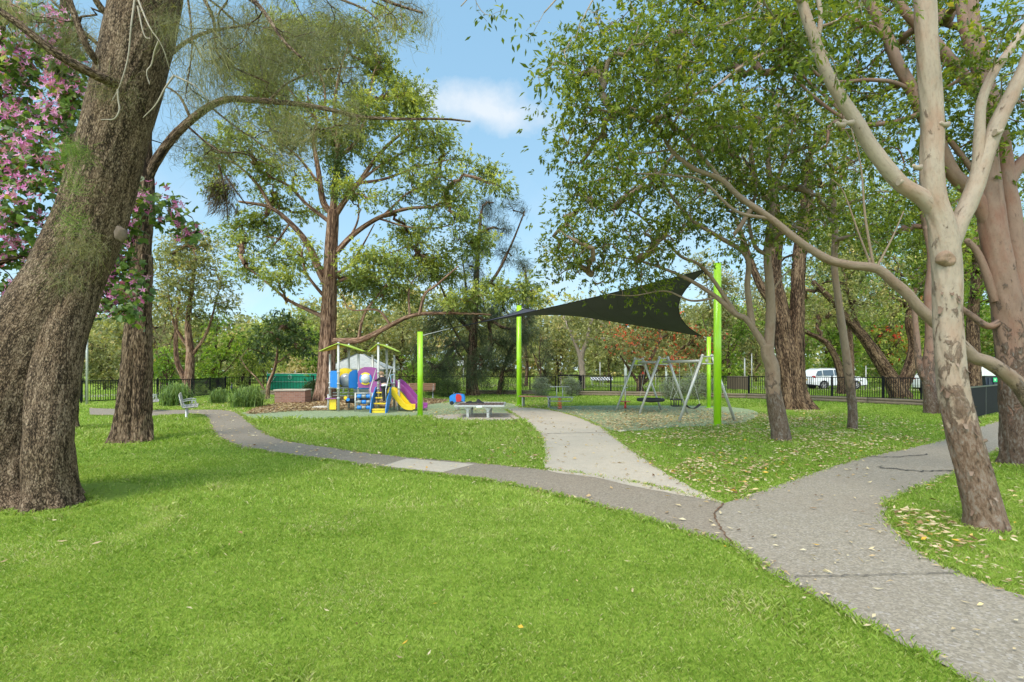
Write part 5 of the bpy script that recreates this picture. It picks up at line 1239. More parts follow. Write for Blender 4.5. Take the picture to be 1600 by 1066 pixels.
def edge(p, q, t, sag):
    m_ = p.lerp(q, t); inw = (ctr - (p + q) / 2); inw.normalize()
    return m_ + inw * (p - q).length * sag * 4 * t * (1 - t)
n = 44; V = []; SA = {'ab': .065, 'bd': .08, 'ac': .04, 'cd': .12}
for i in range(n + 1):
    u_ = i / n
    for j in range(n + 1):
        v_ = j / n
        # u: a->c and b->d ; v: a->b and c->d
        e0 = edge(ca, cc_, u_, SA['ac']); e1 = edge(cb, cd, u_, SA['bd']); f0 = edge(ca, cb, v_, SA['ab']); f1 = edge(cc_, cd, v_, SA['cd'])
        p_ = e0 * (1 - v_) + e1 * v_ + f0 * (1 - u_) + f1 * u_ - (ca * (1 - u_) * (1 - v_) + cc_ * u_ * (1 - v_) + cb * (1 - u_) * v_ + cd * u_ * v_)
        p_.z += .02 * math.sin(9 * u_ + 2 * v_) * math.sin(math.pi * u_) * math.sin(math.pi * v_)
        V.append(p_ - T.location)
Q = [(i * (n + 1) + j, (i + 1) * (n + 1) + j, (i + 1) * (n + 1) + j + 1, i * (n + 1) + j + 1) for i in range(n) for j in range(n)]
MB().add(V, Q, True).build('fabric', m_sailm, T)
for k in range(1, 7):
    u_ = k / 7; pts = [V[int(u_ * n) * (n + 1) + j] + Vector((0, 0, .006)) for j in range(n + 1)]
    MB().tube(pts, .009, 4).build('seam', m_black, T)
bord = [[V[i * (n + 1)] for i in range(n + 1)], [V[i * (n + 1) + n] for i in range(n + 1)], [V[j] for j in range(n + 1)], [V[n * (n + 1) + j] for j in range(n + 1)]]
for b_ in bord: MB().tube(b_, .016, 5).build('hem', m_black, T)
for p_, q_ in ((ca, Vector((A[0].x + A[2], A[0].y, A[1] - .12))), (cb, Vector((Bp[0].x + .1, Bp[0].y, Bp[1] - .12))), (cc_, Vector((Cp[0].x - .13, Cp[0].y, Cp[1] - .12))), (cd, Vector((Dp[0].x - .06, Dp[0].y, Dp[1] - .06)))):
    MB().tube([p_ - T.location, q_ - T.location], .012, 6).build('tension_cable', m_galv, T)

# ---- swing frame ----
f1, f2 = onground(1061, 659.5), onground(1148, 658)
m1, m2 = onground(999, 647.5), onground(1074.4, 646.8)
r1, r2 = onground(963, 641.2), onground(1033, 640.8)
T = thing('swing_frame', 'grey steel swing frame of three splayed A-shaped ends with lime panels', 'swing set', ((f1 + r2) / 2))
apex = []
for a_, b_ in ((f1, f2), (m1, m2), (r1, r2)):
    c_ = (a_ + b_) / 2; dr_ = (b_ - a_).normalized(); L1 = c_ - dr_ * .17 + Vector((0, 0, 2.20)); L2 = c_ + dr_ * .17 + Vector((0, 0, 2.20)); apex.append((c_ + Vector((0, 0, 2.03)), dr_))
    for g_, t_ in ((a_, L1), (b_, L2)):
        mb = MB(); mb.tube([g_ - T.location, t_ - T.location], .045, 12); lg = mb.build('leg', m_galv, T)
        mb = MB(); mb.sphere(t_ - T.location, .058, 12, 8); mb.build('leg_cap', m_galv, lg).location = (0, 0, 0)
    mb = MB(); mb.tube([L1 - Vector((0, 0, .03)) - T.location, L2 - Vector((0, 0, .03)) - T.location], .022, 8); mb.tube([L1 - Vector((0, 0, .27)) - dr_ * .045 - T.location, L2 - Vector((0, 0, .27)) + dr_ * .045 - T.location], .022, 8)
    mb.tube([c_ + Vector((0, 0, 1.93)) - T.location, c_ + Vector((0, 0, 2.17)) - T.location], .012, 6); mb.build('end_bracket', m_galv, T)
    nrm = Vector((dr_.y, -dr_.x, 0)); P0 = c_ - T.location - nrm * .05
    q_ = [P0 + dr_ * x_ + Vector((0, 0, z_)) for x_, z_ in ((-.12, 2.145), (.12, 2.145), (.19, 1.955), (-.19, 1.955))]
    mb = MB(); mb.add(q_ + [v_ - nrm * .015 for v_ in q_], [(0, 1, 2, 3), (7, 6, 5, 4), (0, 4, 5, 1), (1, 5, 6, 2), (2, 6, 7, 3), (3, 7, 4, 0)]); pn_ = mb.build('end_panel', m_roofg, T)
    pl_ = MB(); cx_ = P0 + Vector((0, 0, 2.03)) + nrm * .003
    for k in (-1, 1):
        pl_.add([cx_ + dr_ * (k * .03 - .022) + Vector((0, 0, -.03)), cx_ + dr_ * (k * .03 + .022) + Vector((0, 0, -.03)), cx_ + dr_ * (k * .03 + .015) + Vector((0, 0, .03)), cx_ + dr_ * (k * .03 - .015) + Vector((0, 0, .03))], [(0, 1, 2, 3)])
    pl_.build('maker_plate', m_white, pn_)
for i in (0, 1):
    mb = MB(); mb.tube([apex[i][0] - T.location, apex[i + 1][0] - T.location], .05, 14); mb.build('top_beam', m_galv, T)
def along(i, t): return apex[i][0].lerp(apex[i + 1][0], t)
bd = (apex[1][0] - apex[0][0]).normalized(); sdv = Vector((bd.y, -bd.x, 0)).normalized()
if sdv.x < 0: sdv = -sdv
def chain(mb, p, q, n=26):
    for k in range(n):
        a_ = p.lerp(q, k / n); b_ = p.lerp(q, (k + 1) / n); mb.tube([a_, b_], .0075 if k % 2 else .005, 4, cap=False)
# basket swing
c_ = along(1, .50); T = thing('basket_swing', 'round black nest swing with rope basket, hung between rear and middle frame ends', 'swing', (c_.x, c_.y, 0))
R_ = .50; z_ = .50
mb = MB(); mb.tube([(R_ * math.cos(a), R_ * math.sin(a), z_) for a in np.linspace(0, 2 * math.pi, 32, endpoint=False)], .062, 10, close=True); mb.build('rim', m_rubber, T)
mb = MB(); 
for k in range(-4, 5):
    x_ = k * .1; y_ = math.sqrt(max(0, R_ ** 2 - x_ ** 2))
    for ax_ in (0, 1):
        pts = []
        for q_ in np.linspace(-1, 1, 9):
            s_ = q_ * y_; dz = -.10 * (1 - (s_ ** 2 + x_ ** 2) / R_ ** 2)
            pts.append((x_, s_, z_ + dz) if ax_ else (s_, x_, z_ + dz))
        mb.tube(pts, .012, 5)
mb.build('rope_net', plain('net_rope', (0.16, 0.09, 0.07), 0.9), T)
for k in range(4):
    a = math.pi / 4 + k * math.pi / 2; top_ = bd * (.42 if math.sin(a) > 0 else -.42) * (1 if bd.y > 0 else -1)
    mb = MB(); chain(mb, Vector((R_ * math.cos(a), R_ * math.sin(a), z_ + .05)), Vector((top_.x, top_.y, c_.z - .05))); mb.build('chain', m_galv, T)
# toddler seat
c_ = along(0, .68); T = thing('toddler_swing', 'small black cage-type toddler swing seat, hung beside the strap seat', 'swing', (c_.x, c_.y, 0))
mb = MB(); w_ = .17; mb.tube([(-w_, -w_, .62), (w_, -w_, .62), (w_, w_, .62), (-w_, w_, .62)], .022, 8, close=True); mb.build('top_ring', m_rubber, T)
mb = MB(); mb.box((0, 0, .38), (.32, .32, .035), bev=.012); mb.build('seat', m_rubber, T)
for x_, y_ in ((-.15, -.16), (-.05, -.16), (.05, -.16), (.15, -.16), (-.15, .16), (.15, .16), (0, .16)):
    mb = MB(); mb.tube([(x_ * .9, y_ * .9, .38), (x_, y_, .62)], .015, 6); mb.build('seat_bar', m_rubber, T)
for sy in (-1, 1):
    mb = MB(); p_ = bd * sy * .22
    chain(mb, Vector((-.17, sy * .17, .64)), Vector((p_.x * sy * 0 - .0 + (bd * sy * .22).x, (bd * sy * .22).y, 1.1))); chain(mb, Vector((.17, sy * .17, .64)), Vector(((bd * sy * .22).x, (bd * sy * .22).y, 1.1))); chain(mb, Vector(((bd * sy * .22).x, (bd * sy * .22).y, 1.1)), Vector(((bd * sy * .24).x, (bd * sy * .24).y, c_.z - .05))); mb.build('chain', m_galv, T)
# strap seat
c_ = along(0, .30); T = thing('strap_swing', 'black sagging strap swing seat nearest the front frame end', 'swing', (c_.x, c_.y, 0))
V = []; n_ = 11
for i in range(n_):
    u_ = i / (n_ - 1) * 2 - 1; base = sdv * 0.0 + bd * u_ * .0 + Vector((u_ * .29, u_ * .10, .36 + .15 * u_ * u_))
    for j_ in (-1, 1):
        for dz in (0, .012): V.append(base + Vector((-.02 * j_, .085 * j_, dz)))
Fc = []
for i in range(n_ - 1):
    o_ = i * 4; Fc += [(o_, o_ + 4, o_ + 6, o_ + 2), (o_ + 1, o_ + 3, o_ + 7, o_ + 5), (o_, o_ + 1, o_ + 5, o_ + 4), (o_ + 2, o_ + 6, o_ + 7, o_ + 3)]
Fc += [(0, 2, 3, 1), (n_ * 4 - 4, n_ * 4 - 3, n_ * 4 - 1, n_ * 4 - 2)]
mb = MB(); mb.add(V, Fc, True); mb.build('seat', m_rubber, T)
for sy in (-1, 1):
    q_ = bd * sy * .26
    mb = MB(); chain(mb, Vector((sy * .29, sy * .10, .52)), Vector((q_.x, q_.y, c_.z - .05)), 34); mb.build('chain', m_galv, T)
# spinner
b = onground(977, 638.5); T = thing('spinner', 'slim grey pole on a small red standing disc behind the swings', 'play equipment', b)
mb = MB(); mb.tube([(0, 0, 0), (0, 0, .10), (0, 0, .3)], [.06, .045, .035], 12); mb.build('base', m_red, T)
mb = MB(); mb.tube([(0, 0, .30), (0, 0, .325)], .22, 20); mb.build('standing_disc', m_red, T)
mb = MB(); mb.tube([(0, 0, .32), (0, 0, .95)], .024, 8); mb.build('pole', m_galv, T)
mb = MB(); mb.tube([(-.11, 0, .93), (.11, 0, .93)], .02, 8); mb.build('handle', m_galv, T)

def spring(T, x, y, z0, z1, r, turns, mat, wr=.014):
    n_ = turns * 14; pts = [(x + r * math.cos(2 * math.pi * turns * i / n_), y + r * math.sin(2 * math.pi * turns * i / n_), z0 + (z1 - z0) * i / n_) for i in range(n_ + 1)]
    mb = MB(); mb.tube(pts, wr, 6); mb.build('spring', mat, T)
# spring rocker (blue and red)
b = onground(714.5, 641.5); T = thing('spring_rocker', 'little blue spring rocker with red seat, beside the square slatted platform', 'play equipment', b)
spring(T, 0, 0, 0.02, .34, .085, 5, m_galv, .016)
mb = MB(); mb.box((0, 0, .36), (.34, .2, .03), bev=.008); mb.build('deck_plate', m_grey, T)
sidepoly = [(-.30, .30), (-.26, .20), (-.16, .20), (-.10, .31), (.10, .31), (.14, .20), (.26, .20), (.31, .34), (.32, .50), (.27, .62), (.14, .655), (-.05, .655), (-.2, .62), (-.31, .55)]
sidepoly = [(x_, z_ + .06) for x_, z_ in sidepoly]
for y_ in (-.17, .15):
    mb = MB(); mb.prism(sidepoly, 1, y_, y_ + .02); mb.build('side_panel', m_blue, T)
mb = MB(); mb.prism([(-.02, .38), (.18, .38), (.20, .60), (.12, .70), (-.02, .70), (-.05, .58)], 1, -.185, -.173); mb.build('seat_panel', m_red, T)
for x_ in (-.21, .2):
    for y_ in (-.195,):
        mb = MB(); mb.tube([(x_, y_, .33), (x_, y_ + .02, .33)], .085, 16); mb.build('toy_wheel', m_rubber, T)
mb = MB(); mb.box((.06, 0, .50), (.2, .26, .03), bev=.008); mb.build('seat', m_red, T)
mb = MB(); mb.box((.16, 0, .62), (.025, .26, .22), bev=.008); mb.build('seat_back', m_red, T)
mb = MB(); mb.tube([(-.14, -.18, .74), (-.14, .18, .74)], .015, 8); mb.build('handle', m_galv, T)
# spring seesaw
b = onground(874.5, 640); T = thing('spring_seesaw', 'grey standing seesaw on a red coil spring, right end of the backless bench', 'play equipment', b)
m_rs = plain('orange_red_spring', (.62, .10, .05), .4)
spring(T, 0, 0, .02, .34, .09, 4, m_rs, .014)
spring(T, 0, 0, .36, .50, .07, 2, m_rs, .012)
mb = MB(); mb.box((0, 0, .36), (.95, .24, .03), bev=.01); mb.build('lower_board', m_grey, T)
mb = MB(); mb.box((0.02, 0, .53), (1.15, .26, .035), bev=.01); mb.box((0, .0, .545), (1.1, .2, .02)); mb.build('upper_board', m_grey, T)
for x_ in (-.13, .13):
    mb = MB(); mb.tube([(x_, 0, .5), (x_, 0, .98)], .018, 8); mb.build('handle_post', m_galv, T)
mb = MB(); mb.tube([(-.42, 0, .99), (.42, 0, .99)], .022, 8); mb.build('handlebar', m_galv, T)
for x_ in (-.50, .52):
    mb = MB(); mb.tube([(x_, -.1, .36), (x_, -.1, .53)], .018, 8); mb.build('link_post', m_galv, T)
# backless bench
b1 = onground(818, 635.3); b2 = onground(858, 636.2); T = thing('backless_bench', 'long backless timber-topped bench with grey legs beside the rear lime post', 'bench', (b1 + b2) / 2, rz=math.atan2((b2 - b1).y, (b2 - b1).x))
for k in range(3):
    mb = MB(); mb.box((.04, -.15 + k * .14, .485), (1.62, .125, .04), bev=.008); mb.build('seat_slat', m_wood, T)
for x_ in (-.62, .62):
    mb = MB(); mb.box((x_, 0, .22), (.055, .34, .46), bev=.008); mb.build('leg', m_grey, T)
mb = MB(); mb.box((.92, 0, .485), (.14, .4, .045), bev=.01); mb.build('end_plate', m_grey, T)
mb = MB(); mb.box((-.8, 0, .485), (.02, .4, .045)); mb.build('end_strip', m_grey, T)
# square slatted platform seat
T = thing('platform_seat', 'large square slatted platform seat with pale aluminium edge on a concrete pad', 'seat', (at(752, 632, 18.95).x, 18.95, 0), rz=R(-1.5))
S_ = 1.72; Hh = .455
for k in range(13):
    mb = MB(); mb.box((-S_ / 2 + .09 + k * (S_ - .18) / 12, 0, Hh), (.105, S_ - .08, .032), bev=.006); mb.build('slat', m_dwood, T)
for (cx_, cy_, sx_, sy_) in ((0, -S_ / 2, S_ + .06, .05), (0, S_ / 2, S_ + .06, .05), (-S_ / 2, 0, .05, S_ - .05), (S_ / 2, 0, .05, S_ - .05)):
    mb = MB(); mb.box((cx_, cy_, Hh - .012), (sx_, sy_, .075), bev=.012); mb.build('edge_rail', m_alu, T)
for x_ in (-.42, .30):
    for y_ in (-.72, .62):
        mb = MB(); mb.box((x_, y_, .21), (.10, .10, .40), bev=.02); mb.tube([(x_, y_, .22), (x_, y_, .26)], .065, 14); mb.prism([(x_ - .17, Hh - .04), (x_ + .17, Hh - .04), (x_ + .05, Hh - .17), (x_ - .05, Hh - .17)], 1, y_ - .025, y_ + .025); mb.build('leg', m_alu if y_ < 0 else m_grey, T)
mb = MB(); mb.box((.0, -S_ / 2 - .03, Hh - .03), (.2, .012, .06), bev=.004); mb.build('name_plate', m_white, T)
# dark bag / jumper lying on it
p_ = at(744, 630.5, 19.4); T = thing('black_jumper', 'crumpled black garment lying on the slatted platform seat', 'clothing', (p_.x, 19.35, Hh + .015))
nU, nV = 18, 12; V = []
for i in range(nU):
    for j_ in range(nV):
        x_ = (i / (nU - 1) - .5) * .62; y_ = (j_ / (nV - 1) - .5) * .34; e_ = max(0, 1 - (2 * x_ / .62) ** 2) * max(0, 1 - (2 * y_ / .34) ** 2)
        V.append((x_ + .02 * math.sin(17 * y_), y_ + .02 * math.sin(13 * x_), e_ ** .6 * (.085 + .035 * math.sin(19 * x_ + 8 * y_) + .02 * math.cos(31 * y_)) * (1.2 if x_ > .05 else .6)))
mb = MB(); mb.add(V, [(i * nV + j_, (i + 1) * nV + j_, (i + 1) * nV + j_ + 1, i * nV + j_ + 1) for i in range(nU - 1) for j_ in range(nV - 1)], True); mb.build('fabric', m_rubber, T)
mb = MB(); mb.tube([(-.38, .02, .02), (-.28, 0, .035), (-.16, .02, .04)], [.025, .035, .04], 8); mb.build('sleeve', m_rubber, T)

# timber bench with back
def slat_bench(label, px, py, rz, n_seat=4, wood=m_wood, W=1.75, metal=m_galv, pt=None, name='park_bench', arms=False):
    b = onground(px, py) if pt is None else pt
    T = thing(name, label, 'bench', b, rz=rz)
    for k in range(n_seat):
        mb = MB(); mb.box((0, -.20 + k * .115, .44 - k * .008), (W, .10, .032), bev=.008); mb.build('seat_slat', wood, T)
    for k in range(4):
        mb = MB(); mb.box((0, .235 + k * .022, .53 + k * .105), (W, .03, .092), rx=R(-12), bev=.008); mb.build('back_slat', wood, T)
    for x_ in (-W / 2 + .14, W / 2 - .14):
        mb = MB(); mb.tube([(x_, -.24, .42), (x_, .0, .405), (x_, .16, .40), (x_, .215, .44), (x_, .25, .55), (x_, .31, .86)], [.022, .025, .032, .032, .028, .024], 10); mb.build('side_frame', metal, T)
        mb = MB(); mb.tube([(x_, .10, 0), (x_, .10, .02), (x_, .10, .05), (x_, .10, .41)], [.08, .08, .036, .036], 12); mb.build('leg', metal, T)
        if arms:
            mb = MB(); mb.tube([(x_, -.22, .42), (x_, -.15, .56), (x_, -.17, .64), (x_, -.02, .665), (x_, .2, .62), (x_, .27, .60)], .017, 8); mb.tube([(x_, -.1, .42), (x_, -.03, .55), (x_, -.1, .61)], .012, 6); mb.build('armrest', metal, T)
    return T
slat_bench('reddish timber slatted bench with a backrest behind the slides', 657, 622, 0)
pale = plain('faded_silver_slat', (0.42, 0.38, 0.34), 0.6, var=.25, scale=14)
slat_bench('pale grey armed bench seen end-on at the bend of the path', 299, 652, R(121), wood=pale, metal=m_alu, pt=onground(297, 655) + Vector((-.35, .56, 0)), arms=True, W=1.6)
slat_bench('second pale armed bench half hidden behind the dark furrowed trunk', 240, 642, R(124), wood=pale, metal=m_alu, pt=onground(237, 644) + Vector((-.35, .5, 0)), arms=True, W=1.5)


# ---- playground unit ----
O_ = Vector((-6.2, 21.7, 0))
T = thing('playground_unit', 'colourful climbing unit of two roofed towers with purple, blue and yellow panels and twin slides', 'play equipment', O_)
def lp(x, y, z): return Vector((x, y, z)) - Vector((O_.x, O_.y, 0))
def ppx(px, py, dd): return at(px, py, dd) - T.location
def post(x, y, h):
    mb = MB(); mb.tube([lp(x, y, 0), lp(x, y, h)], .048, 12); p_ = mb.build('post', m_galv, T)
    mb = MB(); mb.sphere(lp(x, y, h), .055, 10, 6); mb.build('post_cap', m_alu, p_)
    for z_ in (.55, .95, 1.15, 1.62):
        if z_ < h - .1: mb = MB(); mb.tube([lp(x, y, z_ - .035), lp(x, y, z_ + .035)], .066, 12); mb.build('clamp', m_alu, p_)
LF, LB, LL, LR = (-7.17, 21.15), (-7.17, 22.5), (-7.78, 21.9), (-6.52, 21.75)
RF, RB, RL, RR = (-5.52, 21.15), (-5.50, 22.5), (-5.92, 21.75), (-5.03, 21.85)
for (x_, y_), h in ((LF, 2.82), (LB, 2.82), (LL, 2.35), (LR, 2.35), (RF, 2.80), (RB, 2.80), (RL, 2.32), (RR, 2.32)): post(x_, y_, h)
post(-6.30, 22.6, 1.45); post(-4.75, 21.5, 1.25)
def gable(a_, b_, xl, xr, zr, ze):
    for k, x_ in ((0, xl), (1, xr)):
        A_ = lp(a_[0], a_[1] - .12, zr); B_ = lp(b_[0], b_[1] + .12, zr); C_ = lp(x_, b_[1] - .45, ze); D_ = lp(x_, a_[1] + .45, ze)
        up = Vector((0, 0, .025)); mb = MB(); mb.add([A_, B_, C_, D_, A_ + up, B_ + up, C_ + up, D_ + up], [(0, 1, 2, 3), (7, 6, 5, 4), (0, 4, 5, 1), (1, 5, 6, 2), (2, 6, 7, 3), (3, 7, 4, 0)]); r_ = mb.build('roof_panel', m_roofg, T)
        mb = MB(); dn = Vector((0, 0, -.03)); mb.add([A_.lerp(C_, .12) + dn, B_.lerp(D_, .12) + dn, C_.lerp(A_, .12) + dn, D_.lerp(B_, .12) + dn], [(0, 1, 2, 3)]); mb.build('roof_lining', m_yel, r_)
gable(LF, LB, -8.15, -6.30, 2.80, 2.50); gable(RF, RB, -6.08, -4.80, 2.78, 2.48)
def deck(cx, cy, z, a_=.62):
    mb = MB(); mb.add([lp(cx, cy - a_, z), lp(cx + a_, cy, z), lp(cx, cy + a_, z), lp(cx - a_, cy, z), lp(cx, cy - a_, z - .06), lp(cx + a_, cy, z - .06), lp(cx, cy + a_, z - .06), lp(cx - a_, cy, z - .06)], [(0, 1, 2, 3), (7, 6, 5, 4), (0, 4, 5, 1), (1, 5, 6, 2), (2, 6, 7, 3), (3, 7, 4, 0)]); mb.build('deck', m_grey, T)
deck(-7.17, 21.85, 1.0); deck(-5.5, 21.8, .85, .6)
def panel(name, a_, b_, prof, mat, off=0.0, th=.022):
    """flat board between two posts: prof = [(t along, z)]"""
    a_, b_ = Vector(a_), Vector(b_); d_ = (b_ - a_); n_ = Vector((d_.y, -d_.x)).normalized()
    V = [lp(a_.x + d_.x * t_ + n_.x * (off + o_), a_.y + d_.y * t_ + n_.y * (off + o_), z_) for o_ in (0, th) for t_, z_ in prof]
    k = len(prof); mb = MB(); mb.add(V, [tuple(range(k)), tuple(range(k, 2 * k))[::-1]] + [(i, k + i, k + (i + 1) % k, (i + 1) % k) for i in range(k)]); return mb.build(name, mat, T)
rnd = lambda z0, z1: [(.1, z0), (.9, z0), (.97, z0 + .06), (.97, z1 - .08), (.85, z1), (.15, z1), (.03, z1 - .08), (.03, z0 + .06)]
panel('side_panel', LL, LF, rnd(.98, 1.68), m_blue)
panel('side_panel', LF, LR, [(.52, .96), (.95, .96), (.98, 1.02), (.98, 1.64), (.9, 1.72), (.7, 1.70), (.55, 1.62), (.5, 1.5), (.5, 1.02)], m_blue)
arc = [(.0, .98)] + [(.5 + .5 * math.cos(a), 1.58 + .22 * math.sin(a)) for a in np.linspace(math.pi, 0, 10)] + [(1.0, .98)]
panel('arched_panel', (-7.42, 21.75), (-6.72, 21.75), arc, m_yel)
mb = MB(); mb.sphere(lp(-7.02, 21.68, 1.28), .30, 20, 14, (1, .6, 1)); mb.build('grey_dome', m_dome, T)
panel('arched_panel', (-6.75, 22.35), (-5.95, 22.35), [(0, 1.5)] + [(.5 + .5 * math.cos(a), 1.62 + .22 * math.sin(a)) for a in np.linspace(math.pi, 0, 10)] + [(1, 1.5)], m_yel)
# purple bubble panel between the towers
pp = [(.0, .97), (1.0, .97), (1.0, 1.60), (.96, 1.74), (.85, 1.80), (.62, 1.84), (.30, 1.84), (.12, 1.76), (.0, 1.66)]
panel('bubble_panel', (-6.50, 21.62), (-5.60, 21.62), pp, m_pur)
cx, cz, cy = -6.17, 1.35, 21.575
for k in range(4):
    mb = MB(); V = []
    a0 = math.pi / 4 + k * math.pi / 2
    for i in range(9):
        a = a0 + i / 8 * math.pi / 2
        for r_ in (.20, .265): V.append(lp(cx + r_ * math.cos(a), cy, cz + r_ * math.sin(a)))
    mb.add(V + [v_ + Vector((0, -.02, 0)) for v_ in V], [(2 * i, 2 * i + 2, 2 * i + 3, 2 * i + 1) for i in range(8)] + [(18 + 2 * i, 18 + 2 * i + 1, 18 + 2 * i + 3, 18 + 2 * i + 2) for i in range(8)]); mb.build('ring_segment', m_blue if k % 2 else m_yel, T)
mb = MB(); mb.sphere(lp(cx, cy, cz), .205, 20, 12, (1, .8, 1)); mb.build('clear_bubble', plain('milky_bubble', (.55, .55, .53), .15, var=.1, spec=.9), T)
mb = MB(); mb.box(lp(-5.85, 21.57, 1.06), (.10, .006, .05)); mb.build('white_label', m_white, T)
panel('lower_panel', (-6.0, 21.6), (-5.45, 21.45), [(0, .66), (.92, .66), (1, .72), (1, 1.22), (.1, 1.22), (0, 1.0)], m_pur, .03)
mb = MB(); mb.box(lp(-6.35, 22.0, .93), (.75, .6, .05), bev=.01); mb.build('bridge_deck', m_blue, T)
for z_ in (.62, .74):
    mb = MB(); mb.tube([lp(-7.7, 22.0, z_), lp(-6.0, 22.1, z_)], .022, 8); mb.build('rail', m_galv, T)
mb = MB(); mb.tube([lp(-7.1, 21.9, .40), lp(-6.0, 22.0, .40)], .10, 12); mb.build('crawl_beam', m_rubber, T)
# counter
mb = MB(); mb.box(lp(-7.55, 21.45, .52), (.42, .3, .035), bev=.008); mb.build('counter_top', m_pur, T)
mb = MB(); mb.box(lp(-7.5, 21.42, .28), (.28, .02, .44)); mb.build('counter_panel', m_yel, T)
for x_ in (-7.68,): mb = MB(); mb.tube([lp(x_, 21.4, 0), lp(x_, 21.4, .7)], .035, 10); mb.build('short_post', m_galv, T)
# rollers
for k in range(3):
    z_ = .17 + k * .23
    mb = MB(); mb.tube([lp(-6.42, 21.1, z_), lp(-5.78, 21.1, z_)], .03, 8); rl = mb.build('roller_axle', m_galv, T)
    for i_ in range(3):
        mb = MB(); x_ = -6.37 + i_ * .19; r_ = .082; mb.tube([lp(x_, 21.1, z_), lp(x_ + .015, 21.1, z_), lp(x_ + .16, 21.1, z_), lp(x_ + .175, 21.1, z_)], [r_ * .85, r_, r_, r_ * .85], 14); mb.build('roller', (m_blue, m_grey)[(i_ + k) % 2 if k != 1 else (i_ + 1) % 2], rl)
for x_ in (-6.45, -5.75): mb = MB(); mb.tube([lp(x_, 21.1, 0), lp(x_, 21.1, .78)], .038, 10); mb.build('short_post', m_galv, T)
mb = MB(); mb.tube([lp(-6.45, 21.1, .76), lp(-5.75, 21.1, .76)], .025, 8); mb.build('rail', m_galv, T)
for k, mat in ((0, m_blue), (1, m_yel)): mb = MB(); mb.tube([lp(-6.75 - k * .1, 21.05, .5 + k * .07), lp(-6.75 - k * .1, 21.1, .5 + k * .07)], .07, 12); mb.build('spinner_disc', mat, T)
# stairs: from the front up to the right tower
S0, S1 = 20.55, 21.25
for k, z_ in enumerate((.14, .36, .58, .78)):
    y_ = S0 + (S1 - S0) * k / 3.2
    mb = MB(); mb.box(lp(-5.33, y_, z_), (.52, .24, .05), bev=.01); mb.build('step', m_yel, T)
mb = MB(); mb.box(lp(-5.33, S0 - .08, .05), (.52, .06, .1)); mb.build('step', m_yel, T)
for x_ in (-5.64, -5.02):
    prof = [(S0 - .22, 0), (S0 + .06, 0), (S1 + .12, .66), (S1 + .12, 1.0), (S1 - .05, 1.02), (S0 - .05, .50), (S0 - .2, .18)]
    mb = MB(); mb.prism([(y_ - O_.y, z_) for y_, z_ in prof], 0, x_ - .015 - O_.x, x_ + .015 - O_.x); mb.build('stringer', m_blue, T)
    mb = MB(); pts = [lp(x_, S0 - .15, .45), lp(x_, S0 - .18, .95), lp(x_, S1 - .05, 1.72), lp(x_, S1 + .1, 1.75)]; mb.tube([pts[0], pts[1], pts[2], pts[3]], .02, 8); mb.build('handrail', m_alu, T)
for z_ in (1.15, 1.5):
    mb = MB(); mb.tube([lp(*RF, z_), lp(*RR, z_)], .02, 8); mb.build('rail', m_galv, T)
mb = MB(); mb.tube([lp(*RL, 1.75), lp(*RR, 1.78)], .02, 8); mb.build('rail', m_galv, T)
mb = MB(); q = lp(-4.98, 21.6, 0); mb.tube([q + Vector((0, 0, 1.15)), q + Vector((-.12, 0, 1.18)), q + Vector((-.14, 0, 1.5)), q + Vector((0, 0, 1.53))], .018, 8); mb.build('grab_handle', plain('pale_blue_metal', (.3, .5, .65), .4), T)
# slides: trough swept along a curve
def slide(name, path, w, mat):
    path = crom([lp(*p_) for p_ in path], 7); n_ = len(path); V = []
    prof = [(-.5, .16), (-.5, .20), (-.42, .20), (-.40, .04), (-.3, 0), (.3, 0), (.40, .04), (.42, .20), (.5, .20), (.5, .16), (.46, -.03), (-.46, -.03)]
    for i in range(n_):
        t_ = Vector(path[min(i + 1, n_ - 1)] - path[max(i - 1, 0)]); t_.normalize(); sd_ = t_.cross(Vector((0, 0, 1))).normalized(); up = sd_.cross(t_)
        for a_, b_ in prof: V.append(Vector(path[i]) + sd_ * a_ * w + up * b_)
    k = len(prof); mb = MB(); mb.add(V, [(i * k + j, (i + 1) * k + j, (i + 1) * k + (j + 1) % k, i * k + (j + 1) % k) for i in range(n_ - 1) for j in range(k)] + [tuple(range(k)), tuple(range((n_ - 1) * k, n_ * k))[::-1]], False); return mb.build(name, mat, T)
slide('yellow_slide', [(-5.15, 21.45, .80), (-4.98, 21.42, .76), (-4.72, 21.34, .48), (-4.45, 21.25, .19), (-4.28, 21.22, .11), (-4.06, 21.2, .10)], .42, m_yel)
slide('purple_slide', [(-5.1, 22.2, 1.12), (-4.9, 22.1, 1.08), (-4.5, 21.95, .72), (-4.1, 21.8, .27), (-3.92, 21.72, .14), (-3.66, 21.66, .12)], .48, m_pur)
for x_, y_, h in ((-4.75, 21.2, .45), (-4.4, 21.95, .55)): mb = MB(); mb.tube([lp(x_, y_, 0), lp(x_, y_, h)], .025, 8); mb.build('slide_support', m_galv, T)

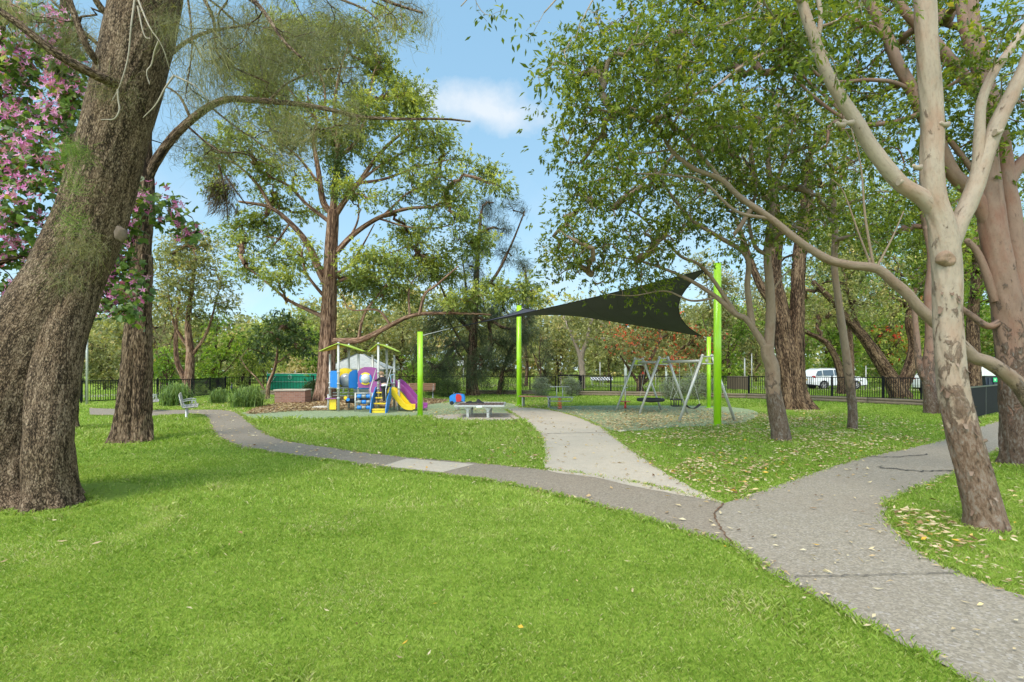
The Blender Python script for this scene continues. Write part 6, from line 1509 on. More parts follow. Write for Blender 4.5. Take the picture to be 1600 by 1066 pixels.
# ---- child climbing the steps ----
m_skin = plain('skin', (0.52, 0.33, 0.24), .5, var=.06); m_cloth = plain('black_clothing', (0.016, 0.016, 0.02), .85, var=.3); m_hair = plain('fair_brown_hair', (0.24, 0.14, 0.07), .6, var=.3, scale=30)
m_knit = plain('white_knit', (0.7, .7, .72), .8)
def skin(name, nodes, edges, mat, parent, root=0, sub=2, label=None):
    me = bpy.data.meshes.new(name); me.from_pydata([n_[0] for n_ in nodes], edges, []); me.update(); me.materials.append(mat)
    o = bpy.data.objects.new(name, me); COL.objects.link(o)
    if parent is not None: o.parent = parent
    md = o.modifiers.new('skin', 'SKIN'); md.use_smooth_shade = True
    for i, n_ in enumerate(nodes):
        r_ = n_[1] if hasattr(n_[1], '__len__') else (n_[1], n_[1]); me.skin_vertices[0].data[i].radius = r_; me.skin_vertices[0].data[i].use_root = (i == root)
    sd_ = o.modifiers.new('sub', 'SUBSURF'); sd_.levels = sub; sd_.render_levels = sub
    return o
def person(label, loc, rz, S, pose, top, legs, hair, shoes, tail=True, group=None, waist=None, lean=.0):
    """S: standing height; pose: joints in units of height, x forward"""
    T = thing('person', label, 'person', loc, rz=rz, group=group)
    J = {k: (Vector(v) * S) for k, v in pose.items()}
    n = []; idx = {}
    def a(k, r): idx[k] = len(n); n.append((tuple(J[k]), tuple(q * S for q in r) if hasattr(r, '__len__') else r * S))
    a('pelvis', (.082, .062)); a('chest', (.088, .062)); a('neck', .032); a('head', (.055, .062)); a('crown', (.045, .055)); a('face', .030)
    for s_ in 'lr':
        a('sh' + s_, .040); a('el' + s_, .028); a('wr' + s_, .020); a('pa' + s_, .020)
        for f_ in range(4): a('f%d' % f_ + s_, .006)
        a('th' + s_, .006); a('hip' + s_, .058); a('kn' + s_, .040); a('an' + s_, .026); a('to' + s_, .022)
    E = [('pelvis', 'chest'), ('chest', 'neck'), ('neck', 'head'), ('head', 'crown'), ('head', 'face')]
    for s_ in 'lr': E += [('chest', 'sh' + s_), ('sh' + s_, 'el' + s_), ('el' + s_, 'wr' + s_), ('wr' + s_, 'pa' + s_), ('pelvis', 'hip' + s_), ('hip' + s_, 'kn' + s_), ('kn' + s_, 'an' + s_), ('an' + s_, 'to' + s_)] + [('pa' + s_, 'f%d' % f_ + s_) for f_ in range(4)] + [('wr' + s_, 'th' + s_)]
    skin('body', n, [(idx[p_], idx[q_]) for p_, q_ in E], m_skin, T)
    g = 1.22
    def cover(name, chain, mat):
        nodes = []; ii = {}
        for k, r in chain['n']: ii[k] = len(nodes); nodes.append((tuple(J[k]) if isinstance(k, str) else tuple(k), tuple(q * S for q in r) if hasattr(r, '__len__') else r * S))
        skin(name, nodes, [(ii[p_], ii[q_]) for p_, q_ in chain['e']], mat, T)
    cover('top', {'n': [('waist', (.088, .072)), ('chest', (.098, .075)), ('neckb', .042), ('shl', .049), ('ell', .037), ('wrl', .027), ('shr', .049), ('elr', .037), ('wrr', .027)], 'e': [('waist', 'chest'), ('chest', 'neckb'), ('chest', 'shl'), ('shl', 'ell'), ('ell', 'wrl'), ('chest', 'shr'), ('shr', 'elr'), ('elr', 'wrr')]}, top)
    cover('trousers', {'n': [('pelvis', (.094, .078)), ('hipl', .068), ('knl', .050), ('anl', .042), ('hipr', .068), ('knr', .050), ('anr', .042)], 'e': [('pelvis', 'hipl'), ('hipl', 'knl'), ('knl', 'anl'), ('pelvis', 'hipr'), ('hipr', 'knr'), ('knr', 'anr')]}, legs)
    for s_ in 'lr': cover('shoe', {'n': [('an' + s_, .032), ('to' + s_, (.028, .024))], 'e': [('an' + s_, 'to' + s_)]}, shoes)
    if waist:
        mb = MB(); c_ = (J['waist'] + J['pelvis']) / 2; ax = (J['waist'] - J['pelvis']).normalized()
        mb.tube([c_ - ax * .03 * S, c_ + ax * .03 * S], [.098 * S, .096 * S], 18); mb.build('waistband', waist, T)
    # hair, eyes, mouth, ears
    h = J['head']; up = (J['crown'] - J['neck']).normalized(); fw = (J['face'] - h); fw = (fw - up * fw.dot(up)).normalized(); sd_ = up.cross(fw)
    mb = MB(); V = []
    mb.sphere((0, 0, 0), .074 * S, 16, 12, (1, .92, 1.12), 0, .62)
    mb.v = [tuple(h + up * .012 * S - fw * .012 * S + sd_ * v_[1] + fw * v_[0] + up * v_[2]) for v_ in mb.v]; hr = mb.build('hair', hair, T)
    if tail:
        b_ = h - fw * .075 * S + up * .02 * S; mb = MB(); mb.tube([b_, b_ - fw * .035 * S, b_ - fw * .045 * S - up * .05 * S, b_ - fw * .03 * S - up * .10 * S], [.014 * S, .024 * S, .02 * S, .005 * S], 8); mb.build('ponytail', hair, hr)
    for s_ in (-1, 1):
        mb = MB(); mb.sphere(h + fw * .058 * S + sd_ * s_ * .024 * S + up * .004 * S, .009 * S, 8, 6); mb.build('eye', m_cloth, T)
        mb = MB(); mb.sphere(h + sd_ * s_ * .060 * S, .014 * S, 8, 6, (.6, .5, 1.2)); mb.build('ear', m_skin, T)
    mb = MB(); mb.sphere(h + fw * .068 * S - up * .012 * S, .010 * S, 8, 6); mb.build('nose', m_skin, T)
    mb = MB(); mb.box(h + fw * .060 * S - up * .034 * S, (.016 * S, .026 * S, .006 * S)); mb.build('mouth', m_red, T)
    return T
def hand(pose, s_, sy, d_=(1, 0, -.3)):
    w = Vector(pose['wr' + s_]); d_ = Vector(d_).normalized(); sd_ = Vector((0, 1, 0)); pose['pa' + s_] = w + d_ * .03
    for f_ in range(4): pose['f%d' % f_ + s_] = w + d_ * (.068 - abs(f_ - 1.4) * .005) + sd_ * (f_ - 1.5) * .012 + Vector((0, 0, -.012))
    pose['th' + s_] = w + d_ * .035 + sd_ * sy * .026
pose = dict(pelvis=(-.02, 0, .50), waist=(.0, 0, .58), chest=(.09, 0, .72), neckb=(.125, 0, .79), neck=(.13, 0, .815), head=(.17, 0, .89), crown=(.175, 0, .935), face=(.225, 0, .875),
    shl=(.10, .095, .765), ell=(.23, .12, .69), wrl=(.35, .11, .70), shr=(.10, -.095, .765), elr=(.21, -.13, .66), wrr=(.33, -.12, .67),
    hipl=(-.02, .05, .47), knl=(-.03, .055, .25), anl=(-.07, .05, .045), tol=(.02, .055, .02), hipr=(-.02, -.05, .47), knr=(.02, -.055, .26), anr=(-.01, -.05, .045), tor=(.08, -.055, .02))
hand(pose, 'l', -1); hand(pose, 'r', 1)
person('child in black with fair ponytail and white waistband, standing on the yellow steps', (-5.18, 20.78, .385 - .0), R(140), 1.30, pose, m_cloth, m_cloth, m_hair, m_cloth, True, waist=m_knit)
stand = dict(pelvis=(0, 0, .52), waist=(0, 0, .60), chest=(0, 0, .73), neckb=(0, 0, .81), neck=(0, 0, .83), head=(.01, 0, .915), crown=(.005, 0, .955), face=(.06, 0, .905),
    shl=(0, .095, .785), ell=(.0, .125, .62), wrl=(.06, .12, .50), shr=(0, -.095, .785), elr=(.0, -.125, .62), wrr=(.05, -.12, .49),
    hipl=(0, .05, .49), knl=(.01, .055, .27), anl=(0, .055, .045), tol=(.07, .06, .02), hipr=(0, -.05, .49), knr=(.01, -.055, .27), anr=(0, -.055, .045), tor=(.07, -.06, .02))
hand(stand, 'l', -1, (.2, 0, -1)); hand(stand, 'r', 1, (.2, 0, -1))
m_navy = plain('navy_cloth', (0.02, 0.05, 0.22), .8); m_sky = plain('light_blue_cloth', (0.18, 0.38, 0.62), .8); m_trs = plain('pale_trousers', (.45, .38, .34), .8)
for px, dd, top_, lg_, nm in ((362, 62, m_navy, m_navy, 'distant person in dark blue standing on the field beyond the left fence'), (341.5, 60, m_sky, m_trs, 'distant person in light blue top beyond the left fence, beside the dark-blue one')):
    x_ = (px - 800) * dd / F; z_ = float(gz(np.array([x_]), np.array([dd]))[0])
    person(nm, (x_, dd, z_), R(200 if dd > 61 else -60), 1.6 if dd > 61 else 1.45, stand, top_, lg_, m_cloth, m_cloth, False, group='people far over the playing field')
x_ = (876 - 800) * 56 / F
person('distant walker in pink and pale trousers on the road beyond the gate', (x_, 56, 0), R(0), 1.65, stand, plain('grey_pink_cloth', (.45, .35, .4), .8), m_trs, m_cloth, m_cloth, False)

# ---------------- fences, walls, buildings ----------------
def fence(label, pts, z0, h, name='metal_fence', step=2.4, pick=.105):
    pts = [np.array(p_) for p_ in pts]; T = thing(name, label, 'fence', (*pts[0], 0), group=None)
    o_ = pts[0]; first = True
    for a_, b_ in zip(pts[:-1], pts[1:]):
        L_ = np.linalg.norm(b_ - a_); k = max(1, int(round(L_ / step))); d_ = (b_ - a_) / L_
        ang_ = math.atan2(d_[1], d_[0])
        for i in range(k):
            s_ = a_ - o_ + d_ * L_ * i / k; e_ = a_ - o_ + d_ * L_ * (i + 1) / k; w_ = L_ / k
            za = z0 + float(gz(np.array([(s_ + o_)[0]]), np.array([(s_ + o_)[1]]))[0])
            mb = MB()
            for z_ in (za + .10, za + h - .02): mb.box(((s_ + e_)[0] / 2, (s_ + e_)[1] / 2, z_), (w_ - .05, .045, .045), rz=ang_)
            n_ = int(w_ / pick)
            for q in range(n_):
                c_ = s_ + d_ * w_ * (q + .5) / n_; mb.box((c_[0], c_[1], za + (h + .06) / 2), (.024, .024, h - .12), rz=ang_)
            mb.build('railing_panel', m_black, T)
            mb = MB(); mb.box((s_[0], s_[1], za + h / 2 + .02), (.06, .06, h + .10), rz=ang_); mb.build('post', m_black, T)
    mb = MB(); e_ = pts[-1] - o_; mb.box((e_[0], e_[1], z0 + h / 2 + .02), (.06, .06, h + .10)); mb.build('post', m_black, T)
    return T
fence('black picket fence at left, behind the leaning trunks and pale benches', [G(-60, 634), G(60, 631.5), G(127, 630), G(186, 627.5), G(300, 622), G(352, 615.5)], 0, 1.16)
fence('black picket fence behind brick planter, gum and playground, up to the lime post', [G(352, 615.5), G(420, 613.5), G(490, 613), G(560, 612.5), G(660, 611.5), G(740, 612), G(828, 612.5), G(868, 612.5)], 0, 1.20)
fence('black picket fence behind the swings, from gate pillar rightwards to the white car', [G(911, 614), G(1000, 616), G(1090, 618), G(1170, 621)], 0.08, 1.20)
fence('black picket fence in front of the white car, ending near the panel fence', [G(1170, 621), G(1300, 626), G(1380, 629), G(1440, 632), G(1500, 634)], 0.14, 1.18)
# gate
ga, gb = G(875, 612.5), G(903, 613)
T = thing('black_gate', 'black framed gate under a flat arch beside the thick black pillar', 'gate', (*((ga + gb) / 2), 0))
W_ = float(np.linalg.norm(gb - ga)); mb = MB(); mb.box((0, 0, 1.28), (W_ + .3, .09, .11)); mb.build('top_beam', m_black, T)
for x_ in (-W_ / 2 - .1, W_ / 2 + .05): mb = MB(); mb.box((x_, 0, .63), (.08, .08, 1.3)); mb.build('gate_post', m_black, T)
mb = MB()
for q in range(12): mb.box((-W_ / 2 + .06 + q * (W_ - .1) / 11, 0, .62), (.018, .018, 1.0))
mb.box((0, 0, 1.1), (W_ - .02, .035, .035)); mb.box((0, 0, .15), (W_ - .02, .035, .035)); mb.build('gate_leaf', m_black, T)
b = onground(907, 613); T = thing('gate_pillar', 'thick black square pillar beside the gate, left of the pale forked trunk', 'pillar', b)
mb = MB(); mb.box((0, 0, .62), (.22, .22, 1.24), bev=.015); mb.build('shaft', m_black, T); mb = MB(); mb.box((0, 0, 1.26), (.26, .26, .05), bev=.01); mb.build('cap', m_black, T)
# log edging in separate runs
def logs(label, a_, b_):
    a_, b_ = onground(*a_), onground(*b_); T = thing('log_edging', label, 'garden edging', (a_ + b_) / 2, rz=math.atan2((b_ - a_).y, (b_ - a_).x)); L_ = (b_ - a_).length
    k = max(1, round(L_ / 3.2))
    for r_ in range(2):
        for i in range(k):
            mb = MB(); x0 = -L_ / 2 + L_ * i / k; x1 = x0 + L_ / k - .03; nn = 7; rr_ = .085 - .01 * r_
            mb.tube([(x0 + (x1 - x0) * q / nn, .02 * math.sin(q + i) + .03 * r_, .07 + r_ * .15 + .006 * math.sin(3 * q)) for q in range(nn + 1)], [rr_ * (1 + .08 * math.sin(2.3 * q + i)) for q in range(nn + 1)], 10); mb.build('log', m_log, T)
logs('weathered double log edging under the dark casuarinas', (730, 616), (842, 617))
logs('weathered log edging behind the swings, right of the gate pillar', (900, 618), (1045, 619.5))
logs('weathered log edging between strap swing and the forked tree', (1100, 621), (1240, 625))
logs('weathered log edging under the fence before the white car', (1240, 625), (1500, 637))
logs('short log edging either side of the brick planter', (402, 617), (500, 618))
# brick planter
m, t = newmat('old_brick')
br = N(t, 'ShaderNodeTexBrick'); br.offset = .5; br.inputs['Scale'].default_value = 1.0; br.inputs['Brick Width'].default_value = .235; br.inputs['Row Height'].default_value = .086; br.inputs['Mortar Size'].default_value = .007
br.inputs['Color1'].default_value = (.21, .075, .045, 1); br.inputs['Color2'].default_value = (.30, .13, .08, 1); br.inputs['Mortar'].default_value = (.27, .22, .18, 1)
mp = N(t, 'ShaderNodeMapping'); mp.inputs['Rotation'].default_value = (R(90), 0, 0); t.links.new(N(t, 'ShaderNodeTexCoord').outputs['Object'], mp.inputs[0]); t.links.new(mp.outputs[0], br.inputs['Vector'])
finish(t, mixc(t, M('MULTIPLY', noise(t, 2.5, 6, .6), 0.35, tree=t), br.outputs['Color'], (.24, .18, .14)), .9, bump=br.outputs['Fac'], bstr=-.4, bdist=.006); m_brick = m
b1, b2 = onground(426, 631.5), onground(476, 629.5)
T = thing('brick_planter', 'low red brick planter box with concrete coping behind the path, left of the gum', 'planter', (b1 + b2) / 2 + Vector((0, .5, 0)), rz=R(4)); W_ = (b2 - b1).length
for (cx_, cy_, sx_, sy_) in ((0, -.42, W_ - .04, .12), (0, .42, W_ - .04, .12), (-W_ / 2 + .08, 0, .12, .72), (W_ / 2 - .08, 0, .12, .72)):
    mb = MB(); mb.box((cx_, cy_, .32), (sx_, sy_, .64)); mb.build('brick_wall', m_brick, T)
mb = MB(); 
for (cx_, cy_, sx_, sy_) in ((0, -.43, W_ + .06, .18), (0, .43, W_ + .06, .18), (-W_ / 2 + .06, 0, .18, .68), (W_ / 2 - .06, 0, .18, .68)): mb.box((cx_, cy_, .675), (sx_, sy_, .06), bev=.008)
mb.build('coping', m_conc, T)
mb = MB(); mb.box((0, 0, .45), (W_ - .25, .7, .3)); mb.build('soil', m_mulch, T)
# green screened court fence with emblem
m_scr, t = newmat('green_screen_cloth'); finish(t, mixc(t, noise(t, .8, 4, .6), (0.0, .20, .115), (.0, .27, .16)), .8, bump=noise(t, 5, 4, .6), bstr=.4, bdist=.03)
a_, b_ = np.array([(417 - 800) * 44 / F, 44.0]), np.array([(505 - 800) * 43 / F, 43.0]); L_ = float(np.linalg.norm(b_ - a_))
T = thing('screen_fence', 'green cloth-screened wire fence panel behind the brick planter, bearing a round white emblem', 'fence', (*((a_ + b_) / 2), float(gz(np.array([-18.]), np.array([43.5]))[0])), rz=math.atan2(*(b_ - a_)[::-1]))
V = []; nn = 40; zt = EYE + (HZ - 584) * 44 / F - T.location.z; 
for i in range(nn + 1):
    x_ = -L_ / 2 + L_ * i / nn
    for j_ in range(5): V.append((x_, .03 * math.sin(i * .9 + j_) * math.sin(math.pi * (i % 8) / 8), .02 + (zt - .04) * j_ / 4))
mb = MB(); mb.add(V, [(i * 5 + j_, (i + 1) * 5 + j_, (i + 1) * 5 + j_ + 1, i * 5 + j_ + 1) for i in range(nn) for j_ in range(4)], True); mb.build('screen_cloth', m_scr, T)
for i in range(5): mb = MB(); x_ = -L_ / 2 + L_ * i / 4; mb.tube([(x_, .06, 0), (x_, .06, zt + (.28 if i in (0, 2) else .03))], .03, 8); mb.build('post', m_galv, T)
mb = MB(); mb.tube([(-L_ / 2, .04, zt), (L_ / 2, .04, zt)], .025, 8); mb.build('rail', m_galv, T)
mb = MB(); mb.tube([(-L_ / 2, -.05, zt * .52), (L_ / 2, -.05, zt * .52)], .016, 8); mb.build('rail', m_galv, T)
for s_ in ((-.36, .05, -.46, .75), (.45, -.3, .9 - .55, .0)):
    pass
mb = MB(); mb.tube([(L_ * .1, -.07, .05), (L_ * .45, -.07, zt * .85)], .02, 6); mb.build('brace', m_galv, T)
mb = MB(); mb.tube([(-L_ * .33, -.07, zt * .85), (-L_ * .46, -.07, zt * .3)], .02, 6); mb.build('brace', m_galv, T)
m_emb = plain('emblem_pale', (.28, .50, .42), .7)
ex_ = -L_ * .08; ez = zt * .80
mb = MB(); mb.tube([(ex_ + .18 * math.cos(a), -.07, ez + .18 * math.sin(a)) for a in np.linspace(0, 2 * math.pi, 24, endpoint=False)], .02, 6, close=True); em = mb.build('emblem', m_emb, T)
mb = MB(); mb.box((ex_ - .07, -.075, ez), (.05, .012, .2)); mb.box((ex_ + .07, -.075, ez), (.05, .012, .2)); mb.box((ex_, -.077, ez + .02), (.16, .012, .045)); mb.build('emblem_bars', m_emb, em)
# shelter with grey pyramidal roof
dd = 35.5; b = at(566, 0, dd); T = thing('shelter', 'small park shelter with pale grey hipped roof behind the playground towers', 'shelter', (b.x, dd, 0))
zr = EYE + (HZ - 553.5) * dd / F; ze = EYE + (HZ - 575.5) * dd / F; Wd = 88 * dd / F / 2
mb = MB(); V = [(-Wd, -Wd * .8, ze), (Wd, -Wd * .8, ze), (Wd, Wd * .8, ze), (-Wd, Wd * .8, ze), (-.35, 0, zr), (.1, 0, zr)]
mb.add(V + [(v_[0], v_[1], v_[2] - .06) for v_ in V[:4]], [(0, 1, 5, 4), (1, 2, 5), (2, 3, 4, 5), (3, 0, 4), (6, 7, 1, 0), (7, 8, 2, 1), (8, 9, 3, 2), (9, 6, 0, 3), (9, 8, 7, 6)]); mb.build('roof', aggregate('shingle_grey', (.74, .69, .61), .08, (.8, .75, .68), (.64, .60, .53), 14), T)
for a_, b_ in (((-.35, 0, zr), (-Wd, -Wd * .8, ze)), ((.1, 0, zr), (Wd, -Wd * .8, ze))): mb = MB(); mb.tube([Vector(a_) + Vector((0, 0, .02)), Vector(b_) + Vector((0, 0, .02))], .035, 6); mb.build('ridge_cap', m_grey, T)
for x_ in (-1, 1):
    for y_ in (-1, 1): mb = MB(); mb.box((x_ * (Wd - .2), y_ * (Wd * .8 - .2), ze / 2), (.1, .1, ze)); mb.build('post', m_grey, T)
mb = MB(); mb.box((0, -Wd * .8 + .04, ze - .10), (2 * Wd - .1, .04, .10)); mb.build('fascia', m_grey, T)
mb = MB(); mb.box((0, 0, .72), (1.6, .7, .06), bev=.01); mb.box((0, 0, .36), (1.2, .1, .7)); mb.build('table', m_grey, T)
# black panel fence beside the path at right
a_, b_ = G(1514, 658.5), G(1579, 641.5); L_ = float(np.linalg.norm(b_ - a_)); ang_ = math.atan2(*(b_ - a_)[::-1])
T = thing('panel_fence', 'solid black panelled fence along the path, partly hidden by the pale gum trunk', 'fence', (*((a_ + b_) / 2), 0), rz=ang_)
for i in range(3):
    mb = MB(); x_ = -L_ / 2 + L_ * (i + .5) / 3; mb.box((x_, 0, .60), (L_ / 3 - .05, .03, 1.02)); mb.build('panel', m_black, T)
for i in range(4): mb = MB(); x_ = -L_ / 2 + L_ * i / 3; mb.box((x_, 0, .57), (.05, .06, 1.14)); mb.build('post', plain('dark_post', (.04, .045, .045), .4) if i == 0 else m_dp, T) if i else None; m_dp = MATS.get('dark_post') or plain('dark_post', (.04, .045, .045), .4)
mb = MB(); mb.box((0, 0, 1.135), (L_, .07, .045)); mb.build('top_rail', m_dp, T)
# poles and signs
def polething(name, label, cat, px, dd, top, r, mat, tops=()):
    z0 = float(gz(np.array([(px - 800) * dd / F]), np.array([dd]))[0]); T = thing(name, label, cat, ((px - 800) * dd / F, dd, z0)); h = EYE + (HZ - top) * dd / F - z0
    mb = MB(); mb.tube([(0, 0, -.05), (0, 0, h)], [r, r * .9], 10); mb.build('pole', mat, T)
    mb = MB(); mb.tube([(0, 0, h), (0, 0, h + .03)], [r * 1.3, r * .9], 10); mb.build('cap', mat, T)
    return T, h
m_pole = plain('weathered_pole', (.38, .42, .36), .85, var=.25)
polething('park_pole', 'slender grey metal pole in front of the left fence, beside the leaning trunk', 'pole', 136, 25.5, 470, .055, m_galv)
T, h = polething('utility_pole', 'pale green-grey thick pole seen through the rear swing legs', 'pole', 977.5, 56, 562, .16, m_pole)
polething('utility_pole', 'second pale thick pole seen under the swing top beam', 'pole', 1041, 58, 571, .13, m_pole)
T, h = polething('sign_post', 'thin metal post rising behind the striped barrier', 'post', 937.5, 57, 566, .045, m_galv)
T, h = polething('road_sign', 'small white round sign with dark ring on a post behind the swings', 'sign', 1024.5, 54, 579, .035, m_galv)
mb = MB(); mb.tube([(0, -.05, h + .02), (0, -.03, h + .02)], .17, 20); mb.build('sign_face', m_white, T)
mb = MB(); mb.tube([(.08 * math.cos(a), -.055, h + .02 + .08 * math.sin(a)) for a in np.linspace(0, 2 * math.pi, 16, endpoint=False)], .02, 5, close=True); mb.build('sign_symbol', m_black, T)
T, h = polething('street_sign', 'small pink-and-white sign on a thin post, behind the fence near the timber bench', 'sign', 698, 48, 567, .03, m_galv)
mb = MB(); mb.box((0, -.04, h), (.34, .02, .42), bev=.004); mb.build('sign_face', m_white, T); mb = MB(); mb.box((0, -.055, h + .04), (.28, .01, .2)); mb.build('sign_symbol', plain('faded_red', (.55, .2, .2), .6), T)
T, h = polething('notice_board', 'white rectangular sign board behind the fence beside the dark casuarina trunk', 'sign', 724, 46, 566, .04, m_galv)
mb = MB(); mb.box((-.26, -.05, h - .08), (.62, .02, .48), bev=.004); mb.build('sign_face', m_white, T)
polething('park_pole', 'grey pole carrying a wire gate brace, right of the front lime post', 'pole', 1163.5, 48, 560, .07, m_galv)
polething('park_pole', 'taller grey pole just left of the slender forked tree', 'pole', 1174.5, 49, 553, .05, m_galv)
polething('park_pole', 'thin grey pole between the massive dark trunk and the white car', 'pole', 1248, 44, 570, .045, m_galv)
polething('park_pole', 'short grey pole right of the white car bonnet', 'pole', 1353, 45, 572, .045, m_galv)
# gabion-like woven cube
b = at(1153, 0, 44); T = thing('woven_bin', 'dark brown woven wire-and-brush cube on the grass beyond the fence', 'compost bin', (b.x, 44, 0), rz=R(12))
for k, (x_, y_, rz_) in enumerate(((0, -.6, 0), (0, .6, 0), (-.6, 0, 90), (.6, 0, 90))): mb = MB(); mb.box((x_, y_, .55), (1.2, .10, 1.1), rz=R(rz_)); mb.build('woven_side', m_wov if k else (lambda: globals().__setitem__('m_wov', barkmat('brush_weave', (.03, .022, .015), (.13, .10, .07), (.25, .2, .15), 9, .5)) or m_wov)(), T)
mb = MB(); mb.box((0, 0, 1.12), (1.28, 1.28, .06)); mb.build('lid_frame', m_log, T)
# striped barrier
b = at(940, 0, 57.5); T = thing('striped_barrier', 'white and dark diagonally striped road barrier on legs beyond the fence', 'barrier', (b.x, 57.5, 0))
m_strp, t = newmat('hazard_stripes'); oc = N(t, 'ShaderNodeSeparateXYZ'); t.links.new(N(t, 'ShaderNodeTexCoord').outputs['Object'], oc.inputs[0])
st = M('GREATER_THAN', M('FRACT', M('MULTIPLY', M('ADD', oc.outputs[0], oc.outputs[2], tree=t), 3.2, tree=t), tree=t), .45, tree=t)
finish(t, mixc(t, st, (.07, .08, .11), (.72, .73, .75)), .5)
mb = MB(); mb.box((0, 0, .68), (2.5, .05, .36), bev=.01); mb.build('striped_board', m_strp, T)
for x_ in (-1.05, .15, 1.0): mb = MB(); mb.box((x_, .06, .36), (.09, .07, .72)); mb.build('leg', m_pole, T)
# stones
for px, py, s_, lab in ((502, 638, .33, 'flat pale stone slab on the mulch beside the playground'), (972, 674.5, .10, 'small white rock on the leafy grass beside the concrete path')):
    b = onground(px, py); T = thing('stone', lab, 'stone', b); mb = MB(); mb.sphere((0, 0, .02), s_, 14, 8, (1.3, .8, .28))
    mb.v = [(x_ * (1 + .1 * math.sin(9 * y_)), y_ * (1 + .12 * math.sin(7 * x_)), max(-.02, z_)) for x_, y_, z_ in mb.v]; o = mb.build('rock', m_stone, T)
# ---- vehicles ----
def lofted(prof, half, inset, mb):
    """side outline (x, z) extruded across the width, narrower towards the top"""
    zs = [z for _, z in prof]; zmin, zmax = min(zs), max(zs)
    def w(z): return half - inset * max(0, (z - .95) / (zmax - .95)) if z > .95 else half
    V = [(x, -w(z), z) for x, z in prof] + [(x, w(z), z) for x, z in prof]; n_ = len(prof)
    return mb.add(V, [tuple(range(n_)), tuple(range(n_, 2 * n_))[::-1]] + [(i, n_ + i, n_ + (i + 1) % n_, (i + 1) % n_) for i in range(n_)])
def suv(label, x, y, rz, scale=1.0, z=0.0, paint=None, name='parked_car'):
    T = thing(name, label, 'car', (x, y, z), rz=rz, group=None)
    arch = lambda cx_: [(cx_ + .40 * math.cos(a), .34 + .40 * math.sin(a)) for a in np.linspace(math.pi, 0, 9)]
    prof = [(-2.28, .42), (-2.3, .62), (-2.24, 1.0), (-2.05, 1.32), (-1.80, 1.60), (-1.60, 1.665), (-.6, 1.69), (.15, 1.66), (.32, 1.60), (1.0, 1.10), (1.75, 1.02), (2.12, .90), (2.26, .68), (2.28, .40)] + arch(1.36)[::-1] + arch(-1.32)[::-1]
    prof = [(a_ * scale, b_ * scale) for a_, b_ in prof]
    mb = MB(); lofted(prof, .88 * scale, .20 * scale, mb); mb.build('body', paint or m_white, T)
    for s_ in (-1, 1):
        yy = lambda z_: s_ * ((.88 - .20 * max(0, (z_ - .95) / .74)) * scale + .006)
        for poly in ([(-2.0, 1.12), (-1.78, 1.5), (-1.42, 1.56), (-1.42, 1.12)], [(-1.36, 1.12), (-1.36, 1.57), (-.48, 1.60), (-.48, 1.12)], [(-.42, 1.12), (-.42, 1.60), (.18, 1.57), (.82, 1.14)]):
            mb = MB(); mb.add([(a_ * scale, yy(b_), b_ * scale) for a_, b_ in poly], [(0, 1, 2, 3)]); mb.build('window', m_glass, T)
        for cx_ in (-1.32, 1.36):
            mb = MB(); y0 = s_ * .80 * scale; n_ = 28
            mb.tube([(cx_ * scale, y0 - s_ * .2, .34 * scale), (cx_ * scale, y0 + s_ * .04, .34 * scale), (cx_ * scale, y0 + s_ * .065, .34 * scale)], [.345 * scale, .345 * scale, .31 * scale], n_); wh = mb.build('wheel', m_rubber, T)
            mb = MB(); mb.tube([((cx_ + .205 * math.cos(a)) * scale, y0 + s_ * .07, (.34 + .205 * math.sin(a)) * scale) for a in np.linspace(0, 2 * math.pi, 24, endpoint=False)], .022, 6, close=True)
            for k in range(5):
                a = 2 * math.pi * k / 5 + .3; mb.tube([(cx_ * scale, y0 + s_ * .08, .34 * scale), ((cx_ + .2 * math.cos(a)) * scale, y0 + s_ * .07, (.34 + .2 * math.sin(a)) * scale)], [.045, .03], 6)
            mb.build('rim', m_alu, wh)
        mb = MB(); mb.box((-2.12 * scale, s_ * .76 * scale, 1.02 * scale), (.22, .16, .20), bev=.02); mb.build('tail_light', m_red, T)
        mb = MB(); mb.box((2.08 * scale, s_ * .70 * scale, .86 * scale), (.26, .26, .12), bev=.03); mb.build('headlight', m_dome, T)
        mb = MB(); mb.box((.72 * scale, s_ * .98 * scale, 1.14 * scale), (.12, .18, .13), bev=.03); mb.build('mirror', paint or m_white, T)
        mb = MB(); mb.tube([(-1.6 * scale, s_ * .62 * scale, 1.71 * scale), (-.2 * scale, s_ * .62 * scale, 1.73 * scale)], .02, 6); mb.build('roof_rail', m_galv, T)
        for x_ in (-.45, .62):
            mb = MB(); mb.box((x_ * scale - .1, s_ * .885 * scale, .98 * scale), (.16, .03, .03), bev=.008); mb.build('door_handle', m_galv, T)
    for poly in ([(.34, 1.585), (1.0, 1.115)],):
        (xa, za), (xb, zb) = poly; mb = MB(); mb.add([((xa + .02) * scale, -.62 * scale, za * scale + .01), ((xa + .02) * scale, .62 * scale, za * scale + .01), ((xb) * scale, .76 * scale, zb * scale + .015), (xb * scale, -.76 * scale, zb * scale + .015)], [(0, 1, 2, 3)]); mb.build('windscreen', m_glass, T)
    mb = MB(); mb.add([(-2.06 * scale - .008, -.70, 1.33), (-2.06 * scale - .008, .70, 1.33), (-1.82 * scale - .01, .64, 1.58), (-1.82 * scale - .01, -.64, 1.58)], [(0, 1, 2, 3)]); mb.build('rear_window', m_glass, T)
    mb = MB(); mb.box((0, 0, .36 * scale), (4.4 * scale, 1.66 * scale, .10)); mb.build('underbody', m_rubber, T)
    mb = MB(); mb.box((-2.3 * scale, 0, .78 * scale), (.02, .36, .11)); mb.build('number_plate', m_yel, T)
    return T
suv('white station-wagon style car parked on the road behind the fence and thin straight trunk', (1313 - 800) * 44 / F, 45, R(2), 1.06)
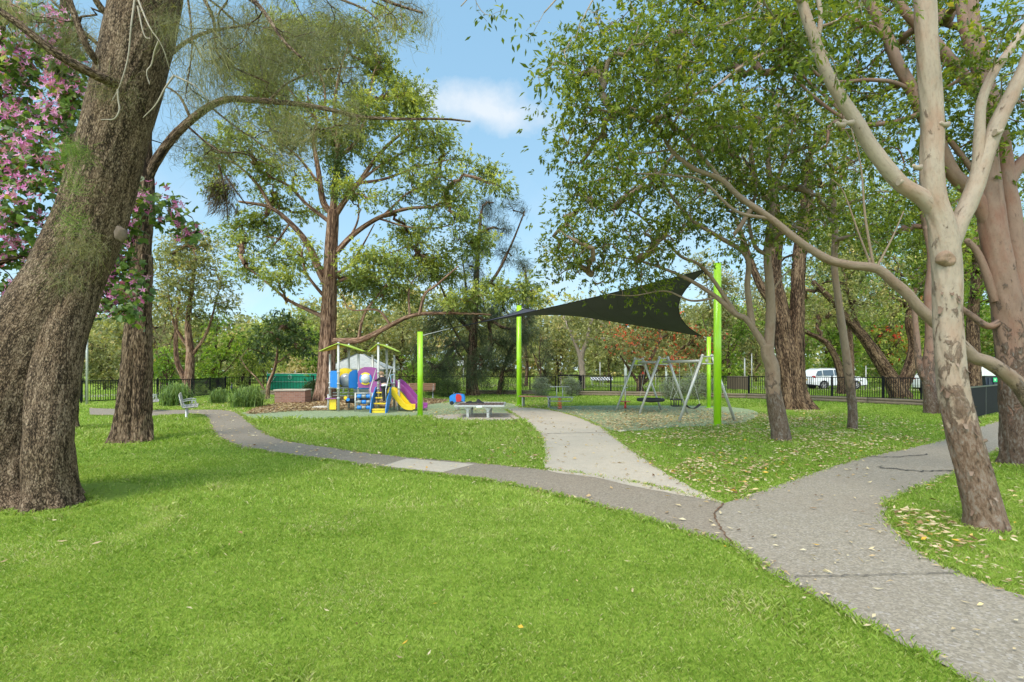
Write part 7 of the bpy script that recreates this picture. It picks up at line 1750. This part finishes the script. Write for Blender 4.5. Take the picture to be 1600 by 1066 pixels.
suv('white car mostly hidden behind the pale gum and the end of the panel fence', (1490 - 800) * 37 / F, 37.5, R(15), 1.0)
# site shed and bin at the right
dd = 40.0; b = at(1566, 0, dd); T = thing('site_shed', 'white shed with crumpled pale grey roof cover seen under the arching limb', 'shed', (b.x, dd, 0), rz=R(6))
zt = EYE + (HZ - 563) * dd / F; mb = MB(); mb.box((0, 1.2, zt / 2), (5.6, 2.4, zt)); mb.build('wall', m_white, T)
n_ = 24; V = []
for i in range(n_):
    for j_ in range(8): V.append((-2.9 + 5.8 * i / (n_ - 1), -.15 + 2.7 * j_ / 7, zt + .04 + .16 * math.sin(math.pi * j_ / 7) + .07 * math.sin(2.3 * i + j_) * math.cos(1.7 * j_) + .04 * math.sin(5 * i)))
mb = MB(); mb.add(V, [(i * 8 + j_, (i + 1) * 8 + j_, (i + 1) * 8 + j_ + 1, i * 8 + j_ + 1) for i in range(n_ - 1) for j_ in range(7)], True); mb.build('roof_cover', plain('grey_tarpaulin', (.33, .35, .38), .5, var=.35, scale=3), T)
mb = MB(); mb.box((-1.2, -.012, 1.0), (.85, .02, 1.95)); dr = mb.build('door', plain('offwhite_door', (.6, .6, .58), .5), T); mb = MB(); mb.box((-.88, -.04, 1.0), (.04, .04, .14)); mb.build('handle', m_galv, dr)
dd = 34.0; b = at(1561, 0, dd); T = thing('skip_bin', 'dark navy ribbed steel bin with bright green sticker in front of the white shed', 'bin', (b.x, dd, 0), rz=R(4))
zt = EYE + (HZ - 589) * dd / F; m_nb = plain('navy_steel', (.02, .028, .05), .5, var=.2)
mb = MB(); mb.prism([(-1.5, 0.05), (1.5, 0.05), (1.75, zt), (-1.75, zt)], 1, -.7, .7); mb.build('bin_body', m_nb, T)
for k in range(9): mb = MB(); x_ = -1.5 + 3.0 * k / 8; mb.box((x_, -.73, zt / 2), (.07, .06, zt * .9)); mb.build('rib', m_nb, T)
mb = MB(); mb.box((0, 0, zt + .03), (3.6, 1.5, .07)); mb.build('rim', m_rubber, T)
m_grn = plain('green_sticker', (.02, .50, .16), .5); mb = MB(); mb.box((-1.02, -.775, zt - .18), (.44, .012, .27)); s_ = mb.build('sticker', m_grn, T)
for x_ in (-1.13, -.92): mb = MB(); mb.box((x_, -.784, zt - .18), (.06, .008, .13)); mb.box((x_, -.785, zt - .14), (.10, .008, .03)); mb.build('sticker_mark', m_white, s_)
